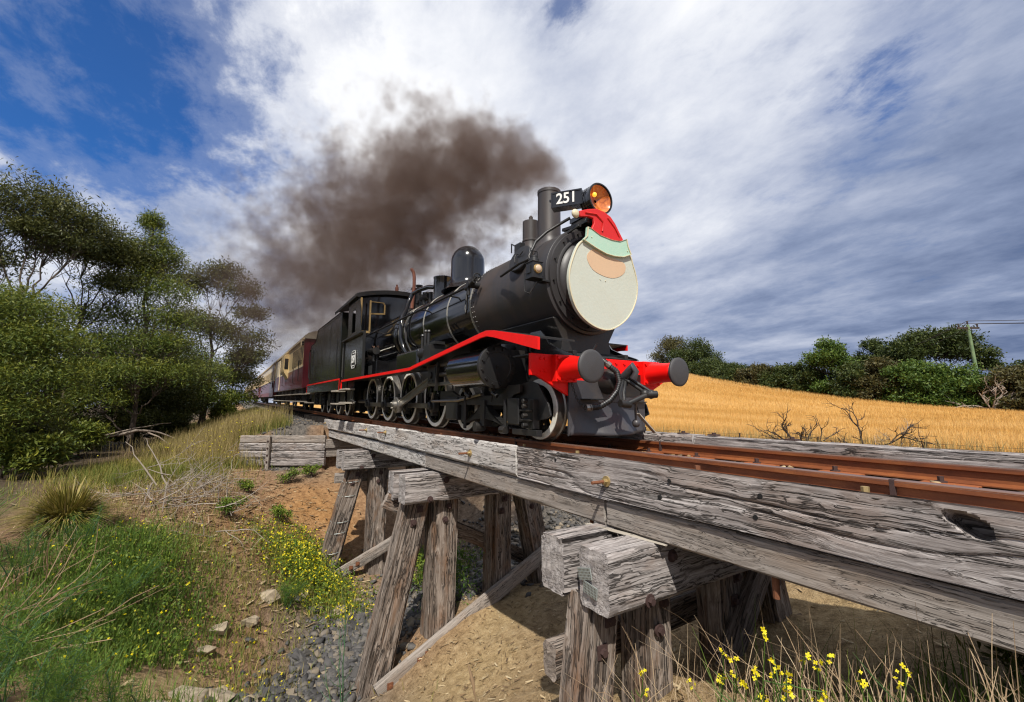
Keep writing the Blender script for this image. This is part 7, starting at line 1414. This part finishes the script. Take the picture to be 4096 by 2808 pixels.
# dead bushes at the paddock edge
def dead(name, base, dirs, L, r, mat, label, seed, depth=3, cat='dead bush'):
    rng = np.random.default_rng(seed); o = empty(name, base, label, cat); 
    for d in dirs: b = MB(); twig2(b, base, np.array(d, float), L*rng.uniform(.8, 1.1), r, rng, depth); b.build('limb', mat, o, 0, 60, fix=False)
    return o
def twig2(b, start, d, L, r, rng, depth):
    d = d/np.linalg.norm(d); pts = [np.array(start, float)]
    for k in range(6): d = d+rng.normal(0, .17, 3); d /= np.linalg.norm(d); pts.append(pts[-1]+d*L/6)
    b.tube(pts, list(np.linspace(r, r*.45, 7)), 5)
    if depth:
        for k in range(3 if depth > 1 else 4): s = pts[rng.integers(2, 7)]; e = d+rng.normal(0, .6, 3); e[2] += .12; twig2(b, s, e, L*rng.uniform(.5, .75), r*.55, rng, depth-1)
dead('dead_bush', g(-6.95, 10.9), [(-.9, -.75, .55), (-.35, -.35, .8), (.1, .1, 1), (.5, .45, .75), (.85, .75, .5), (-.5, -.9, .25)], .80, .038, M['bark_black'], 'bare black branched bush at the paddock edge, nearer the engine', 601)
dead('dead_bush', g(-5.1, 10.7), [(-.3, -.3, 1), (.45, .4, .85), (-.7, -.6, .6)], .85, .036, M['bark_black'], 'bare black bush with a single forked stem further along the fence', 602)
dead('dead_bush', g(-4.5, 10.9), [(-.3, -.2, .9), (.2, .3, .9), (.6, .5, .6), (-.7, -.5, .5)], .5, .016, M['twig'], 'grey twiggy bush just right of the forked black bush', 603)
dead('dead_bush', g(-4.0, 10.8), [(.05, .1, 1), (.3, .3, .9)], .62, .014, M['bark_black'], 'thin upright bare stem right of the grey twiggy bush', 604, 1)
# --- trees at the back of the paddock
def ftree(x, y, h, w, leaf, label, seed, n=5200, L=.34, Wd=.14, clumps=9, low=.12, r0=.28, flat=.8, dome=1.0, name='paddock_tree'):
    rng = np.random.default_rng(seed); z = float(field_z(x, y))-.2; cl = []
    for k in range(clumps):
        a = 2.4*k; rr_ = w*.5*math.sqrt((k+.5)/clumps)*.85; f = 1-dome*.50*((rr_/(w*.5))**2); zz__ = z+h*(low+(1-low)*rng.uniform(.40, .90)*f); cl.append((x+rr_*math.cos(a), y+rr_*math.sin(a), zz__, w*.20, w*.20, h*.13, 1))
    for k in range(7):
        a = .9*k+rng.uniform(0, .4); cl.append((x+w*.40*math.cos(a), y+w*.40*math.sin(a), z+h*.14, w*.20, w*.20, h*.12, 1))
    cl.append((x, y, z+h*.88, w*.22, w*.22, h*.10, 1))
    return tree(name, (x, y, z), (x, y, z+h*.7), cl, leaf, label, seed, r0, L, Wd, n//len(cl), 10, 'trees at the back of the paddock', flat=1.0, droop=.0)
tree('paddock_tree', (-20.0, 80.0, -.6), (-20.1, 80.3, 6.0), [(-23.0, 75.6, 8.1, 1.9, 1.9, 1.0, 1), (-22.0, 77.5, 9.4, 2.0, 2.0, 1.0, 1), (-20.9, 79.2, 10.2, 2.1, 2.1, 1.0, 1), (-19.4, 81.8, 10.2, 2.1, 2.1, 1.0, 1), (-18.2, 83.8, 9.4, 2.0, 2.0, 1.0, 1), (-17.2, 85.5, 8.0, 1.6, 1.6, .9, 1), (-16.8, 86.3, 6.4, 1.1, 1.1, .8, 1), (-21.6, 77.8, 8.1, 2.0, 2.0, .8, 1), (-20.0, 80.4, 8.4, 2.1, 2.1, .8, 1), (-18.6, 82.8, 8.0, 2.0, 2.0, .8, 1), (-22.6, 76.3, 7.2, 1.5, 1.5, .7, 1)],
     M['leaf_far'], 'large spreading domed tree, tallest at the back of the paddock', 700, .42, .42, .18, 1900, 18, 'trees at the back of the paddock')
FT = [(-14.6, 66.5, 4.8, 5.0, 'leaf_farbright', 'bright green conical bush in front of the large domed tree', .85), (-19.5, 66.8, 5.2, 5.6, 'leaf_farbright', 'broad green bush below the left side of the large domed tree', .85), (-17.0, 66.2, 4.8, 4.6, 'leaf_farbright', 'tall green bush directly below the large domed tree', .9), (-23.0, 67.2, 5.6, 5.0, 'leaf_olive', 'olive bush left of the bright green bushes', .9), (-26.0, 67.0, 4.6, 4.6, 'leaf_far', 'dark green bush with a rounded top left of the olive bush', .9), (-28.6, 67.5, 8.4, 4.6, 'leaf_farbright', 'pale willowy tree with drooping leaves left of the middle of the tree line', .9), (-32.0, 68.0, 4.2, 5.2, 'leaf_far', 'dark bush left of the willowy tree', .9), (-35.5, 68.5, 3.6, 5.4, 'leaf_far', 'low dark bush second left of the willowy tree', .9), (-39.5, 69.0, 3.0, 5.6, 'leaf_olive', 'low olive bush third left of the willowy tree', .9), (-44.0, 70.0, 2.6, 6.0, 'leaf_far', 'low dark bush near the engine side of the tree line', .9),
      (-56.0, 76.0, 6.6, 8.0, 'leaf_far', 'dark clump of trees on the rise beside the buffers', .9), (-62.5, 78.0, 7.4, 8.0, 'leaf_olive', 'taller olive clump on the rise behind the buffers', .9), (-50.5, 73.0, 2.8, 6.5, 'leaf_far', 'low dark scrub between the rise and the tree line', .9), (-10.8, 66.0, 4.8, 5.0, 'leaf_olive', 'rounded olive bush right of the power pole', .9), (-7.6, 67.0, 4.4, 5.0, 'leaf_far', 'dark bush at the right edge of the tree line', .9), (-11.5, 74.0, 5.6, 6.0, 'leaf_far', 'flat topped dark tree behind the dead white branches', .9), (-25.5, 76.0, 6.6, 5.0, 'leaf_far', 'dark gum standing left of the large domed tree', .6), (-27.2, 78.0, 9.4, 3.6, 'leaf_far', 'slim gum behind the willowy tree', .5), (-4.6, 66.0, 3.6, 4.5, 'leaf_olive', 'low olive bush just outside the right edge', .9), (-8.6, 64.2, 2.0, 3.4, 'leaf_olive', 'low brown scrub at the right end of the paddock', .9)]
for k, (x, y, h, w, lf, lb, dm) in enumerate(FT): ftree(x, y, h, w*1.12, M[lf], lb, 720+k, 13000, .40 if lf != 'leaf_farbright' else .36, .17, 13, .02, .2, dome=dm)
dead('dead_tree', (-12.5, 63.6, .1), [(-.8, -.7, .9), (-.3, -.6, 1.2), (.4, .5, 1.0), (.9, .8, .75), (-.95, -.9, .45), (.1, .1, .6), (.9, 1.0, 1.5)], 2.3, .08, M['bark_pale'], 'fallen dead tree with bleached white branches in front of the bushes', 650, 2, 'dead tree')
# --- power pole and lines
pole = empty('power_pole', (-13.95, 67.85, -.2), 'green treated power pole with short crossarm above the trees at the right', 'power pole')
m, t, b = newmat('treated_pole'); v = t.nodes.new('ShaderNodeTexCoord').outputs['Object']; n = tnoise(t, v, 3, 5, .6, 0, mapscale=(1, 1, .4)); t.links.new(ramp(t, n, [(.35, (.09, .155, .075)), (.65, (.19, .26, .13))]), b.inputs['Base Color']); b.inputs['Roughness'].default_value = .85; M['polegreen'] = m
b = MB(); b.cyl((-13.95, 67.85, -.6), (-14.35, 67.75, 10.0), .20, .14, 14); b.build('shaft', M['polegreen'], pole)
wd = Vector((.5330, .8461, 0)); pc = Vector((-14.33, 67.70, 9.6)); b = MB(); b.bar(pc-wd*1.25, pc+wd*1.25, .16, .20); b.build('crossarm', M['bark_black'], pole)
b = MB(); b.bar(pc-wd*.55, pc+Vector((0, 0, -.5)), .03, .05); b.build('arm_brace', M['bark_black'], pole); b = MB(); b.bar(pc+wd*.55, pc+Vector((0, 0, -.5)), .03, .05); b.build('arm_brace', M['bark_black'], pole)
ins_ = [pc-wd*1.08+Vector((0, 0, .06)), pc+wd*1.08+Vector((0, 0, .06)), Vector((-14.35, 67.72, 10.0))]
for q in ins_: b = MB(); b.lathe([(0, .03), (.1, .05), (.18, .11), (.24, .06), (.3, .10), (.42, .05)], q, (0, 0, 1), 10); b.build('insulator', M['bark_black'], pole)
lines = empty('power_line', (-14.3, 67.72, 9.3), 'thin sagging power wires crossing the sky at the right', 'power line')
for q in ins_:
    q = q+Vector((0, 0, .42))
    for dv, sag in ((Vector((.62, .35, .012)), 1.2), (Vector((-.50, .62, -.03)), 1.5)):
        b = MB(); b.tube([q+dv*70*t+Vector((0, 0, -sag*4*t*(1-t))) for t in np.linspace(0, 1, 14)], .030, 4); b.build('wire', M['bark_black'], lines)
# ------------------------------------------------------------------ smoke from the chimney, and a wisp of steam
def fcurve(t, fac, pts):
    n = t.nodes.new('ShaderNodeFloatCurve'); c = n.mapping.curves[0]
    while len(c.points) < len(pts): c.points.new(.5, .5)
    for p, (x, y) in zip(c.points, pts): p.location = (x, y)
    n.mapping.update(); t.links.new(fac, n.inputs['Value']); return n.outputs[0]
def plume(name, label, p0, length, path, rad, dens, col, absorb, noise, hull_r, peak, edge):
    """a cloud trailing along -x from p0: path gives (t, y, z), rad (t, r), dens (t, d)"""
    m = bpy.data.materials.new(name); m.use_nodes = True; t = m.node_tree; t.nodes.remove(t.nodes['Principled BSDF'])
    geo = t.nodes.new('ShaderNodeNewGeometry').outputs['Position']
    def nz(scale, det, off, ro=.6):
        mp = t.nodes.new('ShaderNodeMapping'); mp.inputs['Location'].default_value = off; t.links.new(geo, mp.inputs[0]); n = t.nodes.new('ShaderNodeTexNoise'); n.inputs['Scale'].default_value = scale; n.inputs['Detail'].default_value = det; n.inputs['Roughness'].default_value = ro; t.links.new(mp.outputs[0], n.inputs[0]); return n
    sep_ = t.nodes.new('ShaderNodeSeparateXYZ'); t.links.new(geo, sep_.inputs[0])
    tt = math_node(t, 'DIVIDE', math_node(t, 'SUBTRACT', p0[0], sep_.outputs[0]), length, True)
    ymax = 20.0
    cy_ = math_node(t, 'MULTIPLY', math_node(t, 'SUBTRACT', fcurve(t, tt, [(a, .5+y/ymax) for a, y, z in path]), .5), ymax)
    cz_ = math_node(t, 'MULTIPLY', fcurve(t, tt, [(a, z/ymax) for a, y, z in path]), ymax)
    rr_ = math_node(t, 'MULTIPLY', fcurve(t, tt, [(a, r/10) for a, r in rad]), 10.0)
    big = nz(noise[0], 4, (3, 1, 2)); fin = nz(noise[1], 4, (7, 4, 1), .56)
    warp = math_node(t, 'MULTIPLY', math_node(t, 'SUBTRACT', big.outputs[0], .5), 1.5); wv = t.nodes.new('ShaderNodeSeparateColor'); t.links.new(big.outputs[1], wv.inputs[0])
    dy = math_node(t, 'DIVIDE', math_node(t, 'SUBTRACT', sep_.outputs[1], cy_), rr_); dz = math_node(t, 'DIVIDE', math_node(t, 'SUBTRACT', sep_.outputs[2], cz_), rr_)
    dy = math_node(t, 'ADD', dy, math_node(t, 'MULTIPLY', math_node(t, 'SUBTRACT', wv.outputs[0], .5), 2.0)); dz = math_node(t, 'ADD', dz, math_node(t, 'MULTIPLY', math_node(t, 'SUBTRACT', wv.outputs[1], .5), 2.0))
    dist = math_node(t, 'SQRT', math_node(t, 'ADD', math_node(t, 'MULTIPLY', dy, dy), math_node(t, 'MULTIPLY', dz, dz)))
    f = math_node(t, 'SUBTRACT', math_node(t, 'ADD', 1.0, math_node(t, 'MULTIPLY', math_node(t, 'SUBTRACT', fin.outputs[0], .5), edge)), dist)
    f = ramp(t, f, [(0.0, 0), (0.18, .22), (0.55, 1.0)], 'EASE')
    d = math_node(t, 'MULTIPLY', f, math_node(t, 'MULTIPLY', fcurve(t, tt, [(a, b_) for a, b_ in dens]), peak))
    pv = t.nodes.new('ShaderNodeVolumePrincipled'); pv.inputs['Color'].default_value = (*col, 1); pv.inputs['Absorption Color'].default_value = (*absorb, 1); pv.inputs['Anisotropy'].default_value = .25; t.links.new(d, pv.inputs['Density'])
    t.links.new(pv.outputs[0], t.nodes['Material Output'].inputs['Volume']); m.cycles.volume_sampling = 'DISTANCE'
    # hull: closed tube a little larger than the cloud
    b = MB(); pts = []; rs_ = []
    for k in range(15):
        a = k/14; y = np.interp(a, [p[0] for p in path], [p[1] for p in path]); z = np.interp(a, [p[0] for p in path], [p[2] for p in path]); pts.append((p0[0]-a*length, y, z)); rs_.append(np.interp(a, [p[0] for p in rad], [p[1] for p in rad])*hull_r+.05)
    for k, (p, r_) in enumerate(zip(pts, rs_)): pass
    n = 20; vs = []; fs = []
    for (x, y, z), r_ in zip(pts, rs_):
        for i in range(n): a = 2*math.pi*i/n; vs.append((x, y+r_*math.cos(a), z+r_*math.sin(a)))
    for k in range(14):
        for i in range(n): j = (i+1) % n; fs.append((k*n+i, k*n+j, (k+1)*n+j, (k+1)*n+i))
    fs.append(tuple(range(n-1, -1, -1))); fs.append(tuple(range(14*n, 15*n))); b.add(vs, fs)
    o = b.build(name, m, None, 0, 0); tag(o, label, kind='stuff'); return o
plume('smoke_plume', 'dark brown smoke rolling back from the engine chimney', (-4.60, 0, 3.6), 24.0,
      [(0, 0, 3.55), (.018, .0, 3.85), (.04, .03, 4.3), (.075, .05, 4.85), (.13, .1, 5.4), (.25, .0, 5.9), (.40, -.2, 6.0), (.65, -1.2, 5.9), (1, -2.4, 5.3)],
      [(0, .20), (.018, .38), (.04, .52), (.075, .80), (.13, 1.25), (.25, 1.95), (.40, 2.55), (.65, 3.3), (1, 4.0)],
      [(0, .9), (.03, 1.0), (.10, .9), (.2, .66), (.33, .46), (.5, .29), (.75, .13), (1, 0)], (.125, .094, .080), (.12, .088, .072), (.62, 1.5), 3.2, 2.0, 4.0)
plume('steam_wisp', 'thin grey steam drifting above the cab', (-9.8, -.2, 3.9), 5.0,
      [(0, -.2, 3.95), (.3, -.2, 4.15), (.6, -.1, 4.2), (1, 0, 4.1)], [(0, .15), (.3, .35), (.6, .5), (1, .6)], [(0, .0), (.1, .5), (.4, .4), (.8, .15), (1, 0)], (.55, .57, .62), (.4, .42, .48), (1.5, 4.0), 1.7, .8, 1.6)
